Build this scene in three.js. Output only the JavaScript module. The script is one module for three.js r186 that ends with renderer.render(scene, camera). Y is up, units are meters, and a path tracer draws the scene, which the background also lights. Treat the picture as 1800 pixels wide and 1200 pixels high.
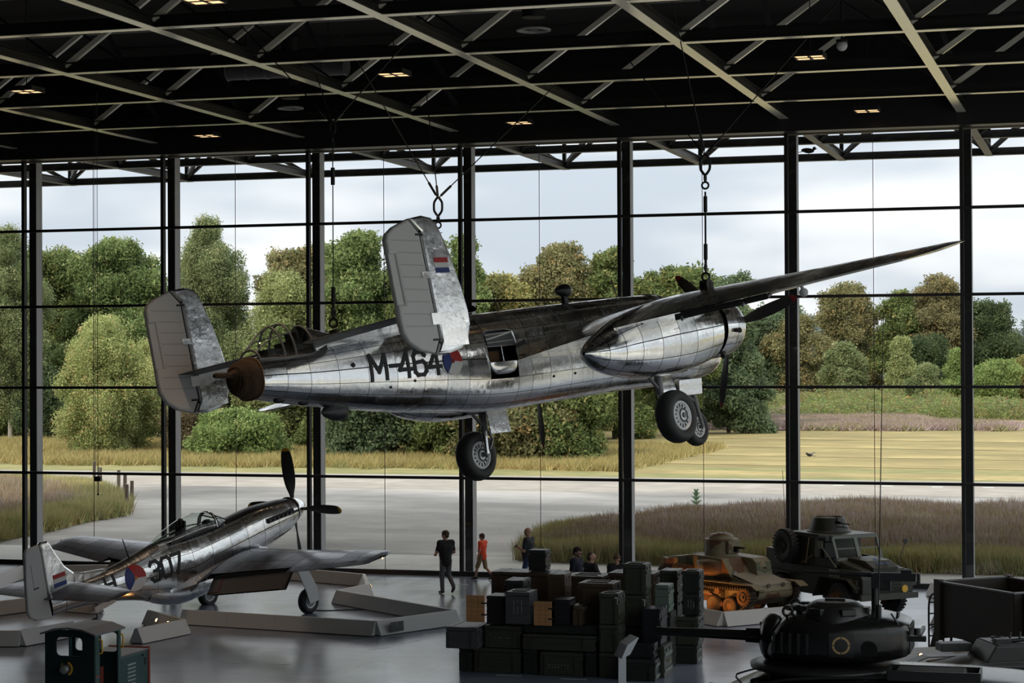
import * as THREE from 'three';
import { mergeGeometries } from 'three/addons/utils/BufferGeometryUtils.js';
import { RoundedBoxGeometry } from 'three/addons/geometries/RoundedBoxGeometry.js';
import { MarchingCubes } from 'three/addons/objects/MarchingCubes.js';
import { RectAreaLightUniformsLib } from 'three/addons/lights/RectAreaLightUniformsLib.js';
RectAreaLightUniformsLib.init();

// ---------------------------------------------------------------- camera, sky, exposure
const scene = new THREE.Scene();
const camera = new THREE.PerspectiveCamera(2 * Math.atan(600 / 3560) * 180 / Math.PI, 1.5, 0.5, 3000);
camera.rotation.order = 'YXZ';
camera.position.set(0, 6.6, 59.1);
camera.rotation.set(0.00927, 0.2906, -0.00478);
const renderer = new THREE.WebGLRenderer({ antialias: true });
renderer.toneMapping = THREE.LinearToneMapping;
renderer.toneMappingExposure = 1.0;
renderer.shadowMap.enabled = true;

function rng(seed) { let a = seed >>> 0; return () => { a = (a + 0x6D2B79F5) | 0; let t = Math.imul(a ^ (a >>> 15), 1 | a); t = (t + Math.imul(t ^ (t >>> 7), 61 | t)) ^ t; return ((t ^ (t >>> 14)) >>> 0) / 4294967296; }; }
function hash3(x, y, z) { let h = Math.imul(x | 0, 374761393) ^ Math.imul(y | 0, 668265263) ^ Math.imul(z | 0, 2147483647 - 1274126177); h = Math.imul(h ^ (h >>> 13), 1274126177); return ((h ^ (h >>> 16)) >>> 0) / 4294967296; }
const sm = (t) => t * t * (3 - 2 * t), mix = (a, b, t) => a + (b - a) * t, clamp = (v, a = 0, b = 1) => Math.min(b, Math.max(a, v));
const step01 = (a, b, v) => sm(clamp((v - a) / (b - a)));
function vnoise(x, y, z, px = 0, py = 0) { // value noise, tiles with periods px, py when given
  const X = Math.floor(x), Y = Math.floor(y), Z = Math.floor(z), fx = sm(x - X), fy = sm(y - Y), fz = sm(z - Z);
  const w = (i, p) => p ? ((i % p) + p) % p : i, h = (i, j, k) => hash3(w(X + i, px), w(Y + j, py), Z + k);
  const a = mix(mix(h(0, 0, 0), h(1, 0, 0), fx), mix(h(0, 1, 0), h(1, 1, 0), fx), fy), b = mix(mix(h(0, 0, 1), h(1, 0, 1), fx), mix(h(0, 1, 1), h(1, 1, 1), fx), fy);
  return mix(a, b, fz);
}
function fbm(x, y, z, o = 4, px = 0, py = 0) { let s = 0, a = 0.5, n = 0; for (let i = 0; i < o; i++) { s += a * vnoise(x, y, z + i * 7.3, px, py); n += a; a *= 0.5; x *= 2; y *= 2; px *= 2; py *= 2; } return s / n; }

{ // an overcast sky: bright veil, grey-blue cloud bellies, brighter towards the zenith as overcast skies are
  const W = 2048, H = 1024, d = new Float32Array(W * H * 4);
  for (let j = 0; j < H; j++) {
    const th = ((j + 0.5) / H - 0.5) * Math.PI, y = Math.sin(th), c = Math.cos(th);
    for (let i = 0; i < W; i++) {
      const ph = ((i + 0.5) / W - 0.5) * 2 * Math.PI, x = c * Math.cos(ph), z = c * Math.sin(ph), k = 1 / (Math.max(y, 0) + 0.16);
      let r = 0.8, g = 0.83, b = 0.87;
      if (y > -0.02) {
        const f = fbm(x * k * 2.3 + 11, z * k * 2.3 + 5, 1.5 + y * 5, 6), q = fbm(x * k * 0.8 + 31, z * k * 0.8, 9, 3);
        const t = step01(0.36, 0.64, f * 0.7 + q * 0.3), l = 1 + 1.5 * Math.max(y, 0);
        r = mix(0.62, 1.0, t) * l; g = mix(0.68, 1.01, t) * l; b = mix(0.77, 1.03, t) * l;
      }
      const o = (j * W + i) * 4; d[o] = r; d[o + 1] = g; d[o + 2] = b; d[o + 3] = 1;
    }
  }
  const t = new THREE.DataTexture(d, W, H, THREE.RGBAFormat, THREE.FloatType);
  t.mapping = THREE.EquirectangularReflectionMapping; t.magFilter = t.minFilter = THREE.LinearFilter; t.wrapS = THREE.RepeatWrapping; t.needsUpdate = true;
  scene.background = t; scene.backgroundIntensity = 1.05;
}
// thin cloud lets a broad, weak sun through from behind the building: the hall shades the near pavement
const sun = new THREE.DirectionalLight(0xffefd2, 2.2);
sun.position.set(-55, 98, 92); sun.target.position.set(-20, 0, -60); sun.castShadow = true; sun.shadow.radius = 12;
sun.shadow.mapSize.set(4096, 4096); Object.assign(sun.shadow.camera, { left: -150, right: 150, top: 150, bottom: -150, near: 1, far: 500 });
scene.add(sun, sun.target);

// ---------------------------------------------------------------- helpers
const V = (x, y, z) => new THREE.Vector3(x, y, z), PI = Math.PI, M4 = () => new THREE.Matrix4();
function clean(g) {
  let n = g.index ? g.toNonIndexed() : g;
  if (!n.attributes.normal) n.computeVertexNormals();
  if (!n.attributes.uv) n.setAttribute('uv', new THREE.BufferAttribute(new Float32Array(n.attributes.position.count * 2), 2));
  for (const k of Object.keys(n.attributes)) if (!['position', 'normal', 'uv'].includes(k)) n.deleteAttribute(k);
  n.morphAttributes = {}; n.groups = [];
  return n;
}
const merge = (gs) => gs.length === 1 ? clean(gs[0]) : mergeGeometries(gs.map(clean), false);
function xf(g, x = 0, y = 0, z = 0, rx = 0, ry = 0, rz = 0) { if (rx || ry || rz) g.applyMatrix4(M4().makeRotationFromEuler(new THREE.Euler(rx, ry, rz, 'YXZ'))); return g.translate(x, y, z); }
const bx = (w, h, d, x = 0, y = 0, z = 0, rx = 0, ry = 0, rz = 0) => xf(boxUV(new THREE.BoxGeometry(w, h, d), w, h, d), x, y, z, rx, ry, rz);
function boxUV(g, w, h, d) { const u = g.attributes.uv, s = [[d, h], [d, h], [w, d], [w, d], [w, h], [w, h]]; for (let f = 0; f < 6; f++) for (let i = 0; i < 4; i++) u.setXY(f * 4 + i, u.getX(f * 4 + i) * s[f][0], u.getY(f * 4 + i) * s[f][1]); return g; }
const rb = (w, h, d, r, x = 0, y = 0, z = 0, rx = 0, ry = 0, rz = 0) => xf(new RoundedBoxGeometry(w, h, d, 1, r), x, y, z, rx, ry, rz);
function between(g, a, b) { const d = b.clone().sub(a), l = d.length(); g.applyMatrix4(M4().makeRotationFromQuaternion(new THREE.Quaternion().setFromUnitVectors(V(0, 1, 0), d.normalize()))); return g.translate((a.x + b.x) / 2, (a.y + b.y) / 2, (a.z + b.z) / 2); }
const rod = (a, b, r, s = 8, r2 = r) => between(new THREE.CylinderGeometry(r2, r, a.distanceTo(b), s), a, b);
function bar(a, b, w, h, up = V(0, 1, 0)) { // rectangular bar from a to b, w across, h along up
  const d = b.clone().sub(a), l = d.length(); d.normalize(); const x = new THREE.Vector3().crossVectors(up, d).normalize(), y = new THREE.Vector3().crossVectors(d, x);
  return bx(w, h, l).applyMatrix4(M4().makeBasis(x, y, d)).translate((a.x + b.x) / 2, (a.y + b.y) / 2, (a.z + b.z) / 2);
}
const disc = (r, h, x, y, z, axis = 'y', s = 24, r2 = r) => { const g = new THREE.CylinderGeometry(r2, r, h, s); if (axis === 'x') g.rotateZ(-PI / 2); if (axis === 'z') g.rotateX(PI / 2); return g.translate(x, y, z); };
const ball = (r, x, y, z, sx = 1, sy = 1, sz = 1, s = 14) => new THREE.SphereGeometry(r, s, Math.ceil(s * 0.7)).scale(sx, sy, sz).translate(x, y, z);
const ring = (R, r, x, y, z, axis = 'z', s = 24, arc = PI * 2) => { const g = new THREE.TorusGeometry(R, r, 8, s, arc); if (axis === 'y') g.rotateX(PI / 2); if (axis === 'x') g.rotateY(PI / 2); return g.translate(x, y, z); };
const tube = (pts, r, s = 6, n = pts.length * 4, closed = false) => new THREE.TubeGeometry(new THREE.CatmullRomCurve3(pts, closed, 'catmullrom', 0.3), n, r, s, closed);
const lathe = (pts, s = 28, axis = 'y') => { const g = new THREE.LatheGeometry(pts.map(([a, b]) => new THREE.Vector2(a, b)), s); if (axis === 'x') g.rotateZ(-PI / 2); if (axis === 'z') g.rotateX(PI / 2); return g; };
function prism(pts, d, bevel = 0, holes = []) { // polygon in xy, extruded over z from -d/2 to d/2
  const s = new THREE.Shape(pts.map(([x, y]) => new THREE.Vector2(x, y))); for (const h of holes) s.holes.push(new THREE.Path(h.map(([x, y]) => new THREE.Vector2(x, y))));
  return new THREE.ExtrudeGeometry(s, { depth: d - 2 * bevel, bevelEnabled: bevel > 0, bevelThickness: bevel, bevelSize: bevel, bevelOffset: -bevel, bevelSegments: 2, curveSegments: 8 }).translate(0, 0, -d / 2 + bevel);
}
function flip(g) { // turns the triangles round (after a mirroring)
  const n = g.index ? g.toNonIndexed() : g;
  for (const a of Object.values(n.attributes)) { const k = a.itemSize; for (let i = 0; i < a.count; i += 3) for (let c = 0; c < k; c++) { const t = a.array[(i + 1) * k + c]; a.array[(i + 1) * k + c] = a.array[(i + 2) * k + c]; a.array[(i + 2) * k + c] = t; } }
  return n;
}
const swapXZ = (g) => { const m = M4().set(0, 0, 1, 0, 0, 1, 0, 0, 1, 0, 0, 0, 0, 0, 0, 1); g.applyMatrix4(m); return flip(g); };
const mirrorX = (g) => { const c = g.clone(); c.applyMatrix4(M4().makeScale(-1, 1, 1)); return flip(c); };
// a patch of the surface fn(s, t) with true normals and uv in metres
function patch(fn, s0, s1, ns, t0, t1, nt, out = 1) {
  const P = [], N = [], U = [], I = [], e = 1e-3; let us = 0; const w = nt + 1;
  for (let i = 0; i <= ns; i++) for (let j = 0; j <= nt; j++) {
    const s = mix(s0, s1, i / ns), t = mix(t0, t1, j / nt), p = fn(s, t), ds = fn(s + e, t).sub(fn(s - e, t)), dt = fn(s, t + e).sub(fn(s, t - e)), n = new THREE.Vector3().crossVectors(ds, dt);
    if (n.lengthSq() < 1e-16) n.set(0, 1, 0); n.normalize().multiplyScalar(out);
    P.push(p.x, p.y, p.z); N.push(n.x, n.y, n.z);
    const k = (i * w + j) * 3, L = (a) => Math.hypot(p.x - P[a], p.y - P[a + 1], p.z - P[a + 2]);
    U.push(i ? U[((i - 1) * w + j) * 2] + L(k - w * 3) : 0, j ? U[(i * w + j - 1) * 2 + 1] + L(k - 3) : 0);
  }
  for (let i = 0; i < ns; i++) for (let j = 0; j < nt; j++) { const a = i * w + j, b = a + w; if (out > 0) I.push(a, b, a + 1, b, b + 1, a + 1); else I.push(a, a + 1, b, b, a + 1, b + 1); }
  const g = new THREE.BufferGeometry(); g.setAttribute('position', new THREE.Float32BufferAttribute(P, 3)); g.setAttribute('normal', new THREE.Float32BufferAttribute(N, 3)); g.setAttribute('uv', new THREE.Float32BufferAttribute(U, 2)); g.setIndex(I);
  return g;
}
function interp(list, key, v) { // Catmull-Rom through list entries by key
  let i = 0; while (i < list.length - 2 && v > list[i + 1][key]) i++;
  const a = list[Math.max(i - 1, 0)], b = list[i], c = list[i + 1], d = list[Math.min(i + 2, list.length - 1)], t = clamp((v - b[key]) / (c[key] - b[key])), o = {};
  for (const k of Object.keys(b)) {
    const h = c[key] - b[key], m0 = (c[k] - a[k]) / Math.max(c[key] - a[key], 1e-6) * h, m1 = (d[k] - b[k]) / Math.max(d[key] - b[key], 1e-6) * h, t2 = t * t, t3 = t2 * t;
    o[k] = (2 * t3 - 3 * t2 + 1) * b[k] + (t3 - 2 * t2 + t) * m0 + (-2 * t3 + 3 * t2) * c[k] + (t3 - t2) * m1;
  }
  return o;
}
const spow = (v, p) => Math.sign(v) * Math.pow(Math.abs(v), p);
// a body with rounded sections along z: stations {a, w, t, b, n} and an optional x-centre c
const body = (st, off = 0) => (s, t) => { const q = interp(st, 'a', s), n = 2 / q.n, h = Math.max((q.t - q.b) / 2 - off, 0.001), w = Math.max(q.w - off, 0.001), th = t * PI * 2; return V((q.c || 0) + w * spow(Math.cos(th), n), (q.t + q.b) / 2 + h * spow(Math.sin(th), n), s); };
const sideX = (st, a, u, off = 0.006) => { const q = interp(st, 'a', a), m = (q.t + q.b) / 2, h = (q.t - q.b) / 2; return (q.c || 0) + q.w * Math.pow(Math.max(1 - Math.pow(Math.abs((u - m) / h), q.n), 0.0001), 1 / q.n) + off; };
const taken = {};
function numbered(n) { const k = taken[n] = (taken[n] ?? -1) + 1; return k ? n + '_' + String(k).padStart(3, '0') : n; }
function shadows(o) { o.castShadow = o.receiveShadow = true; return o; }
function obj(name, geos, mat, parent) { const m = shadows(new THREE.Mesh(Array.isArray(geos) ? merge(geos) : geos, mat)); m.name = parent === scene || !parent ? numbered(name) : name; (parent || scene).add(m); return m; }
function tag(o, label, category, group) { o.userData.label = label; o.userData.category = category; if (group) o.userData.group = group; return o; }
function thing(name, label, category, pos = [0, 0, 0], turn = 0, group) { const o = new THREE.Group(); o.name = numbered(name); o.position.set(...pos); o.rotation.y = turn; scene.add(o); return tag(o, label, category, group); }
function struct(name, geos, mat, parent) { const m = obj(name, geos, mat, parent); if (!parent) m.userData.kind = 'structure'; return m; }
function structGroup(name) { const o = new THREE.Group(); o.name = name; o.userData.kind = 'structure'; scene.add(o); return o; }
function copyOf(o, label, group) { const c = o.clone(); c.name = numbered(o.name.replace(/_\d{3}$/, '')); c.userData = { ...o.userData }; if (label) c.userData.label = label; if (group) c.userData.group = group; scene.add(c); return c; }

// ---------------------------------------------------------------- textures and materials
function tex(size, fn, srgb = false, rx = 1, ry = 1) { // fn(u, v) -> [r, g, b] 0..1
  const d = new Uint8Array(size * size * 4);
  for (let j = 0; j < size; j++) for (let i = 0; i < size; i++) { const c = fn(i / size, j / size), o = (j * size + i) * 4; d[o] = clamp(c[0]) * 255; d[o + 1] = clamp(c[1]) * 255; d[o + 2] = clamp(c[2]) * 255; d[o + 3] = 255; }
  const t = new THREE.DataTexture(d, size, size); t.wrapS = t.wrapT = THREE.RepeatWrapping; t.magFilter = t.minFilter = THREE.LinearFilter; t.repeat.set(rx, ry); if (srgb) t.colorSpace = THREE.SRGBColorSpace; t.needsUpdate = true;
  return t;
}
const lin = (r, g, b) => new THREE.Color().setRGB(r, g, b);
const std = (c, rough = 0.6, metal = 0, extra = {}) => new THREE.MeshStandardMaterial({ color: c, roughness: rough, metalness: metal, ...extra });
const skinBump = tex(256, (u, v) => { const a = fbm(u * 4, v * 4, 3, 2, 4, 4), b = fbm(u * 14, v * 14, 8, 3, 14, 14), c = vnoise(u * 40, v * 40, 2, 40, 40); const h = a * 0.62 + b * 0.33 + c * 0.05; return [h, h, h]; }, false, 0.7, 0.7);
const skinRough = tex(256, (u, v) => { const a = fbm(u * 5, v * 5, 13, 4, 5, 5), b = fbm(u * 30, v * 6, 4, 2, 30, 6), h = 0.55 + 0.5 * (a - 0.5) + 0.35 * (b - 0.5); return [h, h, h]; }, false, 0.6, 0.6);
const alu = [[0.86, 0.86, 0.85, 0.34], [0.80, 0.81, 0.82, 0.40], [0.88, 0.87, 0.85, 0.30], [0.74, 0.75, 0.76, 0.46]].map(([r, g, b, k]) => std(lin(r, g, b), k, 1, { bumpMap: skinBump, bumpScale: 0.011, roughnessMap: skinRough }));
const aluSmooth = std(lin(0.84, 0.84, 0.83), 0.22, 1, { bumpMap: skinBump, bumpScale: 0.004 });
const M = {
  seam: std(lin(0.03, 0.03, 0.032), 0.6, 0.5), dope: std(lin(0.62, 0.62, 0.61), 0.5), dopeDark: std(lin(0.45, 0.45, 0.44), 0.6), black: std(lin(0.012, 0.012, 0.013), 0.5), satin: std(lin(0.02, 0.02, 0.021), 0.3),
  tyre: std(lin(0.02, 0.02, 0.02), 0.62), rim: std(lin(0.72, 0.73, 0.74), 0.4, 0.2), steel: std(lin(0.3, 0.31, 0.32), 0.4, 0.8), oleo: std(lin(0.75, 0.76, 0.77), 0.15, 1), gearGrey: std(lin(0.18, 0.185, 0.19), 0.5, 0.3),
  blade: std(lin(0.022, 0.021, 0.02), 0.5), red: std(lin(0.42, 0.02, 0.02), 0.5), darkRed: std(lin(0.2, 0.012, 0.012), 0.5), blue: std(lin(0.02, 0.045, 0.2), 0.5), white: std(lin(0.68, 0.68, 0.66), 0.5), orange: std(lin(0.7, 0.2, 0.03), 0.5), yellow: std(lin(0.72, 0.42, 0.04), 0.5),
  ink: std(lin(0.018, 0.018, 0.02), 0.55), canvas: std(lin(0.10, 0.052, 0.02), 0.95), antiglare: std(lin(0.018, 0.019, 0.021), 0.42), cable: std(lin(0.02, 0.02, 0.021), 0.5, 0.4),
  glassClear: new THREE.MeshPhysicalMaterial({ color: lin(0.9, 0.95, 0.93), roughness: 0.02, transmission: 1, thickness: 0, ior: 1.5 }),
  pane: new THREE.MeshPhysicalMaterial({ color: lin(0.94, 0.965, 0.95), roughness: 0, transmission: 1, thickness: 0, ior: 1.5 }),
};
// ---------------------------------------------------------------- the hall
const MX = (k) => -34.36 + 5.02 * k;                       // lines of the columns
const ROWS = [0.12, 3.0, 5.78, 8.42, 10.9, 13.18], ZC = [20.8, 15.42, 10.05, 4.66, -6.4, -12.0], YB = 13.54;
const HALL = { x0: -49.5, x1: 4.2, z1: 68, top: 15.9 };
const paintDark = std(lin(0.012, 0.0125, 0.013), 0.42), paintFrame = std(lin(0.016, 0.016, 0.017), 0.45), paintCol = std(lin(0.36, 0.36, 0.37), 0.5), paintTruss = std(lin(0.014, 0.014, 0.0135), 0.45), paintLitSteel = new THREE.MeshPhysicalMaterial({ color: lin(0.88, 0.84, 0.73), roughness: 0.2, clearcoat: 0.8, clearcoatRoughness: 0.15 }), ceilingBlack = std(lin(0.006, 0.006, 0.006), 0.95), outTruss = std(lin(0.07, 0.072, 0.075), 0.45);  // light caught by the roof steel is painted in as the pale colour
{
  const cl = tex(512, (u, v) => { const a = fbm(u * 3, v * 3, 2, 5, 3, 3), b = fbm(u * 9, v * 40, 6, 3, 9, 40), h = 0.55 + (a - 0.5) * 0.16 + (b - 0.5) * 0.07; return [h * 0.91, h * 0.975, h * 1.10]; }, true, 0.09, 0.09);
  const rg = tex(512, (u, v) => { const h = 0.8 + (fbm(u * 4, v * 4, 12, 5, 4, 4) - 0.5) * 0.7 + (fbm(u * 24, v * 6, 3, 2, 24, 6) - 0.5) * 0.25; return [h, h, h]; }, false, 0.11, 0.11);
  const bp = tex(256, (u, v) => { const h = fbm(u * 6, v * 6, 5, 3, 6, 6); return [h, h, h]; }, false, 0.16, 0.16);
  const fm = std(0xffffff, 0.27, 0, { map: cl, roughnessMap: rg, bumpMap: bp, bumpScale: 0.002 });
  struct('floor', bx(HALL.x1 - HALL.x0, 0.3, HALL.z1 + 0.2, (HALL.x0 + HALL.x1) / 2, -0.15, HALL.z1 / 2 - 0.1), fm);
  struct('ceiling', bx(HALL.x1 - HALL.x0 + 0.6, 0.3, HALL.z1 + 0.6, (HALL.x0 + HALL.x1) / 2, HALL.top + 0.15, HALL.z1 / 2), ceilingBlack);
  struct('wall_back', bx(HALL.x1 - HALL.x0 + 0.6, HALL.top, 0.3, (HALL.x0 + HALL.x1) / 2, HALL.top / 2, HALL.z1 + 0.15), std(lin(0.02, 0.02, 0.021), 0.8));
  struct('wall_left', bx(0.3, HALL.top, HALL.z1, HALL.x0 - 0.15, HALL.top / 2, HALL.z1 / 2), std(lin(0.03, 0.03, 0.031), 0.8));
  struct('trim_1', bx(HALL.x1 - HALL.x0, HALL.top - 13.18, 0.78, (HALL.x0 + HALL.x1) / 2, (HALL.top + 13.18) / 2, 0.39), paintDark);
}
{ // the glazed front: posts, rails and panes, with the steel columns standing outside
  const front = structGroup('wall_front');
  for (let k = -3; k <= 10; k++) {
    if (MX(k) > HALL.x1 - 0.4) continue;
    obj('mullion', bx(0.105, 13.2, 0.17, MX(k), 6.6, 0.03), paintFrame, front);
    const x = MX(k) + 0.12;
    obj('shaded_column_face', [bx(0.25, 13.3, 0.03, x, 6.65, -0.32)], paintFrame, front); obj('column', [bx(0.05, 13.3, 0.34, x, 6.65, -0.5), bx(0.26, 13.3, 0.03, x, 6.65, -0.68), bx(0.018, 13.3, 0.34, x + 0.118, 6.65, -0.5), bx(0.018, 13.3, 0.34, x - 0.118, 6.65, -0.5)], paintCol, front);  // shade on the inward face painted as black, on the same grey column
  }
  for (const y of ROWS.slice(1, 5)) obj('transom', bx(HALL.x1 - HALL.x0, 0.085, 0.15, (HALL.x0 + HALL.x1) / 2, y, 0.03), paintFrame, front);
  obj('sill_rail', bx(HALL.x1 - HALL.x0, 0.15, 0.18, (HALL.x0 + HALL.x1) / 2, 0.075, 0.03), paintFrame, front);
  obj('head_rail', bx(HALL.x1 - HALL.x0, 0.06, 0.14, (HALL.x0 + HALL.x1) / 2, 13.17, -0.02), std(lin(0.2, 0.17, 0.12), 0.4), front);
  let n = 0;
  for (let k = -3; k <= 9; k++) {
    const w = structGroup('window_' + (++n));
    for (let r = 0; r < 5; r++) for (let h = 0; h < 2; h++) {
      const x0 = MX(k) + 0.05 + h * 2.5, y0 = ROWS[r] + 0.02, y1 = ROWS[r + 1] - 0.02, g = new THREE.PlaneGeometry(2.43, y1 - y0).translate(x0 + 1.23, (y0 + y1) / 2, 0);
      obj('glass_pane', g, M.pane, w);
    }
    for (let r = 0; r < 5; r++) obj('joint_seal', bx(0.018, ROWS[r + 1] - ROWS[r] - 0.06, 0.014, MX(k) + 2.51, (ROWS[r] + ROWS[r + 1]) / 2, 0), paintFrame, w);
  }
  // the side wall on the right is glazed the same way
  const side = structGroup('wall_right');
  for (let k = 0; k <= 13; k++) obj('mullion', bx(0.2, 13.3, 0.3, HALL.x1 + 0.1, 6.65, 0.6 + k * 5.1), paintFrame, side);
  for (const y of ROWS.slice(1)) obj('transom', bx(0.15, 0.1, HALL.z1, HALL.x1 + 0.06, y, HALL.z1 / 2), paintFrame, side);
  obj('fascia', bx(0.3, HALL.top - 13.18, HALL.z1, HALL.x1 + 0.15, (HALL.top + 13.18) / 2, HALL.z1 / 2), paintDark, side);
  const ws = structGroup('window_' + (++n));
  for (let k = 0; k < 13; k++) for (let r = 0; r < 5; r++) obj('glass_pane', new THREE.PlaneGeometry(5, ROWS[r + 1] - ROWS[r] - 0.08).rotateY(PI / 2).translate(HALL.x1 + 0.08, (ROWS[r] + ROWS[r + 1]) / 2, 3.15 + k * 5.1), M.pane, ws);
}
{ // roof steel: rolled chords in both directions on a five-metre grid, diagonals between them
  const hb = (len, dir) => { const p = [[-0.13, 0], [0.13, 0], [0.13, 0.02], [0.012, 0.03], [0.012, 0.22], [0.13, 0.23], [0.13, 0.25], [-0.13, 0.25], [-0.13, 0.23], [-0.012, 0.22], [-0.012, 0.03], [-0.13, 0.02]], g = prism(p, len); return dir === 'x' ? g.rotateY(PI / 2) : g; };
  const ceilSteel = structGroup('ceiling_steel');
  for (let k = -3; k <= 9; k++) { const c = obj('main_chord', hb(49.2, 'z').translate(MX(k) + 0.06, YB + 0.012, 0.78 + 24.6), paintTruss, ceilSteel); obj('lit_underside', bx(0.26, 0.012, 49.2, MX(k) + 0.06, YB + 0.006, 0.78 + 24.6), paintLitSteel, c); }  // thin pale strip below: the lit underside put into colour, web left dark
  for (let j = 0; j < 9; j++) { const c = obj('cross_chord', hb(64, 'x').translate(-17, YB + 0.022, 4.66 + 5.38 * j), paintTruss, ceilSteel); obj('lit_underside', bx(64, 0.012, 0.26, -17, YB + 0.016, 4.66 + 5.38 * j), paintLitSteel, c); }
  for (let j = 0; j < 5; j++) for (let k = -2; k <= 8; k++) { // web members rising from each node
    const n = V(MX(k) + 0.06, YB + 0.2, 4.66 + 5.38 * j), m = V(n.x + 2.51, YB + 1.95, n.z);
    obj('web_diagonal', bar(n, m, 0.12, 0.12), paintLitSteel, ceilSteel); obj('web_diagonal', bar(V(n.x + 5.02, n.y, n.z), m, 0.05, 0.05), paintTruss, ceilSteel);  // reflected light painted on the rising diagonals, their partners left dark
  }
  for (let j = 0; j < 5; j++) obj('top_chord', bx(64, 0.2, 0.2, -17, YB + 2.0, 4.66 + 5.38 * j), paintDark, ceilSteel);
  // flat hangers seen between the chords
  const grey = std(lin(0.05, 0.05, 0.055), 0.6);
  for (const [a, b] of [[[-25.85,15.3,10.23],[-25.41,14.61,10.23]],[[-28.46,15.3,4.08],[-28.08,14.87,4.08]],[[-28.04,14.4,3.72],[-27.66,13.9,3.72]],[[-18.8,15.3,3.99],[-18.37,14.63,3.99]],[[-18.48,14.4,3.88],[-18.08,13.84,3.88]],[[-18.94,15.3,13.92],[-18.72,15.04,13.92]],[[-19.94,15.3,10.78],[-19.5,14.52,10.78]],[[-25.05,15.0,4.91],[-24.69,14.52,4.91]],[[-25.22,14.4,3.75],[-25.0,13.97,3.75]],[[-8.14,15.3,10.37],[-8.01,14.57,10.37]],[[-9.56,15.3,10.84],[-9.28,14.49,10.84]],[[-4.43,15.3,3.93],[-4.18,14.59,3.93]]])
    obj('hanger_strap', bar(V(...a).lerp(V(...b), -0.5), V(...b), 0.03, 0.14, V(1, 0.2, 0)), grey, ceilSteel);
  // the same frame carries on outside as the canopy
  const can = structGroup('canopy_steel');
  for (let k = -3; k <= 9; k++) obj('main_chord', hb(12, 'z').translate(MX(k) + 0.06, YB, -6.3), outTruss, can);
  for (const z of [-6.4, -12.0]) obj('cross_chord', hb(66, 'x').translate(-17, YB - 0.005, z), outTruss, can);
  for (let k = -3; k <= 9; k++) for (const z of [-12.0, -6.4]) {
    const n = V(MX(k) + 0.06, YB + 0.12, z), m = V(n.x + 2.51, YB + 1.9, z + 2.7), l = V(n.x - 2.51, YB + 1.9, z + 2.7);
    obj('web_diagonal', bar(n, m, 0.13, 0.13), outTruss, can); obj('web_diagonal', bar(n, l, 0.13, 0.13), outTruss, can); obj('web_diagonal', bar(n, V(n.x + 2.2, YB + 1.9, z), 0.11, 0.11), outTruss, can); obj('web_post', bx(0.13, 1.9, 0.13, n.x, YB + 1.05, z), outTruss, can);
  }
  obj('canopy_deck', bx(70, 0.2, 14, -17, YB + 2.1, -6.5), std(lin(0.05, 0.05, 0.052), 0.7), can);
}
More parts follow.
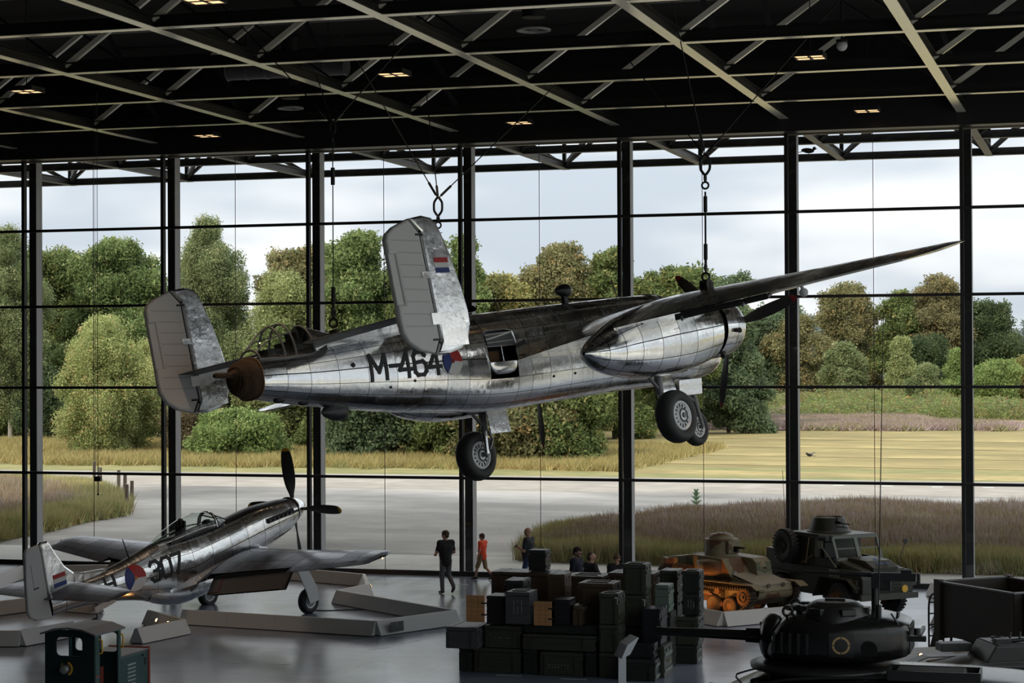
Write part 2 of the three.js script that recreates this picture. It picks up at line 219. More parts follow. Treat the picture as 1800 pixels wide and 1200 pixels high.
{ // lamps: clusters of four warm louvred slots, and their light
  const glow = new THREE.MeshStandardMaterial({ color: 0x000000, emissive: lin(1, 0.6, 0.3), emissiveIntensity: 1.7 });
  const at = [[-16.74, 23.65], [-26.62, 13.2], [-16.72, 13.08], [-26.68, 2.4], [-16.66, 2.55], [-6.72, 12.66], [-6.66, 2.1]];
  const where = ['at the top edge near the leftmost broad beam', 'farthest left under the roof', 'between the two cable fans left of centre', 'above the far fin just under the roof edge', 'above the near fin close to the roof edge', 'above the wing in mid roof', 'close to the roof edge on the far right'];
  at.forEach(([x, z], i) => {
    const y = 13.5, t = thing('ceiling_light', 'black ceiling light with four warm slots ' + where[i], 'ceiling light', [x, y, z], 0, 'slotted ceiling lights');
    obj('housing', [bx(0.68, 0.10, 0.68, 0, 0.075, 0), bx(0.68, 0.06, 0.05, 0, 0.03, 0), bx(0.05, 0.06, 0.68, 0, 0.03, 0), bx(0.68, 0.06, 0.03, 0, 0.03, 0.33), bx(0.68, 0.06, 0.03, 0, 0.03, -0.33), bx(0.03, 0.06, 0.68, 0.33, 0.03, 0), bx(0.03, 0.06, 0.68, -0.33, 0.03, 0)], M.black, t);
    for (const a of [-1, 1]) for (const b of [-1, 1]) obj('light_slot', bx(0.26, 0.015, 0.26, a * 0.175, 0.02, b * 0.175), glow, t);
    obj('hanger_rod', rod(V(0, 0.12, 0), V(0, 2.4, 0), 0.012, 6), M.black, t);
    const s = new THREE.SpotLight(0xffdcb8, 60, 0, 0.7, 0.8, 2); s.position.set(0, -0.04, 0); s.target.position.set(0, -10, 0); s.castShadow = true; s.shadow.radius = 8; t.add(s, s.target);
  });
  const dif = std(lin(0.3, 0.3, 0.29), 0.5);
  for (const [x, z, l] of [[-12.21, 16.51, 'round pale air diffuser under the roof right of the top centre'], [-22.6, 5.51, 'round pale air diffuser left of centre above the cable fan']]) {
    const t = thing('air_diffuser', l, 'air diffuser', [x, 13.8, z]);
    obj('outer_ring', lathe([[0.28, 0.05], [0.33, 0], [0.38, 0.01], [0.38, 0.05], [0.28, 0.08]], 28), dif, t);
    obj('core_vane', [bx(0.03, 0.06, 0.5, 0, 0.04, 0), disc(0.09, 0.05, 0, 0.04, 0)], std(lin(0.1, 0.1, 0.1), 0.6), t);
    obj('duct', disc(0.26, 1.75, 0, 1.18, 0), M.black, t);
  }
  const dome = thing('dome_camera', 'small white dome camera under the roof at upper right', 'camera', [-6.11, 13.9, 11.7]);
  obj('dome', ball(0.13, 0, 0, 0), M.white, dome); obj('mount', disc(0.14, 0.06, 0, 0.1, 0), M.black, dome); obj('stem', rod(V(0, 0.1, 0), V(0, 2.0, 0), 0.03), M.black, dome);
  const duct = thing('air_duct', 'silvery ribbed air duct between the beams at upper left', 'duct', [-21.4, 14.5, 8.6]);
  for (let i = 0; i < 6; i++) obj('duct_section', disc(0.26, 0.55, (i - 2.5) * 0.57, 0, 0, 'x', 18), std(lin(0.16, 0.16, 0.17), 0.6, 0.3), duct);
  for (let i = 0; i < 7; i++) obj('collar', disc(0.28, 0.03, (i - 3) * 0.57, 0, 0, 'x', 18), M.steel, duct);
  for (const x of [-1.2, 1.2]) obj('hanger', rod(V(x, 0.2, 0), V(x, 1.4, 0), 0.015), M.black, duct);
}
{ // dashes of white tape on the floor
  const tape = std(lin(0.5, 0.51, 0.52), 0.35), D = [[-26.1, 2.1, 0], [-24.86, 2.15, 0], [-23.62, 2.15, 0], [-22.37, 2.15, 0], [-21.13, 2.2, 0], [-19.88, 2.25, 0], [-18.65, 2.3, 0], [-15.92, 12.84, 1.1], [-15.95, 14.17, 1.1], [-16.3, 15.4, 1.1], [-19.79, 18.26, 0], [-18.67, 18.22, 0], [-17.58, 18.19, 0], [-12.27, 18.42, 0], [-10.83, 18.55, 0], [-9.4, 18.7, 0]];
  const set = thing('floor_tape', 'white dashes of tape marking a line on the grey floor', 'floor tape', [-16, 0, 10]);
  for (const [x, z, r] of D) obj('tape_dash', bx(0.56, 0.004, 0.07, x + 16, 0.002, z - 10, 0, r, 0), tape, set);
}
// ---------------------------------------------------------------- outside: pavement, beds, field
function flat(pts, y, scale = 1) { const g = new THREE.ShapeGeometry(new THREE.Shape(pts.map(([x, z]) => new THREE.Vector2(x, -z)))); g.rotateX(-PI / 2).translate(0, y, 0); const p = g.attributes.position, u = g.attributes.uv; for (let i = 0; i < p.count; i++) u.setXY(i, p.getX(i) * scale, p.getZ(i) * scale); return g; }
const groundTex = (a, b, c, f, m, rep) => tex(512, (u, v) => { const n = fbm(u * f, v * f * m, 3, 6, f, f * m), q = fbm(u * f * 4, v * f * 4, 17, 3, f * 4, f * 4), t = clamp((n - 0.5) * 2.2 + 0.5), w = clamp((q - 0.5) * 2.4 + 0.5); return [0, 1, 2].map((i) => mix(mix(a[i], b[i], t), c[i], w * 0.45)); }, true, rep, rep);
const LEFTBED = [[-39.8, -5.1], [-39.8, -7.5], [-40.1, -11.2], [-41.0, -15.7], [-41.0, -19.5], [-43.6, -24.5], [-48.4, -31.5], [-51.4, -34.7], [-55, -37.2], [-60, -39.6], [-80, -46], [-80, -8]];
const RIGHTBED = [[-18.8, -4.9], [-19.3, -7.5], [-19.9, -11.0], [-19.7, -15.5], [-18.4, -19.0], [-16.0, -22.4], [-13.0, -25.4], [-10.0, -27.6], [-4, -26.2], [14, -24], [14, -4.1], [-2.8, -4.3], [-7.9, -4.5], [-12.3, -4.6], [-16, -4.9]];
{
  const field = groundTex([0.52, 0.46, 0.29], [0.64, 0.57, 0.37], [0.46, 0.44, 0.26], 8, 1, 0.02), strip = groundTex([0.50, 0.49, 0.30], [0.60, 0.55, 0.36], [0.40, 0.43, 0.23], 8, 1, 0.05);
  struct('ground', flat([[-600, -46], [500, -46], [500, -1400], [-600, -1400]], -0.03), std(0xffffff, 1, 0, { map: field }));
  struct('ground_side', flat([[-600, 70], [-50, 70], [-50, 0], [-600, 0]], -0.05), std(lin(0.3, 0.27, 0.16), 1));
  struct('bounce_apron_right', flat([[4.5, 120], [45, 120], [45, 0], [4.5, 0]], -0.03), std(lin(0.5, 0.49, 0.46), 0.95));  // unseen pale ground, added to bounce daylight up into the hall
  struct('ground_right', flat([[45, 200], [500, 200], [500, -46], [45, -46]], -0.05), std(lin(0.34, 0.31, 0.2), 1));
  struct('apron', flat([[-600, -0.1], [200, -0.1], [200, -6], [-600, -6]], 0), std(0xffffff, 0.9, 0, { map: groundTex([0.74, 0.73, 0.70], [0.80, 0.79, 0.76], [0.68, 0.67, 0.65], 6, 1, 0.1) }));
  // weathered pavement with long rubber streaks and pale, worn sweeps
  const pv = tex(1024, (u, v) => { const w = fbm(u * 3, v * 3, 6, 3, 3, 3), a = fbm(u * 4 + w * 1.2, v * 18 + w * 3, 4, 5), b = fbm(u * 6 + 2, v * 6, 9, 4, 6, 6), c = fbm(u * 60, v * 60, 3, 2, 60, 60), t = clamp((a - 0.5) * 1.5 + (b - 0.5) * 1.9 + 0.5), h = mix(0.44, 0.66, t) + (c - 0.5) * 0.07; return [h * 1.02, h * 0.985, h * 0.94]; }, true, 0.018, 0.018);
  struct('taxiway', flat([[-600, -5.9], [200, -5.9], [200, -51], [-600, -54.5]], -0.01), std(0xffffff, 0.92, 0, { map: pv }));
  struct('taxiway_edge', flat([[-600, -38], [-17.5, -39.5], [200, -41.5], [200, -50.6], [-600, -54.2]], -0.005), std(0xffffff, 0.95, 0, { map: groundTex([0.58, 0.55, 0.51], [0.67, 0.64, 0.60], [0.53, 0.50, 0.46], 6, 2, 0.05) }));
  struct('verge_left', flat(LEFTBED, 0.02), std(lin(0.10, 0.09, 0.05), 1)); struct('verge_right', flat(RIGHTBED, 0.02), std(lin(0.10, 0.09, 0.05), 1));
  struct('verge_far', flat([[-600, -54.4], [200, -50.6], [200, -62], [-600, -66]], -0.015), std(0xffffff, 1, 0, { map: strip }));
  // mown swathes in the dry field
  const sw = std(0xffffff, 1, 0, { map: groundTex([0.56, 0.50, 0.32], [0.70, 0.63, 0.42], [0.52, 0.46, 0.29], 10, 1, 0.03) });
  [[-60, 62], [-71, 60], [-83, 58], [-97, 55], [-112, 50]].forEach(([z, w]) => struct('mown_swathe', flat([[-36 + (z + 60) * 0.12, z + 2], [w, z + 18], [w, z + 12], [-36 + (z + 60) * 0.12, z - 2]], -0.012), sw));
  const lines = thing('edge_marking', 'short white dashes painted on the far pavement at right', 'road marking', [-8, 0, -47]);
  for (let i = 0; i < 9; i++) obj('paint_dash', bx(0.55, 0.012, 0.35, i * 2.55 - 6, 0.004, 0.15 * i), M.white, lines);
}
// tufts: one low plant as crossed blades, copied as uncountable cover
function bladeTuft(n, h, w, spread, seed) {
  const r = rng(seed), P = [], N = [];
  for (let i = 0; i < n; i++) { const a = r() * PI * 2, q = r() * spread, x = Math.cos(a) * q, z = Math.sin(a) * q, b = r() * PI, l = h * (0.5 + r() * 0.6), lx = (r() - 0.5) * h * 1.1, lz = (r() - 0.5) * h * 1.1, dx = Math.cos(b) * w / 2, dz = Math.sin(b) * w / 2; P.push(x - dx, 0, z - dz, x + dx, 0, z + dz, x + lx, l, z + lz); }
  const g = new THREE.BufferGeometry(); g.setAttribute('position', new THREE.Float32BufferAttribute(P, 3)); g.computeVertexNormals(); return g;
}
function inside(p, poly) { let c = false; for (let i = 0, j = poly.length - 1; i < poly.length; j = i++) { const [xi, yi] = poly[i], [xj, yj] = poly[j]; if ((yi > p[1]) !== (yj > p[1]) && p[0] < (xj - xi) * (p[1] - yi) / (yj - yi) + xi) c = !c; } return c; }
function cover(name, label, category, geo, mat, count, place, color, seed) {
  const m = shadows(new THREE.InstancedMesh(geo, mat, count)), r = rng(seed), q = new THREE.Quaternion(), e = new THREE.Euler(), mat4 = M4(); let n = 0;
  for (let tries = 0; n < count && tries < count * 8; tries++) { const p = place(r); if (!p) continue; e.set((r() - 0.5) * 0.2, r() * 6.3, (r() - 0.5) * 0.2); m.setMatrixAt(n, mat4.compose(V(p[0], p[1] || 0, p[2]), q.setFromEuler(e), V(p[3], p[4] ?? p[3], p[3]))); m.setColorAt(n, color(r, p)); n++; }
  m.count = n; m.name = numbered(name); m.userData.kind = 'stuff'; tag(m, label, category); scene.add(m); return m;
}
{
  const leafy = std(0xffffff, 1, 0, { side: THREE.DoubleSide }), heath = bladeTuft(70, 0.34, 0.03, 0.36, 5), grass = bladeTuft(40, 0.42, 0.02, 0.26, 9), dry = bladeTuft(20, 0.5, 0.03, 0.5, 12);
  const heather = (r) => { const t = r(); return t < 0.45 ? lin(0.33 + r() * 0.08, 0.25 + r() * 0.05, 0.19 + r() * 0.05) : t < 0.68 ? lin(0.42, 0.31 + r() * 0.05, 0.30 + r() * 0.06) : lin(0.24 + r() * 0.1, 0.21 + r() * 0.06, 0.11); };
  const green = (r) => r() < 0.5 ? lin(0.27 + r() * 0.1, 0.28 + r() * 0.08, 0.13) : lin(0.46 + r() * 0.12, 0.40 + r() * 0.1, 0.23);
  const scat = (poly, bb, sc, test) => (r) => { const x = mix(bb[0], bb[1], r()), z = mix(bb[2], bb[3], r()); if (!inside([x, z], poly)) return null; const s = sc * (0.7 + 0.6 * r()); return test && !test(x, z, r) ? null : [x, 0.02, z, s, s * (0.75 + 0.6 * fbm(x * 0.5, z * 0.5, 1, 2))]; };
  const rb_ = (x, z) => z > -7.2 + 1.2 * vnoise(x * 0.4, 0, 2) || x < -19.2 + 0.7 * vnoise(z, 1, 1);
  cover('heather', 'purple brown heather covering the bed right of the pavement', 'heather', heath, leafy, 17000, scat(RIGHTBED, [-21, 2, -35, -4], 1.75, (x, z) => !rb_(x, z) && fbm(x * 0.3, z * 0.3, 5, 3) > 0.3), heather, 3);
  cover('bed_grass', 'green and straw grass edging the right heather bed', 'grass', grass, leafy, 16000, scat(RIGHTBED, [-21, 2, -35, -4], 1.25, (x, z, r) => rb_(x, z) || r() < 0.09), green, 4);
  const lb = (x, z) => { let d = 99; for (let i = 0; i < 9; i++) { const [ax, az] = LEFTBED[i], [bx_, bz] = LEFTBED[i + 1], t = clamp(((x - ax) * (bx_ - ax) + (z - az) * (bz - az)) / ((bx_ - ax) ** 2 + (bz - az) ** 2)); d = Math.min(d, Math.hypot(x - ax - t * (bx_ - ax), z - az - t * (bz - az))); } return d; };
  cover('heather', 'purple brown heather covering the bed at the far left', 'heather', heath, leafy, 9000, scat(LEFTBED, [-66, -40, -48, -8], 2.0, (x, z) => lb(x, z) > 1.6 + vnoise(x, z, 1)), heather, 6);
  cover('bed_grass', 'tall straw grass edging the left heather bed', 'grass', grass, leafy, 8000, scat(LEFTBED, [-62, -39, -46, -6], 1.5, (x, z, r) => lb(x, z) < 2.2 || r() < 0.06), green, 7);
  const straw = (r, p) => { const k = 0.8 + 0.3 * r(); return r() < 0.75 ? lin(0.40 * k, 0.32 * k, 0.13 * k) : lin(0.26 * k, 0.25 * k, 0.09 * k); };
  cover('field_grass', 'dry straw grass standing below the left trees', 'grass', dry, leafy, 16000, (r) => { const z = -56 - r() * 34, x = mix(-98, -28, r()); return z > -57 - 2 * vnoise(x, 0, 1) ? null : [x, 0, z, 1.1 + r() * 0.7, 0.9 + r() * 0.5]; }, straw, 8);
  cover('far_heather', 'heather drifts running across the field before the far trees', 'heather', heath, leafy, 9000, (r) => { const z = -128 - r() * 75, x = mix(-52, 6, r()); return fbm(x * 0.07, z * 0.05, 2, 3) < 0.47 ? null : [x, 0, z, 3.2, 2.0]; }, (r) => r() < 0.6 ? lin(0.38, 0.28, 0.27) : lin(0.28, 0.26, 0.13), 11);
}
// ---------------------------------------------------------------- trees and bushes
function leafSpray(n, size, spread, seed) { // a spray of separate leaves
  const r = rng(seed), P = [];
  for (let i = 0; i < n; i++) {
    const c = V(r() - 0.5, r() - 0.5, r() - 0.5).multiplyScalar(spread), d = V(r() - 0.5, r() - 0.5, r() - 0.5).normalize(), e = V(r() - 0.5, r() - 0.5, r() - 0.5).cross(d).normalize(), s = size * (0.7 + r() * 0.6);
    const a = c.clone().addScaledVector(d, -s), b = c.clone().addScaledVector(d, s), l = c.clone().addScaledVector(e, s * 0.5), m = c.clone().addScaledVector(e, -s * 0.5);
    for (const q of [a, l, b, a, b, m]) P.push(q.x, q.y, q.z);
  }
  const g = new THREE.BufferGeometry(); g.setAttribute('position', new THREE.Float32BufferAttribute(P, 3)); g.computeVertexNormals(); return g;
}
const leafMat = new THREE.MeshPhysicalMaterial({ color: 0xffffff, roughness: 1, transmission: 0.3, thickness: 0, side: THREE.DoubleSide, specularIntensity: 0.15 });
const barkMat = std(lin(0.075, 0.06, 0.045), 0.95), barkPale = std(lin(0.32, 0.30, 0.26), 0.9);
const SPRAY = { broad: leafSpray(14, 0.12, 0.72, 1), fine: leafSpray(16, 0.08, 0.68, 2), far: leafSpray(14, 0.19, 1.25, 3), long: leafSpray(15, 0.10, 0.7, 4) };
// lobes: [x, y, z, rx, ry, rz] as fractions of width and height
function treeMaker(seed, h, w, o) {
  const r = rng(seed), L = [], hb = o.bare ?? 0.12, n = o.lobes ?? 14;
  for (let i = 0; i < n; i++) {
    const t = hb + (1 - hb) * Math.pow((i + 0.5) / n, o.rise ?? 0.9), prof = o.shape === 'cone' ? 1.05 - t : o.shape === 'egg' ? Math.sin(PI * clamp(0.16 + 0.80 * (t - hb) / (1 - hb))) : o.shape === 'spread' ? Math.sin(PI * clamp(0.3 + 0.62 * (t - hb) / (1 - hb))) : 0.55 + 0.45 * Math.sin(PI * t);
    const a = i * 2.4 + r() * 0.8, q = w / 2 * prof * (0.25 + 0.55 * r()), s = w * (o.lump ?? 0.26) * (0.6 + 0.6 * r()) * (0.5 + 0.5 * prof);
    const c = [Math.cos(a) * q, Math.min(t * h, h - s * 0.7), Math.sin(a) * q];
    L.push([...c, s * 0.8, s * (o.tall ?? 0.85) * 0.8, s * 0.8]);
    for (let k = 0; k < (o.sub ?? 6); k++) { const u = r() * 1.7 - 0.7, b = r() * PI * 2, v = Math.sqrt(Math.max(0, 1 - Math.min(1, u * u))), f = s * (0.28 + 0.3 * r()), e = 0.75 + 0.45 * r(); L.push([c[0] + s * e * v * Math.cos(b), Math.min(Math.max(c[1] + s * (o.tall ?? 0.85) * e * Math.min(u, 1), f * 0.5), h - f * 0.4), c[2] + s * e * v * Math.sin(b), f, f * (o.tall ?? 0.85), f]); }
  }
  return L;
}
function makeTree(name, label, x, z, h, w, o, group) {
  const t = thing(name, label, o.cat || 'tree', [x, 0, z], 0, group), r = rng(o.seed), L = treeMaker(o.seed, h, w, o), N = Math.round(o.n * 1.7);
  const m = shadows(new THREE.InstancedMesh(SPRAY[o.spray || 'broad'], leafMat, N)), q = new THREE.Quaternion(), e = new THREE.Euler(), mm = M4(), vol = L.map((l) => l[3] * l[4]); let tot = vol.reduce((a, b) => a + b, 0);
  const cA = o.colors[0], cB = o.colors[1], cC = o.colors[2] || cB;
  let k = 0;
  for (let i = 0; i < L.length; i++) {
    const c = i === L.length - 1 ? N - k : Math.round(N * vol[i] / tot), lobeT = i % 7 ? r() : 0.25;
    for (let j = 0; j < c && k < N; j++, k++) {
      const u = r() * 2 - 1, a = r() * PI * 2, s = Math.sqrt(1 - u * u), rad = 0.5 + 0.55 * Math.pow(r(), 0.5) + (r() < 0.12 ? 0.35 * r() : 0), l = L[i];
      const px = l[0] + l[3] * rad * s * Math.cos(a), py = Math.max(l[1] + l[4] * rad * u, 0.15), pz = l[2] + l[5] * rad * s * Math.sin(a), sc = (o.size ?? 1) * (0.7 + 0.6 * r());
      e.set(r() * 6, r() * 6, r() * 6); m.setMatrixAt(k, mm.compose(V(px, py, pz), q.setFromEuler(e), V(sc, sc, sc)));
      const mixv = clamp(lobeT * 0.6 + r() * 0.5 - 0.05), b = (0.78 + 0.4 * r()) * 1.4, col = r() < (o.third ?? 0.08) ? cC : [0, 1, 2].map((y) => mix(cA[y], cB[y], mixv));
      const gy = (col[0] + col[1]) * 0.5 * 0.8; m.setColorAt(k, lin(mix(col[0], gy, 0.15) * b, mix(col[1], gy, 0.2) * b, mix(col[2], gy, 0.2) * b));
    }
  }
  m.count = k; m.name = 'foliage'; m.userData.kind = 'stuff'; t.add(m);
  const bark = o.pale ? barkPale : barkMat, th = h * (o.trunk ?? 0.85), tr = Math.max(0.07, h * (o.girth ?? 0.013));
  if (!o.noTrunk) {
    const g = [tube([V(0, -0.1, 0), V((r() - 0.5) * 0.3, th * 0.4, (r() - 0.5) * 0.3), V((r() - 0.5) * 0.5, th, (r() - 0.5) * 0.5)], tr, 7, 8)];
    obj('trunk', g, bark, t);
    const br = []; for (let i = 7; i < L.length; i += 7) { const l = L[i]; br.push(rod(V(0, Math.max(l[1] * 0.55, 0.3), 0), V(l[0], l[1], l[2]), tr * 0.45, 5, tr * 0.15)); }
    obj('branches', br, bark, t);
  }
  return t;
}
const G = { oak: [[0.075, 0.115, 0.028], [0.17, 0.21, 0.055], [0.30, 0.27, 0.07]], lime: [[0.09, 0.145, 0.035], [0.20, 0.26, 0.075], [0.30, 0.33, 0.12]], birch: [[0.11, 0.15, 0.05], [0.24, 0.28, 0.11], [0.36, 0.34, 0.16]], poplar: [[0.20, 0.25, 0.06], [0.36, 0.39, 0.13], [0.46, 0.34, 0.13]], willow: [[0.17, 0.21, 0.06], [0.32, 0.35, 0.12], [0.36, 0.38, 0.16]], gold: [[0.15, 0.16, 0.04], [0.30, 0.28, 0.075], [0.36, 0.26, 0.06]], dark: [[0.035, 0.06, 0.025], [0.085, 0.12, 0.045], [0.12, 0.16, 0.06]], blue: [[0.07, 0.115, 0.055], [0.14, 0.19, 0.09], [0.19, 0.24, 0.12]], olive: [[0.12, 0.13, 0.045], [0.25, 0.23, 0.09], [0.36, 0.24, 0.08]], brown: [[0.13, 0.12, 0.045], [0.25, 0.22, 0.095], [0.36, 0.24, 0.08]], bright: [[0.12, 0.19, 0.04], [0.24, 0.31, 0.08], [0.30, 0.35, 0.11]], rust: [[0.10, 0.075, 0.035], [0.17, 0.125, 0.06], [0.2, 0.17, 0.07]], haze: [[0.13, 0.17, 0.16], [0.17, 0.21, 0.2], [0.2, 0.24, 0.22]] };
{
  const T = (name, label, x, z, h, w, o, g) => makeTree(name, label, x, z, h, w, o, g);
  // the wood on the left
  T('birch_tree', 'pale hanging birch cut by the left edge of the picture', -91, -95, 17.6, 6.5, { seed: 11, n: 5200, colors: G.birch, spray: 'fine', tall: 1.5, lump: 0.24, pale: true, shape: 'egg', lobes: 18 });
  T('oak_tree', 'broad bright green tree behind the pale rounded shrub', -86, -105.8, 17.4, 11, { seed: 12, n: 8200, colors: G.lime, lobes: 18, shape: 'spread', bare: 0.05 });
  T('oak_tree', 'dark green tree filling the gap left of the broad bright one', -93.5, -106, 16.6, 9, { seed: 13, n: 6000, colors: G.oak, lobes: 15, shape: 'spread', bare: 0.05 });
  T('oak_tree', 'green tree behind the leftmost window post', -99, -104, 16.4, 9, { seed: 14, n: 5200, colors: G.lime, lobes: 14, shape: 'spread', bare: 0.05 });
  T('poplar_shrub', 'rounded pale yellow green shrub with upright tips on the left lawn', -69.1, -70.3, 9.2, 8.2, { seed: 15, n: 8500, colors: G.poplar, spray: 'fine', lobes: 26, shape: 'egg', tall: 1.7, lump: 0.17, bare: 0.05, cat: 'shrub', size: 0.95 });
  T('birch_tree', 'tallest birch with feathery crown left of the far fin', -69.1, -87.8, 17.6, 6.2, { seed: 16, n: 7600, colors: G.birch, spray: 'fine', tall: 1.5, lump: 0.22, pale: true, shape: 'egg', lobes: 22 });
  T('ash_tree', 'olive tree with thin twigs between the tall birch and the middle post', -63.6, -92, 15.3, 8, { seed: 17, n: 5600, colors: G.olive, lobes: 14, shape: 'spread', bare: 0.1 });
  T('willow_tree', 'light green willow in front of the olive tree above the gunner canopy', -59.6, -82, 12.6, 7.2, { seed: 18, n: 7600, colors: G.willow, spray: 'long', tall: 1.3, lobes: 20, shape: 'egg', bare: 0.03 });
  T('green_bush', 'bright green low bush on the lawn below the tail', -57.3, -67.5, 2.9, 5.2, { seed: 19, n: 2600, colors: G.bright, lobes: 10, lump: 0.3, bare: 0.2, noTrunk: true, cat: 'bush', size: 0.8 });
  T('rust_bush', 'low brownish bush left of the bright green one', -62.4, -71.5, 3.2, 4.4, { seed: 20, n: 1700, colors: G.rust, lobes: 8, lump: 0.3, bare: 0.2, noTrunk: true, cat: 'bush', spray: 'fine' });
  T('oak_tree', 'full green oak right of the middle left window post', -54.5, -82.2, 15.9, 8, { seed: 21, n: 7600, colors: G.lime, lobes: 17, shape: 'spread', bare: 0.04 });
  T('oak_tree', 'green oak standing right behind the near fin', -49.8, -83.1, 15.8, 7, { seed: 22, n: 6200, colors: G.oak, lobes: 15, shape: 'spread', bare: 0.04 });
  T('oak_tree', 'narrow green oak just right of the near fin top', -46.6, -84.5, 15.5, 5.2, { seed: 23, n: 4200, colors: G.lime, lobes: 13, shape: 'egg', bare: 0.04 });
  T('gold_tree', 'yellowing tree behind the fuselage spine', -45.6, -90, 12.9, 6, { seed: 24, n: 4600, colors: G.gold, lobes: 13, shape: 'spread', bare: 0.04 });
  T('oak_tree', 'domed olive green oak above the middle of the fuselage', -45.1, -106, 16.1, 8.4, { seed: 25, n: 6600, colors: G.olive, lobes: 16, shape: 'spread', bare: 0.04 });
  T('oak_tree', 'olive green oak left of the post above the bomber cockpit', -40.6, -106.6, 15.6, 6.6, { seed: 26, n: 5000, colors: G.oak, lobes: 14, shape: 'spread', bare: 0.04 });
  T('oak_tree', 'rounded green oak right of the post above the bomber cockpit', -37.2, -113.5, 14.3, 7, { seed: 27, n: 4600, colors: G.oak, lobes: 14, shape: 'spread', bare: 0.04 });
  T('oak_tree', 'green oak behind the inner wing and hoist cable', -33.6, -121.1, 14.0, 7, { seed: 28, n: 4200, colors: G.blue, lobes: 14, shape: 'spread', bare: 0.04 });
  T('hedge_shrub', 'grey green shrub below the aft fuselage', -48.8, -69.2, 5.0, 6.6, { seed: 29, n: 3600, colors: G.blue, lobes: 12, lump: 0.28, bare: 0.1, cat: 'shrub' });
  T('hedge_shrub', 'dark green shrub left of the hanging left wheel', -43.6, -70.4, 5.8, 6.4, { seed: 30, n: 3800, colors: G.oak, lobes: 12, lump: 0.28, bare: 0.1, cat: 'shrub' });
  T('spreading_oak', 'low oak with a thick trunk right of the hanging left wheel', -38.0, -66.2, 7.2, 8.4, { seed: 31, n: 5800, colors: G.olive, lobes: 18, shape: 'spread', bare: 0.2, girth: 0.05, trunk: 0.6 });
  T('spreading_oak', 'drooping oak crown reaching the lawn below the inner wing', -34.6, -67.2, 6.4, 6.6, { seed: 32, n: 4400, colors: G.oak, lobes: 15, shape: 'spread', bare: 0.06, girth: 0.03, trunk: 0.6 });
  T('undergrowth_bush', 'dark undergrowth between the shrubs behind the tail cone', -66, -84, 6, 9, { seed: 33, n: 3200, colors: G.dark, lobes: 11, bare: 0.1, cat: 'bush', noTrunk: true });
  T('undergrowth_bush', 'dark undergrowth below the bright broad tree', -84, -96, 6, 12, { seed: 34, n: 3200, colors: G.dark, lobes: 11, bare: 0.1, cat: 'bush', noTrunk: true });
  T('undergrowth_bush', 'dark undergrowth seen under the near fin', -53, -80, 6.5, 9, { seed: 35, n: 3200, colors: G.oak, lobes: 11, bare: 0.1, cat: 'bush', noTrunk: true });
  T('undergrowth_bush', 'dark undergrowth hanging behind the low oak', -40, -84, 7, 10, { seed: 36, n: 3600, colors: G.oak, lobes: 12, bare: 0.1, cat: 'bush', noTrunk: true });
  // the middle
  T('pine_bush', 'dense blue green pine beyond the nose wheel', -39.6, -140, 6.0, 6.2, { seed: 41, n: 3000, colors: G.blue, lobes: 14, bare: 0.05, cat: 'pine', spray: 'fine', size: 1.5, noTrunk: true });
  T('dense_tree', 'dense blue green tree left of the lowest propeller blade', -60, -255, 12.5, 11, { seed: 42, n: 4200, colors: G.blue, lobes: 16, shape: 'spread', spray: 'far', bare: 0.04 });
  T('dense_tree', 'dense blue green tree right of the lowest propeller blade', -53.5, -266, 14.5, 11, { seed: 43, n: 4600, colors: G.blue, lobes: 16, shape: 'spread', spray: 'far', bare: 0.04 });
  T('dense_tree', 'dark tree rising behind the engine cowling', -63, -285, 16.5, 12, { seed: 44, n: 4200, colors: G.oak, lobes: 16, shape: 'spread', spray: 'far', bare: 0.04 });
  T('dense_tree', 'green tree behind the post right of the propeller', -48.6, -262, 12.8, 9, { seed: 45, n: 3600, colors: G.olive, lobes: 15, shape: 'spread', spray: 'far', bare: 0.04 });
  // the far right
  T('olive_tree_crown', 'brown green oak right of the fifth window post', -43.2, -279.3, 18.6, 11.5, { seed: 46, n: 4800, colors: G.olive, lobes: 16, shape: 'spread', spray: 'far', bare: 0.06 });
  T('airy_oak', 'see-through dark oak between the two brown green oaks', -34.7, -279.7, 17, 9.6, { seed: 47, n: 1500, colors: G.oak, lobes: 13, shape: 'spread', spray: 'far', bare: 0.3 });
  T('browning_oak', 'largest browning oak left of the last window post', -27.8, -280, 19.4, 12.5, { seed: 48, n: 5200, colors: G.brown, lobes: 17, shape: 'spread', spray: 'far', bare: 0.05 });
  T('dense_tree', 'dark green tree right of the last window post', -20.6, -280.3, 15.6, 11, { seed: 49, n: 4400, colors: G.dark, lobes: 16, shape: 'spread', spray: 'far', bare: 0.04 });
  T('dense_tree', 'dark green tree below the large browning oak', -29.5, -270, 9.5, 12, { seed: 50, n: 3600, colors: G.dark, lobes: 14, shape: 'spread', spray: 'far', bare: 0.04 });
  T('young_birch', 'young birch in the middle of the last full bay', -31.6, -253.1, 9.4, 5.5, { seed: 51, n: 2600, colors: G.willow, lobes: 15, shape: 'cone', spray: 'far', size: 0.75, bare: 0.04, pale: true });
  T('young_birch', 'young birch touching the last window post', -22.5, -245.7, 7.5, 5.2, { seed: 52, n: 2200, colors: G.bright, lobes: 14, shape: 'cone', spray: 'far', size: 0.75, bare: 0.04, pale: true });
  T('young_birch', 'low greyish young birch between the other two', -26.6, -236, 5.4, 5.6, { seed: 53, n: 1800, colors: G.birch, lobes: 12, shape: 'egg', spray: 'far', size: 0.7, bare: 0.04, pale: true });
  T('light_bush', 'light green tall bush right of the last window post', -16.4, -231.4, 6.0, 6.6, { seed: 54, n: 2400, colors: G.bright, lobes: 13, shape: 'egg', spray: 'far', size: 0.75, bare: 0.04, cat: 'bush' });
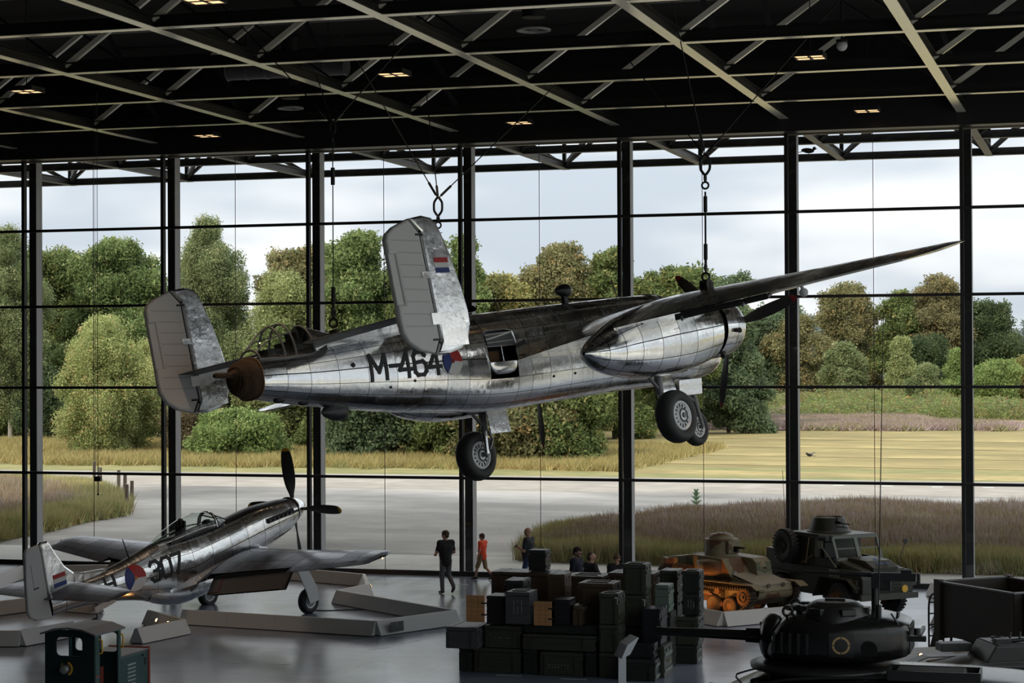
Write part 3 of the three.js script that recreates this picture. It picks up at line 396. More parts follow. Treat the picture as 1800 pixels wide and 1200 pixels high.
  T('light_bush', 'olive tall bush left of the see-through oak', -40.2, -252, 8.5, 6.4, { seed: 55, n: 2400, colors: G.birch, lobes: 13, shape: 'egg', spray: 'far', size: 0.8, bare: 0.04, cat: 'bush' });
  T('light_bush', 'yellowing bush at the right edge by the white mast', -12.6, -240, 6.2, 5, { seed: 56, n: 1800, colors: G.gold, lobes: 12, shape: 'egg', spray: 'far', size: 0.8, bare: 0.04, cat: 'bush' });
  T('dense_tree', 'dark tree at the right edge behind the white mast', -9.5, -300, 11, 9, { seed: 57, n: 2600, colors: G.dark, lobes: 13, shape: 'spread', spray: 'far', bare: 0.04 });
  // distant edge of the wood, greyed by the air
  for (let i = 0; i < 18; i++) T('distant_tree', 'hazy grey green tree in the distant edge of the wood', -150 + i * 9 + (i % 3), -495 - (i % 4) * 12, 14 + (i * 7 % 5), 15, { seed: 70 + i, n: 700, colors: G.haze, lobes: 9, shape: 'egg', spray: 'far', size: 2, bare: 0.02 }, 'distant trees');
  for (let i = 0; i < 11; i++) T('backing_tree', 'dark tree deep in the wood behind the front row', -120 + i * 8, -118 - (i % 3) * 8 - Math.max(0, i - 5) * 3, 13.5 + (i * 5 % 4), 12, { seed: 100 + i, n: 2400, colors: G.oak, lobes: 13, shape: 'spread', spray: 'far', bare: 0.02 }, 'trees behind the front row');
}
cover('far_scrub', 'low green scrub in front of the far trees', 'scrub', SPRAY.far, leafMat, 16000, (r) => { const z = -162 - r() * 85, x = mix(-64, 6, r()), n = fbm(x * 0.16, z * 0.1, 8, 3); if (n < 0.47) return null; const top = 0.3 + (n - 0.47) * 6; return [x, Math.max(0.2, r() * top), z, 0.5 + r() * 0.5]; }, (r) => lin(0.19 + r() * 0.12, 0.22 + r() * 0.1, 0.09 + r() * 0.04), 13);
{ // far small things
  const f = thing('wire_fence', 'dark wire fence in front of the far trees', 'fence', [-44, 0, -246]), fm = std(lin(0.05, 0.06, 0.06), 0.8);
  for (let i = 0; i < 17; i++) obj('post', bx(0.12, 2.3, 0.12, -14 + i * 2.6, 1.15, 0), i === 2 ? std(lin(0.4, 0.3, 0.2), 0.8) : fm, f);
  for (let i = 0; i < 7; i++) obj('wire', rod(V(-14, 0.25 + i * 0.33, 0), V(27.6, 0.25 + i * 0.33, 0), 0.035, 5), fm, f);
  const m = thing('signal_mast', 'white mast with a short side arm at the far right', 'mast', [-12.2, 0, -262]);
  obj('pole', rod(V(0, 0, 0), V(0, 14.5, 0), 0.13, 8, 0.09), M.white, m); obj('side_arm', rod(V(0, 9.2, 0), V(1.9, 9.2, 0), 0.11), M.white, m); obj('stay', rod(V(1.8, 9.2, 0), V(0.1, 7, 0), 0.03), M.white, m);
  for (const [x, z, l] of [[-28.2, -230.4, 'yellow and black marker drum in the heather before the young birches'], [-44.9, -240, 'yellow and black marker drum right of the fifth window post']]) { const t = thing('marker_drum', l, 'drum', [x, 0, z]); obj('drum_body', lathe([[0, 0], [0.42, 0], [0.44, 0.05], [0.44, 0.95], [0, 0.95]], 16), M.black, t); obj('lid', lathe([[0, 0.95], [0.47, 0.95], [0.47, 1.2], [0.4, 1.25], [0, 1.25]], 16), M.yellow, t); }
  const bird = (name, label, p, s, turn, fly) => { const t = thing(name, label, 'bird', p, turn); obj('body', [ball(0.09 * s, 0, 0.1 * s, 0, 1.9, 0.85, 0.9), ball(0.055 * s, 0.17 * s, 0.17 * s, 0), between(new THREE.ConeGeometry(0.02 * s, 0.08 * s, 6), V(0.2 * s, 0.165 * s, 0), V(0.28 * s, 0.15 * s, 0)), bx(0.2 * s, 0.015 * s, 0.07 * s, -0.23 * s, 0.07 * s, 0, 0, 0, 0.2)], M.black, t); for (const d of [-1, 1]) obj('wing', fly ? prism([[-0.08, 0], [0.08, 0], [0.02, 0.3], [-0.1, 0.42]], 0.015).scale(s, s, s).rotateX(d * PI / 2 - d * 0.25).translate(0, 0.12 * s, 0) : ball(0.1 * s, -0.06 * s, 0.12 * s, d * 0.07 * s, 1.7, 0.6, 0.3), M.black, t); if (!fly) for (const d of [-1, 1]) obj('leg', rod(V(0, -0.0, d * 0.04 * s), V(0.01, 0.08 * s, d * 0.04 * s), 0.008), M.black, t); return t; };
  bird('crow', 'black crow perched on the canopy beam outside the glass', [-10.35, 13.79, -12.0], 1.15, 0.2, false);
  bird('flying_crow', 'black bird flying low over the mown field', [-16.3, 1.2, -52.5], 1.1, 2.7, true);
  const stake = std(lin(0.14, 0.11, 0.085), 0.9);
  [[-50.5, -34.6, 1.15, 'tallest weathered stake at the back of the left bed edge'], [-49.2, -32.8, 0.95, 'second stake from the back along the left bed edge'], [-46.6, -29.8, 1.0, 'third stake from the back along the left bed edge'], [-44.8, -27.0, 0.95, 'middle stake along the left bed edge'], [-43.0, -24.2, 0.85, 'stake left of the hanging plumb line end'], [-41.6, -21.0, 0.9, 'nearest stake at the left bed corner'], [-58.2, -42, 1.0, 'lone stake behind the leftmost window post']].forEach(([x, z, h, l]) => { const t = thing('stake', l, 'stake', [x, 0, z], 0.3, 'stakes along the left bed'); obj('shaft', rod(V(0, -0.05, 0), V(0.02, h + 0.35, 0), 0.1, 7, 0.085), stake, t); obj('top_cut', disc(0.085, 0.02, 0.02, h + 0.355, 0, 'y', 7), barkPale, t); });
  const sap = thing('sapling', 'small blue green sapling at the edge of the right bed', 'sapling', [-17.4, 0, -26.6]);
  obj('stem', rod(V(0, 0, 0), V(0, 0.95, 0), 0.02), barkMat, sap);
  obj('needle_whorls', [0.2, 0.4, 0.58, 0.74, 0.88].flatMap((y, i) => [0, 1, 2, 3, 4, 5].map((k) => rod(V(0, y, 0), V(Math.cos(k * 1.05 + i) * (0.3 - i * 0.05), y + 0.16, Math.sin(k * 1.05 + i) * (0.3 - i * 0.05)), 0.05, 5, 0.012))), std(lin(0.16, 0.27, 0.14), 0.9), sap);
}
// ---------------------------------------------------------------- aircraft kit (local axes: x right, y up, z aft)
function craft(name, label, P, h, p, b, base) {
  const t = thing(name, label, 'airplane'), f = V(Math.sin(h) * Math.cos(p), Math.sin(p), -Math.cos(h) * Math.cos(p)), r0 = V(Math.cos(h), 0, Math.sin(h)), u0 = new THREE.Vector3().crossVectors(r0, f);
  const r = r0.clone().multiplyScalar(Math.cos(b)).addScaledVector(u0, -Math.sin(b)), u = new THREE.Vector3().crossVectors(r, f);
  t.quaternion.setFromRotationMatrix(M4().makeBasis(r, u, f.clone().negate()));
  t.position.copy(P); t.updateMatrixWorld(true);
  return t;
}
// riveted plates over a dark under-skin: fn(off) gives the surface, S and T the plate edges
function plated(parent, name, fn, S, T, o = {}) {
  const r = rng(o.seed || 1), s0 = S[0], s1 = S[S.length - 1], t0 = T[0], t1 = T[T.length - 1], skip = o.skip || (() => false), under = fn(0.012), top = fn(0), gap = o.gap ?? 0.006, G_ = [];
  for (let i = 0; i < S.length - 1; i++) for (let j = 0; j < T.length - 1; j++) if (!skip(i, j)) G_.push(patch(under, S[i], S[i + 1], o.ns || 3, T[j], T[j + 1], o.nt || 3, o.out || 1));
  const p = obj(name, G_, o.underMat || M.seam, parent);
  for (let i = 0; i < S.length - 1; i++) for (let j = 0; j < T.length - 1; j++) {
    if (skip(i, j)) continue;
    const a = top(S[i], (T[j] + T[j + 1]) / 2), b = top(S[i + 1], (T[j] + T[j + 1]) / 2), c = top((S[i] + S[i + 1]) / 2, T[j]), d = top((S[i] + S[i + 1]) / 2, T[j + 1]), gs = gap / Math.max(a.distanceTo(b), 0.02) * (S[i + 1] - S[i]), gt = gap / Math.max(c.distanceTo(d), 0.02) * (T[j + 1] - T[j]);
    const m = o.mat ? o.mat(i, j, r) : alu[Math.floor(r() * alu.length)], g = patch(top, S[i] + gs, S[i + 1] - gs, o.ns || 3, T[j] + gt, T[j + 1] - gt, o.nt || 3, o.out || 1), uv = g.attributes.uv, ou = r() * 5, ov = r() * 5;
    for (let k = 0; k < uv.count; k++) uv.setXY(k, uv.getX(k) + ou, uv.getY(k) + ov);
    const nn = g.attributes.normal, wob = o.wob ?? 0.02, wx = (r() - 0.5) * wob, wy = (r() - 0.5) * wob, wz = (r() - 0.5) * wob; for (let k = 0; k < nn.count; k++) { const q = V(nn.getX(k) + wx, nn.getY(k) + wy, nn.getZ(k) + wz).normalize(); nn.setXYZ(k, q.x, q.y, q.z); }
    obj(o.plate || 'skin_panel', g, m, p);
  }
  return p;
}
// wing: stations {r, le, te, u, th, inc}; t runs from the trailing edge over the top (0..0.5) to the nose and back underneath
const wing = (st, side = 1) => (off) => (s, t) => {
  const q = interp(st, 'r', s), c = q.te - q.le, top = t < 0.5, x = top ? 1 - t * 2 : t * 2 - 1, xx = sm(clamp(x)) * 0.35 + clamp(x) * 0.65, y = 5 * q.th * (0.2969 * Math.sqrt(Math.max(xx, 0)) - 0.126 * xx - 0.3516 * xx * xx + 0.2843 * xx ** 3 - 0.1015 * xx ** 4), cam = 0.02 * 4 * xx * (1 - xx);
  return V(side * s, q.u + (cam + (top ? y : -y)) * c - (xx - 0.3) * c * q.inc - (top ? off : -off) * 0.6, q.le + xx * c);
};
const even = (a, b, n) => Array.from({ length: n + 1 }, (_, i) => mix(a, b, i / n));
// block lettering painted on a body side: strokes in a 0.62 x 1 cell
const GLYPH = { M: [[[0, 0], [0, 1]], [[0, 1], [0.31, 0.3]], [[0.31, 0.3], [0.62, 1]], [[0.62, 1], [0.62, 0]]], '-': [[[0.08, 0.5], [0.54, 0.5]]], 4: [[[0.45, 0], [0.45, 1]], [[0.45, 1], [0, 0.3]], [[0, 0.3], [0.62, 0.3]]], 6: [[[0.6, 0.82], [0.45, 0.98], [0.15, 0.98], [0.02, 0.82], [0.02, 0.16], [0.15, 0.02], [0.46, 0.02], [0.6, 0.16], [0.6, 0.46], [0.46, 0.58], [0.1, 0.54]]], 3: [[[0.02, 0.84], [0.15, 0.98], [0.46, 0.98], [0.6, 0.84], [0.6, 0.66], [0.44, 0.52], [0.6, 0.4], [0.6, 0.16], [0.46, 0.02], [0.15, 0.02], [0.02, 0.16]], [[0.44, 0.52], [0.24, 0.52]]], 0: [[[0.15, 0.02], [0.02, 0.16], [0.02, 0.84], [0.15, 0.98], [0.46, 0.98], [0.6, 0.84], [0.6, 0.16], [0.46, 0.02], [0.15, 0.02]]], 7: [[[0, 0.96], [0.6, 0.96], [0.22, 0]]], H: [[[0.04, 0], [0.04, 1]], [[0.58, 0], [0.58, 1]], [[0.04, 0.5], [0.58, 0.5]]], 2: [[[0.02, 0.82], [0.15, 0.98], [0.46, 0.98], [0.6, 0.82], [0.6, 0.6], [0.02, 0.04], [0.62, 0.04]]], 9: [[[0.02, 0.16], [0.16, 0.02], [0.46, 0.02], [0.6, 0.16], [0.6, 0.84], [0.46, 0.98], [0.16, 0.98], [0.02, 0.84], [0.02, 0.56], [0.16, 0.43], [0.58, 0.47]]] };
function paintStrip(place, pts, w) { // a painted stroke laid on a surface: place(p, q) -> point
  const P = [], I = [], U = [];
  for (let k = 0; k < pts.length - 1; k++) {
    const [ax, ay] = pts[k], [bx_, by] = pts[k + 1], l = Math.hypot(bx_ - ax, by - ay), dx = (bx_ - ax) / l, dy = (by - ay) / l, n = Math.max(2, Math.ceil(l / 0.15)), e = w / 2 * 0.9;
    const o = P.length / 3; for (let i = 0; i <= n; i++) for (const s of [-1, 0, 1]) { const t = mix(-e, l + e, i / n), p = place(ax + dx * t - dy * s * w / 2, ay + dy * t + dx * s * w / 2); P.push(p.x, p.y, p.z); U.push(0, 0); }
    for (let i = 0; i < n; i++) for (let j = 0; j < 2; j++) { const a = o + i * 3 + j; I.push(a, a + 3, a + 1, a + 3, a + 4, a + 1); }
  }
  const g = new THREE.BufferGeometry(); g.setAttribute('position', new THREE.Float32BufferAttribute(P, 3)); g.setAttribute('uv', new THREE.Float32BufferAttribute(U, 2)); g.setIndex(I); g.computeVertexNormals(); return g;
}
function sector(place, r, a0, a1, n = 10, m = 5, r0 = 0) { const P = [], I = [], U = []; for (let i = 0; i <= n; i++) for (let j = 0; j <= m; j++) { const a = mix(a0, a1, i / n), q = mix(r0, r, j / m), p = place(Math.cos(a) * q, Math.sin(a) * q); P.push(p.x, p.y, p.z); U.push(0, 0); } for (let i = 0; i < n; i++) for (let j = 0; j < m; j++) { const a = i * (m + 1) + j, b = a + m + 1; I.push(a, a + 1, b, b, a + 1, b + 1); } const g = new THREE.BufferGeometry(); g.setAttribute('position', new THREE.Float32BufferAttribute(P, 3)); g.setAttribute('uv', new THREE.Float32BufferAttribute(U, 2)); g.setIndex(I); g.computeVertexNormals(); return g; }
function roundel(parent, place, r, turn) { // tricolour disc with an orange centre
  obj('roundel', sector(place, r, turn, turn + PI * 2 / 3), M.red, parent); obj('roundel', sector(place, r, turn + PI * 2 / 3, turn + PI * 4 / 3), M.blue, parent); obj('roundel', sector(place, r, turn + PI * 4 / 3, turn + PI * 2), M.white, parent);
}
function propeller(parent, c, n, R, th0, o = {}) {
  const hub = obj('propeller', [lathe([[0, -0.42], [0.07, -0.4], [0.13, -0.28], [0.14, -0.1], [0.17, -0.06], [0.17, 0.1], [0.1, 0.14], [0, 0.14]], 18, 'z').translate(c.x, c.y, c.z)], o.hubMat || M.gearGrey, parent);
  for (let k = 0; k < n; k++) {
    const th = th0 + k * 2 * PI / n, prof = o.prof || [[0.1, 0.09, 0.09, 1.2], [0.3, 0.11, 0.08, 1.0], [0.55, 0.22, 0.05, 0.75], [0.8, 0.28, 0.035, 0.6], [1.15, 0.29, 0.026, 0.46], [1.5, 0.26, 0.018, 0.36], [1.72, 0.2, 0.014, 0.32], [1.85, 0.13, 0.01, 0.3], [1.92, 0.03, 0.006, 0.3]];
    const st = prof.map(([r, w, t, a]) => ({ r: r / 1.92 * R, w, t, a })), f = (s, t) => { const q = interp(st, 'r', s), ph = t * PI * 2, x = q.w / 2 * Math.cos(ph), y = q.t / 2 * Math.sin(ph), cx = x * Math.cos(q.a) - y * Math.sin(q.a), cz = x * Math.sin(q.a) + y * Math.cos(q.a); return V(cx * (o.hand || 1), s, cz); };
    const turn = (g) => g.rotateZ(th - PI / 2).translate(c.x, c.y, c.z), tip = o.tip ?? R * 0.93;
    obj('blade', turn(patch(f, 0.1 / 1.92 * R, tip, 16, 0, 1, 12, o.hand === -1 ? 1 : -1)), o.bladeMat || M.blade, hub); obj('blade_tip', turn(patch(f, tip, R, 4, 0, 1, 12, o.hand === -1 ? 1 : -1)), o.tipMat || M.darkRed, hub);
  }
  return hub;
}
function wheel(parent, c, R, w, axle = 'x', face = 1) {
  const t = obj('wheel', lathe([[R * 0.55, -w * 0.36], [R * 0.62, -w * 0.46], [R * 0.78, -w * 0.5], [R * 0.9, -w * 0.42], [R * 0.97, -w * 0.25], [R, 0], [R * 0.97, w * 0.25], [R * 0.9, w * 0.42], [R * 0.78, w * 0.5], [R * 0.62, w * 0.46], [R * 0.55, w * 0.36]], 40, axle).translate(c.x, c.y, c.z), M.tyre, parent);
  for (const d of [-1, 1]) obj('rim', lathe([[R * 0.56, d * w * 0.37], [R * 0.53, d * w * 0.44], [R * 0.47, d * w * 0.42], [R * 0.44, d * w * 0.3], [R * 0.30, d * w * 0.34], [R * 0.27, d * w * 0.46], [R * 0.14, d * w * 0.5], [0.001, d * w * 0.5]], 32, axle).translate(c.x, c.y, c.z), M.rim, t);
  for (const d of [-1, 1]) { const s = []; for (let k = 0; k < 14; k++) { const a = k / 14 * PI * 2, g = bx(0.012, R * 0.13, R * 0.075, 0, R * 0.375, 0).rotateX(a).translate(d * w * 0.325, 0, 0); s.push(g.translate(c.x, c.y, c.z)); } obj('rim_slot', s, M.black, t); obj('hub_cap', disc(R * 0.1, 0.05, c.x + d * w * 0.52, c.y, c.z, 'x', 16), M.gearGrey, t); obj('brake_ring', ring(R * 0.23, R * 0.03, c.x + d * w * 0.47, c.y, c.z, 'x', 24), M.black, t); }
  return t;
}
// ---------------------------------------------------------------- the hanging bomber
const BOMBER = craft('bomber_plane', 'large polished metal twin-engine bomber hanging from cables, lettered M-464', V(-9.742, 7.163, 7.321), 22.06 * PI / 180, 2.99 * PI / 180, -10.08 * PI / 180);
{
  const B = BOMBER, ST = [{ a: 0.5, w: 0.16, t: 0.0, b: -0.42, n: 2.2 }, { a: 0.8, w: 0.4, t: 0.25, b: -0.72, n: 2.3 }, { a: 1.3, w: 0.56, t: 0.45, b: -0.92, n: 2.4 }, { a: 2.2, w: 0.67, t: 0.62, b: -1.02, n: 2.6 }, { a: 2.9, w: 0.7, t: 1.12, b: -1.05, n: 2.5 }, { a: 3.7, w: 0.72, t: 1.2, b: -1.06, n: 2.5 }, { a: 5.4, w: 0.73, t: 1.15, b: -1.07, n: 2.6 }, { a: 7.5, w: 0.73, t: 1.08, b: -1.13, n: 2.6 }, { a: 9.0, w: 0.725, t: 1.02, b: -1.17, n: 2.55 }, { a: 10.3, w: 0.715, t: 0.97, b: -1.17, n: 2.5 }, { a: 11.8, w: 0.69, t: 0.92, b: -1.06, n: 2.4 }, { a: 13.2, w: 0.64, t: 0.83, b: -0.94, n: 2.35 }, { a: 14.4, w: 0.57, t: 0.68, b: -0.79, n: 2.35 }, { a: 15.6, w: 0.49, t: 0.52, b: -0.63, n: 2.35 }, { a: 16.5, w: 0.43, t: 0.42, b: -0.48, n: 2.4 }, { a: 16.98, w: 0.39, t: 0.36, b: -0.40, n: 2.5 }];
  const S = [0.5, 0.9, 1.4, 2.2, 2.9, 3.6, 4.4, 5.2, 6.0, 6.8, 7.6, 8.4, 9.05, 9.55, 10.5, 11.2, 11.9, 12.6, 13.4, 14.2, 15.0, 15.75, 16.35, 16.98], T = [0, 0.042, 0.078, 0.125, 0.19, 0.25, 0.31, 0.375, 0.44, 0.5, 0.58, 0.66, 0.75, 0.83, 0.885, 0.945, 1].map((v) => v);
  const win = (i, j) => S[i] === 9.55 && (j === 0 || j === 1 || j === 15);
  const fus = plated(B, 'fuselage', (o) => body(ST, o), S, T, { seed: 7, out: -1, skip: win, nt: 4 });
  obj('tail_bulkhead', ball(0.36, 0, -0.02, 16.95, 1, 1, 0.2), M.seam, fus);
  obj('nose_cap', ball(0.2, 0, -0.21, 0.55, 1, 1.1, 1.1), aluSmooth, fus);
  // the waist window, its deflector and lower blister on the visible side, a plain pane on the other
  const sx = (a, u, o) => V(sideX(ST, a, u, o), u, a), F = body(ST, 0.02);
  obj('waist_window', [bx(0.05, 1.0, 1.2, 0.3, 0.05, 10.03)], M.black, B);
  obj('inner_board', [bx(0.02, 0.28, 0.42, 0.62, -0.08, 10.26)], std(lin(0.10, 0.05, 0.02), 0.8), B);
  obj('window_frame', [tube([sx(10.5, 0.48, 0.01), sx(9.55, 0.48, 0.01), sx(9.55, -0.2, 0.01), sx(10.5, -0.2, 0.01)], 0.022, 6, 60, true), rod(sx(10.03, 0.16, 0.005), sx(10.03, -0.2, 0.005), 0.02), rod(sx(10.5, 0.16, 0.005), sx(9.55, 0.16, 0.005), 0.02)], alu[1], B);
  obj('window_pane', patch((s, t) => sx(s, t, 0.012), 9.57, 10.48, 8, 0.17, 0.47, 8), new THREE.MeshPhysicalMaterial({ color: lin(0.75, 0.78, 0.8), roughness: 0.03, transmission: 0.25, thickness: 0, metalness: 0.75 }), B);
  obj('blister', patch((s, t) => { const a = (t - 0.5) * PI, c = Math.cos(s * PI / 2); return V(sideX(ST, 10.05, -0.2 - 0.27 * Math.sin(s * PI / 2), 0) + 0.11 * Math.cos(a) * c, -0.2 - 0.27 * Math.sin(s * PI / 2), 10.05 + 0.47 * Math.sin(a) * Math.sqrt(Math.max(c, 0))); }, 0, 0.995, 10, 0, 1, 16), aluSmooth, B);
  obj('wind_deflector', bar(sx(9.5, 0.13, 0.02), sx(9.32, 0.2, 0.12), 0.05, 0.1), M.black, B);
  obj('waist_gun_port', disc(0.05, 0.05, sideX(ST, 14.6, 0.02), 0.02, 14.6, 'x', 4), M.black, B);
  for (const [a, u] of [[12.9, -0.42], [8.3, -0.62], [7.5, -0.6], [13.6, -0.5]]) obj('drain_port', disc(0.03, 0.03, sideX(ST, a, u, 0), u, a, 'x', 10), M.black, B);
  // registration and roundel, on both sides
  for (const d of [1, -1]) {
    const put = (a0, u0, flipA) => (p, q) => { const a = a0 - d * flipA * p, u = u0 + q; return V(d * sideX(ST, a, u, 0.014), u, a); };
    const at = { 1: [14.12, 13.62, 13.32, 12.88, 12.44], '-1': [12.3, 12.84, 13.2, 13.65, 14.1] }[d];
    [...'M-464'].forEach((ch, k) => obj('letter', GLYPH[ch].map((s) => paintStrip(put(at[k], -0.32, 1), s.map(([p, q]) => [p * (ch === 'M' ? 0.68 : 0.58), q * 0.5]), 0.085)), M.ink, B));
    roundel(B, put(d > 0 ? 11.7 : 14.5, -0.08, 1), 0.3, -0.12);
    obj('roundel_centre', sector((p, q) => { const z = V(d * sideX(ST, (d > 0 ? 11.7 : 14.5) - p * d, -0.08 + q, 0.019), -0.08 + q, (d > 0 ? 11.7 : 14.5) - p * d); return z; }, 0.055, 0, PI * 2, 14, 2), M.darkRed, B);
  }
  // cockpit glazing
  const cock = obj('cockpit_canopy', patch(body(ST, -0.006), 2.15, 3.5, 12, 0.1, 0.4, 14, -1), new THREE.MeshPhysicalMaterial({ color: lin(0.55, 0.6, 0.58), roughness: 0.04, transmission: 0.5, thickness: 0 }), B);
  obj('canopy_frame', [2.2, 2.5, 2.8, 3.1, 3.45].map((a) => tube(even(0.09, 0.41, 12).map((t) => body(ST, -0.01)(a, t)), 0.022, 5, 24)).concat([0.13, 0.2, 0.3, 0.37].map((t) => tube(even(2.15, 3.5, 8).map((a) => body(ST, -0.01)(a, t)), 0.018, 5, 16))), alu[1], cock);
  obj('nose_glazing', patch(body(ST, -0.008), 0.7, 1.35, 8, 0.02, 0.48, 14, -1), M.glassClear, B);
  // tail gunner's canopy
  const CN = [{ a: 14.4, w: 0.14, t: 0.72, b: 0.48, n: 2 }, { a: 15.0, w: 0.32, t: 0.86, b: 0.1, n: 2 }, { a: 15.5, w: 0.38, t: 0.97, b: -0.3, n: 2 }, { a: 15.9, w: 0.38, t: 1.01, b: -0.38, n: 2 }, { a: 16.3, w: 0.36, t: 0.95, b: -0.37, n: 2 }, { a: 16.65, w: 0.32, t: 0.76, b: -0.15, n: 2 }, { a: 16.9, w: 0.27, t: 0.48, b: 0.14, n: 2 }];
  const tc = obj('gunner_canopy', patch(body(CN), 15.42, 16.88, 16, 0.02, 0.48, 16, -1), M.glassClear, B);
  obj('canopy_frame', [15.42, 15.95, 16.25, 16.86].map((a) => tube(even(0, 0.5, 12).map((t) => body(CN, -0.006)(a, t)), 0.024, 6, 28)).concat([0.12, 0.25, 0.38].map((t) => tube(even(15.9, 16.88, 8).map((a) => body(CN, -0.006)(a, t)), 0.016, 5, 18))).concat([0, 0.5].map((t) => tube(even(15.42, 16.88, 10).map((a) => body(CN, -0.004)(a, t)), 0.03, 5, 24))), M.gearGrey, tc);
  obj('canopy_fairing', patch(body(CN), 14.4, 15.42, 12, 0.0, 0.5, 16, -1), alu[1], B);
  obj('gunner_seat', [rb(0.36, 0.4, 0.1, 0.04, 0, 0.66, 15.6, 0.15), bx(0.5, 0.2, 0.3, 0, 0.55, 15.75), bx(0.3, 0.12, 0.4, 0, 0.46, 16.3)], M.black, B);
  // canvas cover over the tail guns
  const CV = [{ a: 16.96, w: 0.40, t: 0.36, b: -0.41, n: 2.6 }, { a: 17.08, w: 0.39, t: 0.36, b: -0.38, n: 2.4 }, { a: 17.22, w: 0.33, t: 0.32, b: -0.33, n: 2.2 }, { a: 17.32, w: 0.25, t: 0.26, b: -0.27, n: 2.1 }, { a: 17.38, w: 0.1, t: 0.15, b: 0.0, n: 2 }, { a: 17.48, w: 0.05, t: 0.13, b: 0.04, n: 2 }, { a: 17.82, w: 0.045, t: 0.14, b: 0.06, n: 2 }, { a: 17.86, w: 0.02, t: 0.12, b: 0.08, n: 2 }];
  const fold = tex(128, (u, v) => { const h = 0.5 + 0.35 * Math.sin(u * 20 + fbm(u * 4, v * 4, 2, 3, 4, 4) * 9); return [h, h, h]; });
  obj('gun_cover', patch(body(CV, -0.012), 16.96, 17.86, 34, 0, 1, 30, -1), std(lin(0.06, 0.034, 0.016), 0.95, 0, { bumpMap: fold, bumpScale: 0.03 }), B);
  obj('cover_lacing', tube(even(0, 1, 40).map((t) => body(CV, -0.025)(16.98, t)), 0.014, 5, 90), std(lin(0.25, 0.14, 0.06), 0.8), B);
  // wing, in two halves
  const W = [{ r: 0.55, le: 5.5, te: 9.5, u: 0.12, th: 0.17, inc: 0.11 }, { r: 2.95, le: 5.78, te: 9.3, u: 0.3, th: 0.165, inc: 0.115 }, { r: 3.62, le: 5.85, te: 9.18, u: 0.33, th: 0.16, inc: 0.12 }, { r: 6.5, le: 6.05, te: 8.3, u: 0.33, th: 0.14, inc: 0.13 }, { r: 9.4, le: 6.1, te: 7.5, u: 0.33, th: 0.115, inc: 0.13 }, { r: 9.95, le: 6.22, te: 7.25, u: 0.35, th: 0.09, inc: 0.12 }, { r: 10.25, le: 6.5, te: 6.9, u: 0.36, th: 0.06, inc: 0.1 }];
  for (const d of [1, -1]) {
    const w = plated(B, 'wing', wing(W, d), [0.55, 1.3, 2.2, 3.0, 3.8, 4.6, 5.4, 6.2, 7.0, 7.8, 8.6, 9.4, 9.95, 10.25], [0.0, 0.12, 0.25, 0.38, 0.5, 0.62, 0.75, 0.88, 1], { seed: 40 + d, out: d > 0 ? 1 : -1, ns: 3, nt: 4, wob: 0.012 });
    const fp = (r, k, dy) => { const q = interp(W, 'r', r), z = q.le + (q.te - q.le) * k; return V(d * r, q.u - (k - 0.3) * (q.te - q.le) * q.inc - dy, z); };
    for (const [r0, r1] of [[4.55, 5.95], [6.02, 6.5]]) obj('flap', [bar(fp(r0, 0.93, 0.09), fp(r1, 0.93, 0.09), 0.36, 0.05, V(0, 1, 0.25)), bar(fp(r0, 0.985, 0.09), fp(r1, 0.985, 0.09), 0.04, 0.13)], M.blade, B);
    for (const r of [5.98, 4.7]) obj('flap_hinge', bar(fp(r, 0.8, 0.06), fp(r, 1.0, 0.14), 0.05, 0.1), M.steel, B);
    obj('aileron', bar(fp(6.7, 0.93, 0.035), fp(9.3, 0.93, 0.02), 0.3, 0.03, V(0, 1, 0.06)), M.dope, B);
    obj('wing_lamp', ball(0.1, d * 6.1, 0.13, 6.1, 1, 1, 1), std(lin(0.45, 0.47, 0.47), 0.3), B); obj('lamp_stem', rod(V(d * 6.1, 0.16, 6.1), V(d * 6.1, 0.42, 6.2), 0.04), M.steel, B);
    // nacelle, cowling, engine
    const cx = d * 2.95, NA = [[5.62, 0.69, 0.6, -0.86, 2.1], [6.1, 0.7, 0.62, -0.95, 2.15], [6.95, 0.69, 0.61, -1.06, 2.2], [7.6, 0.67, 0.54, -1.08, 2.2], [8.3, 0.62, 0.41, -1.07, 2.15], [8.9, 0.54, 0.25, -1.0, 2.1], [9.4, 0.43, 0.05, -0.9, 2.05], [9.75, 0.32, -0.12, -0.77, 2], [10.0, 0.18, -0.28, -0.6, 2], [10.12, 0.03, -0.4, -0.46, 2]].map(([a, w, t, b, n]) => ({ a, c: cx, w, t, b, n }));
    plated(B, 'nacelle', (o) => body(NA, o), [5.62, 6.1, 6.75, 7.4, 8.05, 8.7, 9.2, 9.65, 10.12], [0, 0.09, 0.19, 0.31, 0.41, 0.5, 0.59, 0.68, 0.75, 0.82, 0.91, 1], { seed: 60 + d, out: -1, gap: 0.008 });
    const CO = [[4.42, 0.46, 0.36, -0.56, 2], [4.47, 0.54, 0.44, -0.64, 2], [4.65, 0.63, 0.53, -0.73, 2], [5.0, 0.69, 0.59, -0.79, 2], [5.48, 0.71, 0.61, -0.82, 2]].map(([a, w, t, b, n]) => ({ a, c: cx, w, t, b, n }));
    plated(B, 'cowling', (o) => body(CO, o), [4.42, 4.65, 5.0, 5.48], even(0, 1, 9), { seed: 70 + d, out: -1, nt: 5, gap: 0.007 });
    obj('cowl_flap_gap', [disc(0.64, 0.3, d * 2.95, -0.11, 5.55, 'z', 30)], M.black, B);
    obj('engine_front', [disc(0.55, 0.1, d * 2.95, -0.1, 4.95, 'z', 26)].concat(even(0, PI * 2 * 13 / 14, 13).map((a) => disc(0.1, 0.28, d * 2.95 + Math.cos(a) * 0.34, -0.1 + Math.sin(a) * 0.34, 4.75, 'z', 8))), M.gearGrey, B);
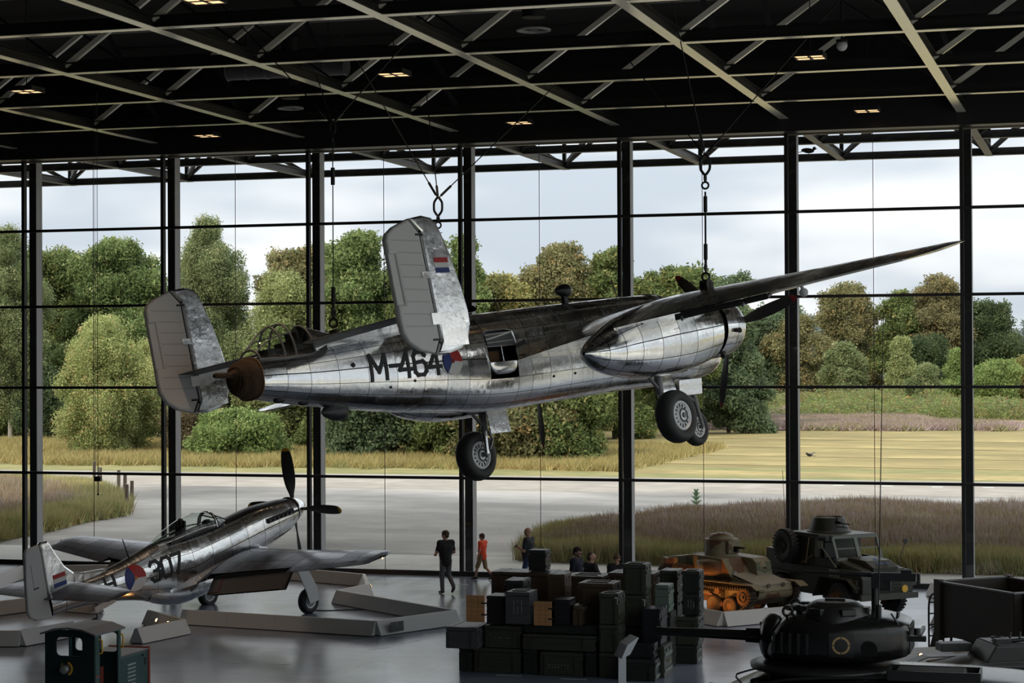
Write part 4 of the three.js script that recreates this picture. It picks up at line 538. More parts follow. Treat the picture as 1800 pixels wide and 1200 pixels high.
    for (const [a, r] of [[5.3, 0.32], [4.95, -0.25], [5.2, -1.1]]) obj('exhaust_stack', between(new THREE.CylinderGeometry(0.055, 0.06, 0.26, 12, 1, false), V(d * 2.95 + d * 0.66 * Math.cos(r), -0.1 + 0.66 * Math.sin(r), a), V(d * 2.95 + d * 0.78 * Math.cos(r), -0.1 + 0.78 * Math.sin(r), a + 0.17)), M.black, B);
    obj('oil_intake', [disc(0.12, 0.6, d * 2.95, 0.62, 5.5, 'z', 14), disc(0.1, 0.02, d * 2.95, 0.62, 5.19, 'z', 14)], alu[1], B);
    propeller(B, V(d * 2.95, -0.108, 4.3), 3, 1.92, d > 0 ? -109.96 * PI / 180 : -95 * PI / 180, { hand: -1 });
    // main gear: one leg inboard of the wheel
    const wc = V(d * 2.95, -2.0, 7.147), lx = d * 2.6;
    wheel(B, wc, 0.6, 0.43);
    const leg = obj('main_gear_leg', [rod(V(lx, -0.7, 7.0), V(lx, -1.45, 7.1), 0.085, 12)], M.gearGrey, B);
    obj('oleo', rod(V(lx, -1.4, 7.09), V(lx, -2.0, 7.147), 0.055, 12), M.oleo, leg); obj('axle', rod(V(lx - d * 0.04, -2.0, 7.147), wc, 0.06, 10), M.gearGrey, leg);
    obj('drag_strut', [rod(V(lx, -1.35, 7.1), V(lx, -0.7, 7.75), 0.04), rod(V(lx, -1.2, 7.08), V(lx, -0.7, 6.5), 0.035)], M.gearGrey, leg); obj('torque_link', [bar(V(lx, -1.42, 7.0), V(lx, -1.66, 6.86), 0.08, 0.02), bar(V(lx, -1.66, 6.86), V(lx, -1.9, 7.02), 0.08, 0.02)], M.steel, leg); obj('brake_hose', tube([V(lx, -1.0, 7.18), V(lx + 0.02, -1.5, 7.3), V(lx, -1.95, 7.2)], 0.012, 5), M.black, leg);
    obj('gear_door', d < 0 ? [rb(0.03, 0.62, 0.75, 0.01, d * 2.33, -1.25, 6.85, 0, 0, 0.08)] : [patch((s, t) => V(2.35 + 0.12 * Math.sin(t * 2.2), -1.0 - 0.55 * t, 6.25 + s * 0.7), 0, 1, 6, 0, 1, 8)], alu[1], B);
    obj('wheel_well', [bx(0.5, 0.05, 1.3, d * 2.75, -1.0, 7.1)], M.black, B);
  }
  // nose gear
  const nw = V(0, -2.2, 2.1); wheel(B, nw, 0.46, 0.3);
  const ng = obj('nose_gear_leg', [rod(V(0.24, -0.95, 2.35), V(0.24, -1.7, 2.2), 0.07, 10), rod(V(0.24, -1.7, 2.2), V(0.24, -2.2, 2.1), 0.05, 10)], M.gearGrey, B); obj('axle', rod(V(0.26, -2.2, 2.1), nw, 0.05), M.gearGrey, ng); obj('drag_brace', rod(V(0.24, -1.6, 2.2), V(0.2, -1.0, 3.1), 0.035), M.gearGrey, ng);
  obj('nose_gear_door', [rb(0.03, 0.4, 1.0, 0.01, 0.42, -1.2, 2.6, 0, 0, -0.15)], alu[3], B);
  // fins and rudders, horizontal tail
  const FIN = [[15.55, 2.37], [15.16, 2.43], [14.92, 2.39], [14.77, 2.24], [14.68, 2.03], [14.53, 1.6], [14.38, 1.05], [14.29, 0.56], [14.3, 0.26], [14.42, 0.01], [14.66, -0.18], [15.04, -0.26], [15.4, -0.245], [15.2, 0.05], [15.225, 0.5], [15.25, 1.24], [15.28, 2.1]], RUD = [[15.58, 2.36], [15.32, 2.09], [15.29, 1.24], [15.265, 0.5], [15.245, 0.05], [15.43, -0.235], [15.83, -0.15], [16.11, 0.02], [16.24, 0.22], [16.26, 0.46], [16.25, 0.73], [16.055, 0.73], [16.1, 1.69], [16.28, 1.69], [16.28, 1.96], [16.22, 2.09], [16.02, 2.21]], TAB = [[16.26, 0.72], [16.07, 0.72], [16.11, 1.7], [16.285, 1.7]];
  for (const d of [1, -1]) {
    const fz = (p, th, bv) => swapXZ(prism(p, th, bv)).translate(d * 3.43, 0, 0);
    const fin = obj('tail_fin', fz(FIN, 0.19, 0.06), alu[1], B), rud = obj('rudder', fz(RUD, 0.15, 0.05), M.dope, B); obj('trim_tab', fz(TAB, 0.1, 0.02), M.dope, rud); obj('hinge_gap', fz([[15.5, 2.36], [15.1, 2.3], [15.1, -0.1], [15.36, -0.22], [15.6, -0.15], [15.6, 2.3]], 0.05, 0), M.black, fin); obj('tab_gap', fz([[16.2, 0.7], [16.0, 0.7], [16.04, 1.72], [16.22, 1.72]], 0.04, 0), M.black, rud);
    for (let i = 0; i < 8; i++) obj('rib_tape', [1, -1].map((s) => bar(V(d * 3.43 + s * 0.0765, 0.28 + i * 0.235, 15.36), V(d * 3.43 + s * 0.0765, 0.31 + i * 0.235, i > 1 && i < 7 ? 16.02 : 16.16), 0.004, 0.02)), M.dopeDark, rud);
    for (const u of [2.05, 1.27, 0.02]) obj('hinge_bracket', bx(0.2, u === 1.27 ? 0.12 : 0.035, u === 1.27 ? 0.22 : 0.2, d * 3.43, u, 15.36), u === 1.27 ? alu[2] : M.black, fin);
    obj('fin_plate', [bx(0.2, 0.22, 1.05, d * 3.43, 0.42, 14.88)], alu[0], fin); obj('fin_plate', [bx(0.194, 0.5, 0.72, d * 3.43, 0.14, 14.82)], alu[2], fin); obj('fin_plate', [bx(0.194, 0.012, 0.6, d * 3.43, 2.08, 14.98), bx(0.194, 0.01, 0.8, d * 3.43, 0.8, 14.85), bx(0.194, 0.01, 0.72, d * 3.43, 1.22, 14.9)], alu[0], fin);
    for (const s of [d]) [[M.red, 1.55], [M.white, 1.45], [M.blue, 1.35]].forEach(([m, u]) => obj('flag_stripe', [bx(0.004, 0.098, 0.4, d * 3.43 + s * 0.098, u, 14.87)], m, fin));
  }
  const SB = [{ r: 0.3, le: 13.35, te: 15.75, u: 0.56, th: 0.1, inc: 0 }, { r: 3.43, le: 13.9, te: 15.72, u: 0.58, th: 0.1, inc: 0 }, { r: 3.75, le: 14.1, te: 15.7, u: 0.58, th: 0.09, inc: 0 }, { r: 3.9, le: 14.6, te: 15.6, u: 0.58, th: 0.05, inc: 0 }];
  const elevM = std(lin(0.13, 0.13, 0.13), 0.6);
  for (const d of [1, -1]) { plated(B, 'stabilizer', wing(SB, d), [0.3, 1.1, 1.9, 2.7, 3.42], [0, 0.17, 0.34, 0.5, 0.66, 0.83, 1], { seed: 80 + d, out: d, nt: 4, mat: (i, j, r) => j === 0 || j === 5 ? elevM : alu[Math.floor(r() * 4)] }); obj('elevator_seam', [bar(V(d * 0.5, 0.66, 14.65), V(d * 3.3, 0.685, 14.75), 0.02, 0.012)], M.black, B); }
  // aerials and blisters
  obj('loop_aerial', lathe([[0, -0.34], [0.08, -0.24], [0.15, -0.06], [0.165, 0.08], [0.12, 0.2], [0.05, 0.24], [0, 0.245]].map(([a, b]) => [a, b]), 18, 'z').rotateY(PI).translate(0, 1.42, 6.5), M.antiglare, B); obj('aerial_mast', prism([[-0.07, 0], [0.1, 0], [0.06, 0.25], [-0.06, 0.25]], 0.09).rotateY(PI / 2).translate(0, 1.06, 6.5), M.antiglare, B);
  for (const [a, u] of [[9.0, 1.02], [4.4, 1.18]]) obj('whip_aerial', rod(V(0, u, a), V(0, u + 0.45, a + 0.12), 0.012, 6), M.black, B);
  obj('radar_blister', lathe([[0, -0.42], [0.1, -0.3], [0.19, -0.05], [0.2, 0.15], [0.17, 0.25], [0, 0.27]], 18, 'z').rotateY(PI).scale(0.85, 1, 1).translate(0, -0.82, 14.75), M.antiglare, B);
  for (const a of [16.35, 15.7]) obj('tail_skid', ball(0.09, 0.1, -0.5 - (16.35 - a) * 0.14, a, 1, 0.6, 1.6), M.black, B);
  // lifting lugs
  for (const [p, y] of [[V(4, 0.68, 6.6), 0], [V(-4, 0.68, 6.6), 0], [V(0, 0.72, 14.4), 0]]) obj('lifting_lug', [prism([[-0.16, -0.2], [0.16, -0.2], [0.07, 0.12], [-0.07, 0.12]], 0.08).translate(p.x, p.y, p.z), bx(p.x ? 0.7 : 0.1, 0.1, p.x ? 0.5 : 0.3, p.x, p.y - 0.16, p.z), disc(0.05, 0.2, p.x, p.y + 0.05, p.z, 'x', 10)], M.black, B);
  obj('lug_wheel', [disc(0.14, 0.06, 3.93, 0.72, 6.6, 'x', 16), disc(0.14, 0.06, 4.07, 0.72, 6.6, 'x', 16)], M.black, B);
}
{ // hoist cables: a drop to each lug, an oval ring, and legs fanning up to the roof steel
  const W2 = (x, y, z) => BOMBER.localToWorld(V(x, y, z));
  const H = [['right hoist cable above the near wing with ring and shackles', W2(4, 0.8, 6.6), 10.81, [[-2.8, 14.4, -1.9], [-0.5, 14.4, 1.1], [3.0, 14.4, 0]]], ['middle hoist cable with ring behind the near fin', W2(-4, 0.8, 6.6), 10.29, [[-1.35, 14.4, 3.3], [-1.4, 13.7, -3.2], [2.24, 13.7, -2.95]]], ['tail hoist cable ending in a ring just under the roof', W2(0, 0.86, 14.4), 11.14, [[-3.4, 14.4, -2.0], [-3.2, 13.5, -7.0], [0.48, 14.4, -4.8]]]];
  for (const [label, p, yr, fan] of H) {
    const t = thing('hoist_cable', label, 'cable', [p.x, p.y, p.z], 0, 'hoist cables of the hanging bomber'), y = yr - p.y, k = p.z > 20 ? 0.55 : 1;
    obj('drop_cable', rod(V(0, 0.22, 0), V(0, y - (k < 1 ? 0.1 : 0.5), 0), 0.022 * k, 8), M.cable, t); obj('swage', [rod(V(0, 0.5, 0), V(0, 0.85, 0), 0.045), rod(V(0, y - 0.95, 0), V(0, y - 0.6, 0), 0.045)], M.cable, t);
    obj('shackle', [ring(0.085, 0.026, 0, 0.12, 0, 'z', 18), ring(0.075, 0.026, 0, 0.33, 0, 'x', 18), rod(V(0, 0.36, 0), V(0, 0.55, 0), 0.03)], M.cable, t);
    obj('oval_ring', tube([[-0.1, 0], [-0.1, 0.2], [0, 0.33], [0.1, 0.2], [0.1, 0], [0, -0.13]].map(([a, b]) => V(a * k, y + (b - 0.33) * k + 0.33, 0)), 0.03 * k, 8, 40, true), M.cable, t); obj('link', [ring(0.07 * k, 0.025 * k, 0, y - 0.2 * k + 0.15 * (1 - k), 0, 'x', 16), ring(0.075 * k, 0.022 * k, 0, y - 0.36 * k + 0.15 * (1 - k), 0, 'z', 16)], M.cable, t);
    for (const [dx, ey, dz] of fan) { const e = V(dx, ey - p.y, dz), s = V(0, y + 0.3, 0), d = e.clone().sub(s).normalize(); obj('fan_cable', rod(s, e, 0.014, 6), M.cable, t); obj('fan_swage', rod(s.clone().addScaledVector(d, 0.12), s.clone().addScaledVector(d, 0.5), 0.032), M.cable, t); }
  }
}
// ---------------------------------------------------------------- the fighter on the floor
const FIGHTER = craft('fighter_plane', 'polished metal single-engine fighter with bubble canopy, lettered 307, standing on the floor', V(-21.49, 2.66, 7.355), 18.62 * PI / 180, 11.07 * PI / 180, -0.78 * PI / 180);
{
  const B = FIGHTER;
  const ST = [{ a: 0.62, w: 0.37, t: 0.33, b: -0.40, n: 2.05 }, { a: 0.9, w: 0.4, t: 0.38, b: -0.52, n: 2.2 }, { a: 1.4, w: 0.42, t: 0.43, b: -0.62, n: 2.3 }, { a: 2.1, w: 0.43, t: 0.47, b: -0.74, n: 2.4 }, { a: 3.1, w: 0.43, t: 0.42, b: -0.85, n: 2.3 }, { a: 3.9, w: 0.43, t: 0.40, b: -0.95, n: 2.2 }, { a: 4.7, w: 0.42, t: 0.44, b: -1.18, n: 2.15 }, { a: 5.3, w: 0.40, t: 0.50, b: -1.18, n: 2.1 }, { a: 5.8, w: 0.38, t: 0.48, b: -1.05, n: 2.1 }, { a: 6.5, w: 0.34, t: 0.38, b: -0.78, n: 2.1 }, { a: 7.2, w: 0.29, t: 0.30, b: -0.58, n: 2.1 }, { a: 8.0, w: 0.22, t: 0.26, b: -0.42, n: 2.1 }, { a: 8.8, w: 0.14, t: 0.26, b: -0.34, n: 2.1 }, { a: 9.3, w: 0.07, t: 0.24, b: -0.33, n: 2.1 }];
  const S = [0.62, 0.85, 1.5, 2.1, 2.75, 3.4, 4.1, 4.8, 5.45, 6.1, 6.9, 7.6, 8.3, 8.9, 9.3], T = [0, 0.07, 0.135, 0.2, 0.3, 0.365, 0.43, 0.5, 0.58, 0.67, 0.75, 0.83, 0.92, 1];
  plated(B, 'fuselage', (o) => body(ST, o), S, T, { seed: 17, out: -1, nt: 4, mat: (i, j, r) => (j === 3 || ((j === 2 || j === 4) && S[i] < 3.4 && S[i] > 0.6 && false)) ? M.antiglare : (j === 2 || j === 4) && S[i] > 3.3 && S[i] < 8 ? alu[3] : alu[Math.floor(r() * 3)] });
  obj('antiglare_panel', patch(body(ST, -0.004), 0.64, 3.35, 20, 0.165, 0.335, 10, -1), M.antiglare, B);
  obj('spinner', lathe([[0, 0], [0.09, 0.04], [0.19, 0.15], [0.28, 0.32], [0.345, 0.5], [0.37, 0.6], [0, 0.61]], 30, 'z'), aluSmooth, B);
  propeller(B, V(0, 0, 0.4), 4, 1.7, PI / 2, { prof: [[0.1, 0.1, 0.1, 1.2], [0.4, 0.12, 0.08, 1.0], [0.7, 0.26, 0.05, 0.8], [1.0, 0.33, 0.035, 0.62], [1.35, 0.34, 0.026, 0.5], [1.65, 0.3, 0.018, 0.42], [1.82, 0.24, 0.014, 0.36], [1.89, 0.15, 0.01, 0.34], [1.92, 0.05, 0.006, 0.32]], tipMat: M.yellow, tip: 1.6, hand: -1 });
  for (const d of [1, -1]) { const e = obj('exhaust_fairing', bar(V(d * 0.415, 0.075, 0.88), V(d * 0.44, 0.06, 1.95), 0.05, 0.13), M.black, B); for (let k = 0; k < 6; k++) obj('exhaust_stub', between(new THREE.CylinderGeometry(0.03, 0.035, 0.14, 8), V(d * 0.42, 0.06, 0.98 + k * 0.17), V(d * 0.5, 0.05, 1.06 + k * 0.17)), M.steel, e); }
  obj('scoop_mouth', [bx(0.5, 0.28, 0.04, 0, -0.98, 3.86)], M.black, B); obj('belly_scoop', patch(body([{ a: 3.85, w: 0.3, t: -0.75, b: -1.16, n: 3 }, { a: 4.5, w: 0.36, t: -0.6, b: -1.26, n: 2.6 }, { a: 5.2, w: 0.36, t: -0.5, b: -1.26, n: 2.4 }, { a: 5.8, w: 0.31, t: -0.45, b: -1.1, n: 2.2 }, { a: 6.3, w: 0.26, t: -0.4, b: -0.86, n: 2.2 }]), 3.85, 6.3, 20, 0, 1, 24, -1), alu[1], B);
  // canopy
  const CN = [{ a: 3.1, w: 0.12, t: 0.44, b: 0.1, n: 2 }, { a: 3.45, w: 0.28, t: 0.62, b: 0.0, n: 2.1 }, { a: 3.8, w: 0.335, t: 0.80, b: 0.0, n: 2.1 }, { a: 4.2, w: 0.345, t: 0.87, b: 0.0, n: 2.1 }, { a: 4.7, w: 0.33, t: 0.83, b: 0.05, n: 2.1 }, { a: 5.2, w: 0.27, t: 0.72, b: 0.1, n: 2 }, { a: 5.6, w: 0.18, t: 0.60, b: 0.2, n: 2 }, { a: 5.9, w: 0.06, t: 0.5, b: 0.3, n: 2 }];
  const can = obj('canopy', patch(body(CN), 3.72, 5.9, 20, 0.0, 0.5, 18, -1), M.glassClear, B), ws = obj('windscreen', patch(body(CN), 3.1, 3.7, 8, 0.02, 0.48, 14, -1), M.glassClear, B);
  obj('canopy_frame', [tube(even(0, 0.5, 14).map((t) => body(CN, -0.008)(3.74, t)), 0.025, 6, 30)].concat([0.02, 0.48].map((t) => tube(even(3.74, 5.9, 10).map((a) => body(CN, -0.006)(a, t)), 0.022, 5, 24))), alu[0], can);
  obj('windscreen_frame', [tube(even(0.02, 0.48, 14).map((t) => body(CN, -0.008)(3.68, t)), 0.022, 6, 28), tube(even(3.12, 3.68, 6).map((a) => body(CN, -0.006)(a, 0.14)), 0.018, 5, 12), tube(even(3.12, 3.68, 6).map((a) => body(CN, -0.006)(a, 0.36)), 0.018, 5, 12)], M.black, ws);
  obj('cockpit_floor', [bx(0.6, 0.05, 2.0, 0, 0.40, 4.4)], M.black, B); obj('pilot_seat', [rb(0.34, 0.5, 0.08, 0.03, 0, 0.55, 4.72, -0.2), ball(0.11, 0, 0.72, 4.68, 1, 1.25, 0.8)], M.black, B); obj('gunsight', [bx(0.12, 0.1, 0.12, 0, 0.52, 3.75), bx(0.5, 0.12, 0.15, 0, 0.44, 3.62)], M.black, B);
  obj('aerial_mast', rod(V(0, 0.33, 6.6), V(0, 0.86, 6.72), 0.024, 6, 0.012), M.black, B);
  // wing with the flaps down
  const W = [{ r: 0.3, le: 2.1, te: 4.95, u: -0.74, th: 0.15, inc: 0.02 }, { r: 1.0, le: 2.3, te: 4.85, u: -0.67, th: 0.145, inc: 0.02 }, { r: 3.2, le: 2.75, te: 4.6, u: -0.46, th: 0.13, inc: 0.012 }, { r: 5.3, le: 3.08, te: 4.35, u: -0.26, th: 0.115, inc: 0.006 }, { r: 5.55, le: 3.2, te: 4.3, u: -0.235, th: 0.1, inc: 0.005 }, { r: 5.7, le: 3.5, te: 4.22, u: -0.22, th: 0.06, inc: 0.004 }];
  const paintWing = [std(lin(0.12, 0.13, 0.17), 0.28, 0.6, { bumpMap: skinBump, bumpScale: 0.004 }), std(lin(0.09, 0.10, 0.135), 0.32, 0.6, { bumpMap: skinBump, bumpScale: 0.004 }), std(lin(0.16, 0.17, 0.22), 0.26, 0.6, { bumpMap: skinBump, bumpScale: 0.004 })];
  for (const d of [1, -1]) {
    const flapBay = (i, j) => i >= 1 && i <= 4 && (j === 0 || j === 7), SS = [0.3, 0.62, 1.2, 1.9, 2.6, 3.25, 3.9, 4.5, 5.1, 5.55, 5.7];
    plated(B, 'wing', wing(W, d), SS, [0.0, 0.09, 0.2, 0.34, 0.5, 0.66, 0.8, 0.91, 1], { seed: 90 + d, out: d, nt: 4, wob: 0.01, skip: flapBay, mat: (i, j, r) => paintWing[Math.floor(r() * 3)] });
    const at = (r, k, dy) => { const q = interp(W, 'r', r), z = q.le + (q.te - q.le) * k; return V(d * r, q.u - (k - 0.3) * (q.te - q.le) * q.inc + dy, z); };
    const flap = obj('flap', patch((s, t) => { const p = at(s, 0.815, 0.02), l = t * 0.56; return V(p.x, p.y - l * 0.72, p.z + l * 0.7); }, 0.64, 3.22, 12, 0, 1, 4), std(lin(0.13, 0.125, 0.12), 0.5, 0.3), B);
    obj('flap', patch((s, t) => { const p = at(s, 0.80, -0.06), l = t * 0.52; return V(p.x, p.y - l * 0.72, p.z + l * 0.7); }, 0.64, 3.22, 12, 0, 1, 4), alu[1], B);
    const fq = (s, l) => { const p = at(s, 0.815, 0.026); return V(p.x, p.y - l * 0.72 + 0.004, p.z + l * 0.7 + 0.004); };
    obj('walk_line', [bar(fq(1.0, 0.02), fq(1.0, 0.52), 0.03, 0.004), bar(fq(0.66, 0.52), fq(1.0, 0.52), 0.03, 0.004)], M.darkRed, flap);
    obj('aileron_seam', [bar(at(3.3, 0.8, 0.055), at(5.2, 0.8, 0.05), 0.012, 0.012), bar(at(3.3, 0.8, 0.055), at(3.3, 1.0, 0.02), 0.012, 0.012)], M.black, B);
    obj('wing_fillet', patch((s, t) => { const z = 2.1 + s * 3.6, y = -0.62 + 0.2 * Math.sin(PI * clamp(s * 0.9)) * (1 - t) - 0.12 * t - s * 0.05, x = mix(0.34 - 0.06 * s, 0.8 - 0.46 * s * s, t); return V(d * x, y + 0.03 * (1 - t) * (1 - t), z); }, 0, 1, 16, 0, 1, 8, d > 0 ? 1 : -1), alu[1], B);
    obj('wingtip_lamp', ball(0.035, d * 5.68, -0.2, 3.75), M.black, B);
    // tailplane
    const TP = [{ r: 0.08, le: 8.15, te: 9.55, u: 0.16, th: 0.1, inc: 0 }, { r: 1.7, le: 8.4, te: 9.42, u: 0.17, th: 0.09, inc: 0 }, { r: 2.0, le: 8.55, te: 9.4, u: 0.17, th: 0.07, inc: 0 }, { r: 2.1, le: 8.75, te: 9.36, u: 0.17, th: 0.04, inc: 0 }];
    plated(B, 'tailplane', wing(TP, d), [0.08, 0.7, 1.3, 1.75, 2.0, 2.1], [0, 0.15, 0.32, 0.5, 0.68, 0.85, 1], { seed: 95 + d, out: d, nt: 4, mat: (i, j, r) => paintWing[Math.floor(r() * 3)] });
    // main gear
    const wc = V(d * 1.81, -1.95, 2.32), g = wheel(B, wc, 0.345, 0.22);
    const leg = obj('gear_leg', [rod(V(d * 1.95, -0.6, 2.85), V(d * 1.97, -1.3, 2.56), 0.06, 10), rod(V(d * 1.97, -1.3, 2.56), V(d * 1.98, -1.95, 2.32), 0.045, 10), rod(V(d * 1.99, -1.95, 2.32), wc, 0.045)], M.gearGrey, B);
    obj('gear_door', swapXZ(prism([[2.98, -0.62], [2.62, -0.62], [2.18, -1.62], [2.2, -1.95], [2.55, -1.95], [2.62, -1.6]], 0.03, 0.008)).translate(d * 2.06, 0, 0), std(lin(0.6, 0.61, 0.6), 0.4), leg);
  }
  // fin and rudder
  const FIN = [[9.38, 1.44], [9.3, 1.5], [9.12, 1.48], [9.04, 1.36], [8.93, 1.13], [8.72, 0.76], [8.47, 0.53], [8.1, 0.42], [7.45, 0.32], [7.4, 0.2], [9.3, 0.18], [9.32, -0.3], [9.33, 0.3], [9.33, 1.28]], RUD = [[9.40, 1.455], [9.77, 1.44], [9.83, 1.35], [9.94, 0.72], [10.03, -0.02], [9.97, -0.18], [9.8, -0.28], [9.36, -0.365], [9.32, -0.33], [9.365, 0.3], [9.365, 1.27]];
  const fin = obj('tail_fin', swapXZ(prism(FIN.filter((p, i) => i !== 11), 0.14, 0.045)), alu[2], B), rud = obj('rudder', swapXZ(prism(RUD, 0.11, 0.035)), std(lin(0.5, 0.5, 0.49), 0.55), B);
  obj('tab_seam', [bx(0.114, 0.62, 0.01, 0, 0.75, 9.74)], M.black, rud); obj('tab_link', [bx(0.13, 0.03, 0.16, 0, 0.47, 9.68)], M.black, rud);
  for (const s of [1, -1]) [[M.red, 0.58], [M.white, 0.475], [M.blue, 0.37]].forEach(([m, u]) => obj('flag_stripe', [bx(0.004, 0.105, 0.4, s * 0.072, u, 8.95)], m, fin));
  obj('tail_wheel_door', [rb(0.02, 0.16, 0.7, 0.008, 0.1, -0.52, 7.7, 0.12), rb(0.02, 0.16, 0.7, 0.008, -0.1, -0.52, 7.7, 0.12)], M.dopeDark, B); wheel(B, V(0, -0.92, 8.0), 0.16, 0.12); obj('tail_wheel_leg', [rod(V(0, -0.4, 7.85), V(0.08, -0.92, 8.0), 0.035)], M.gearGrey, B);
  // markings
  for (const d of [1, -1]) {
    const put = (a0, u0) => (p, q) => { const a = a0 - d * p, u = u0 + q; return V(d * sideX(ST, a, u, 0.012), u, a); };
    let a0 = d > 0 ? 6.28 : 5.2; [...'307'].forEach((ch) => { obj('numeral', GLYPH[ch].map((s) => paintStrip(put(a0, -0.36), s.map(([p, q]) => [p * 0.5, q * 0.5]), 0.085)), M.ink, B); a0 -= d * 0.38; });
    obj('letter', GLYPH.H.map((s) => paintStrip(put(d > 0 ? 7.72 : 7.35, -0.18), s.map(([p, q]) => [p * 0.5, q * 0.32]), 0.075)), M.ink, B);
    roundel(B, put(6.78, -0.1), 0.33, -0.15);
    obj('roundel_centre', sector((p, q) => put(6.78, -0.1)(p, q).add(V(d * 0.004, 0, 0)), 0.045, 0, PI * 2, 14, 2), M.orange, B);
  }
}
{ // wheel chock plates under the fighter and a floor cable
  const c = obj('floor_cable', tube([V(-20.9, 0.012, 9.0), V(-20.2, 0.012, 9.2), V(-19.6, 0.012, 8.9), V(-19.1, 0.012, 8.6)], 0.012, 6, 30), M.black); tag(c, 'thin black cable on the floor beside the fighter wheel', 'cable');
}
// ---------------------------------------------------------------- low plinth walls with lamps
const plinthMat = std(lin(0.50, 0.50, 0.49), 0.55), lampGlow = new THREE.MeshStandardMaterial({ color: 0x000000, emissive: lin(1, 0.58, 0.25), emissiveIntensity: 6 });
function plinth(label, pts, o = {}) { // a chain of wedge-sided low walls
  const t = thing('plinth_wall', label, 'plinth', [pts[0][0], 0, pts[0][1]], 0, 'low exhibit plinth walls'), h = o.h || 0.36;
  for (let i = 0; i < pts.length - 1; i++) {
    const a = V(pts[i][0] - pts[0][0], 0, pts[i][1] - pts[0][1]), b = V(pts[i + 1][0] - pts[0][0], 0, pts[i + 1][1] - pts[0][1]), l = a.distanceTo(b), n = Math.max(1, Math.round(l / 1.25)), d = b.clone().sub(a).normalize();
    for (let k = 0; k < n; k++) { // one panel length at a time, with a hairline joint
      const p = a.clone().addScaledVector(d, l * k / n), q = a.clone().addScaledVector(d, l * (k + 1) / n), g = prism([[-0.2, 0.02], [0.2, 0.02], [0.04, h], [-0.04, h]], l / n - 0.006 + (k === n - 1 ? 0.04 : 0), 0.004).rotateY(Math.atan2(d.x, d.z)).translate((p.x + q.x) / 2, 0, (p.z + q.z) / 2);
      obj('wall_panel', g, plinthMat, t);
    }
    obj('recessed_base', bx(0.3, 0.02, l).rotateY(Math.atan2(d.x, d.z)).translate((a.x + b.x) / 2, 0.01, (a.z + b.z) / 2), M.black, t);  // black base set in under the wall panels
  }
  for (const [i, f, side, lit] of o.lamps || []) {
    const a = V(pts[i][0] - pts[0][0], 0, pts[i][1] - pts[0][1]), b = V(pts[i + 1][0] - pts[0][0], 0, pts[i + 1][1] - pts[0][1]), d = b.clone().sub(a).normalize(), nrm = V(d.z * side, 0, -d.x * side), c = a.clone().lerp(b, f).addScaledVector(nrm, 0.125).add(V(0, 0.2, 0)), out = nrm.clone().multiplyScalar(0.9).add(V(0, 0.42, 0)).normalize();
    const L = obj('spot_lamp', between(lathe([[0.02, 0.02], [0.05, 0.025], [0.062, 0], [0.062, -0.03], [0, -0.03]], 16), c.clone().addScaledVector(out, -0.5), c.clone().addScaledVector(out, 0.5)), M.steel, t);
    obj('lens', between(disc(0.046, 0.01, 0, 0.022, 0, 'y', 14), c.clone().addScaledVector(out, -0.5), c.clone().addScaledVector(out, 0.5)), lampGlow, L);
    const s = new THREE.SpotLight(0xffa552, lit || 2, 0, 0.75, 0.6, 2); s.position.copy(c).addScaledVector(out, 0.05); s.target.position.copy(c).addScaledVector(out, 2); s.castShadow = true; t.add(s, s.target);
  }
  return t;
}
{
  const a = plinth('long zigzag white plinth wall around the fighter wheel', [[-22.63, 12.51], [-17.14, 13.37], [-15.95, 10.89], [-20.42, 7.51], [-20.17, 5.94], [-21.22, 3.41], [-24.6, 2.0], [-28.4, 2.6]], { lamps: [[5, 0.5, -1, 0.5], [4, 0.35, -1, 0.5]] });
  plinth('short V-shaped white plinth with two lit lamps behind the green locomotive', [[-22.09, 16.08], [-21.76, 14.25], [-23.4, 12.85]], { lamps: [[1, 0.3, 1, 0.25], [1, 0.62, 1, 0.25]] });
  plinth('white plinth wall under the fighter tail', [[-28.6, 13.3], [-27.57, 10.65], [-25.7, 11.2]], { lamps: [] });
  plinth('white plinth wall at the far left behind the fighter fin', [[-33.5, 7.0], [-31.6, 6.6], [-32.3, 3.74], [-29, 2.4]]);
  plinth('white plinth wall at the lower left corner beside the locomotive', [[-26.4, 17.6], [-24.56, 17.12], [-24.2, 15.3]], { lamps: [[0, 0.5, -1, 0.6]] });
  plinth('white plinth wall in front of the camouflaged tank', [[-12.9, 6.2], [-9.4, 9.6], [-7.3, 7.3]], { lamps: [[0, 0.3, 1, 5], [0, 0.52, 1, 5], [0, 0.74, 1, 5]] });
  plinth('white plinth wall right of the armoured car', [[-5.0, 1.6], [-3.6, 5.27], [-4.3, 8.4]]);
  plinth('white plinth wall with a lit lamp behind the dark turret', [[-5.4, 15.2], [-3.4, 14.3], [-2.4, 15.9]], { lamps: [[0, 0.62, -1, 2]] });
  const pic = thing('info_plate', 'small photo plate on the corner of the zigzag plinth', 'info plate', [-16.84, 0.2, 12.98], 0);
  const d = V(1.19, 0, -2.48).normalize(), nrm = V(-d.z, 0, d.x).negate();
  const img = tex(64, (u, v) => { const n = fbm(u * 3, v * 3, 4, 3), s = u < 0.45 ? mix(0.1, 0.5, step01(0.4, 0.6, n)) : mix(0.3, 0.55, v); return u > 0.42 && u < 0.47 ? [0.05, 0.05, 0.06] : [s * 0.85, s * 0.95, s * 1.1]; }, true);
  const pl = bx(0.44, 0.24, 0.012); pl.applyMatrix4(M4().makeBasis(d.clone().negate(), V(0, 1, 0), V(-d.z, 0, d.x).negate())); pl.translate(0, 0, 0);
  const m = obj('picture', pl, std(0xffffff, 0.3, 0, { map: img }), pic); m.position.set(-nrm.x * -0.16 * 0 + 0.155 * 1.0 * (d.z < 0 ? 0.9 : -0.9), 0.0, 0.155 * 0.43); m.rotation.set(0, 0, 0);
}
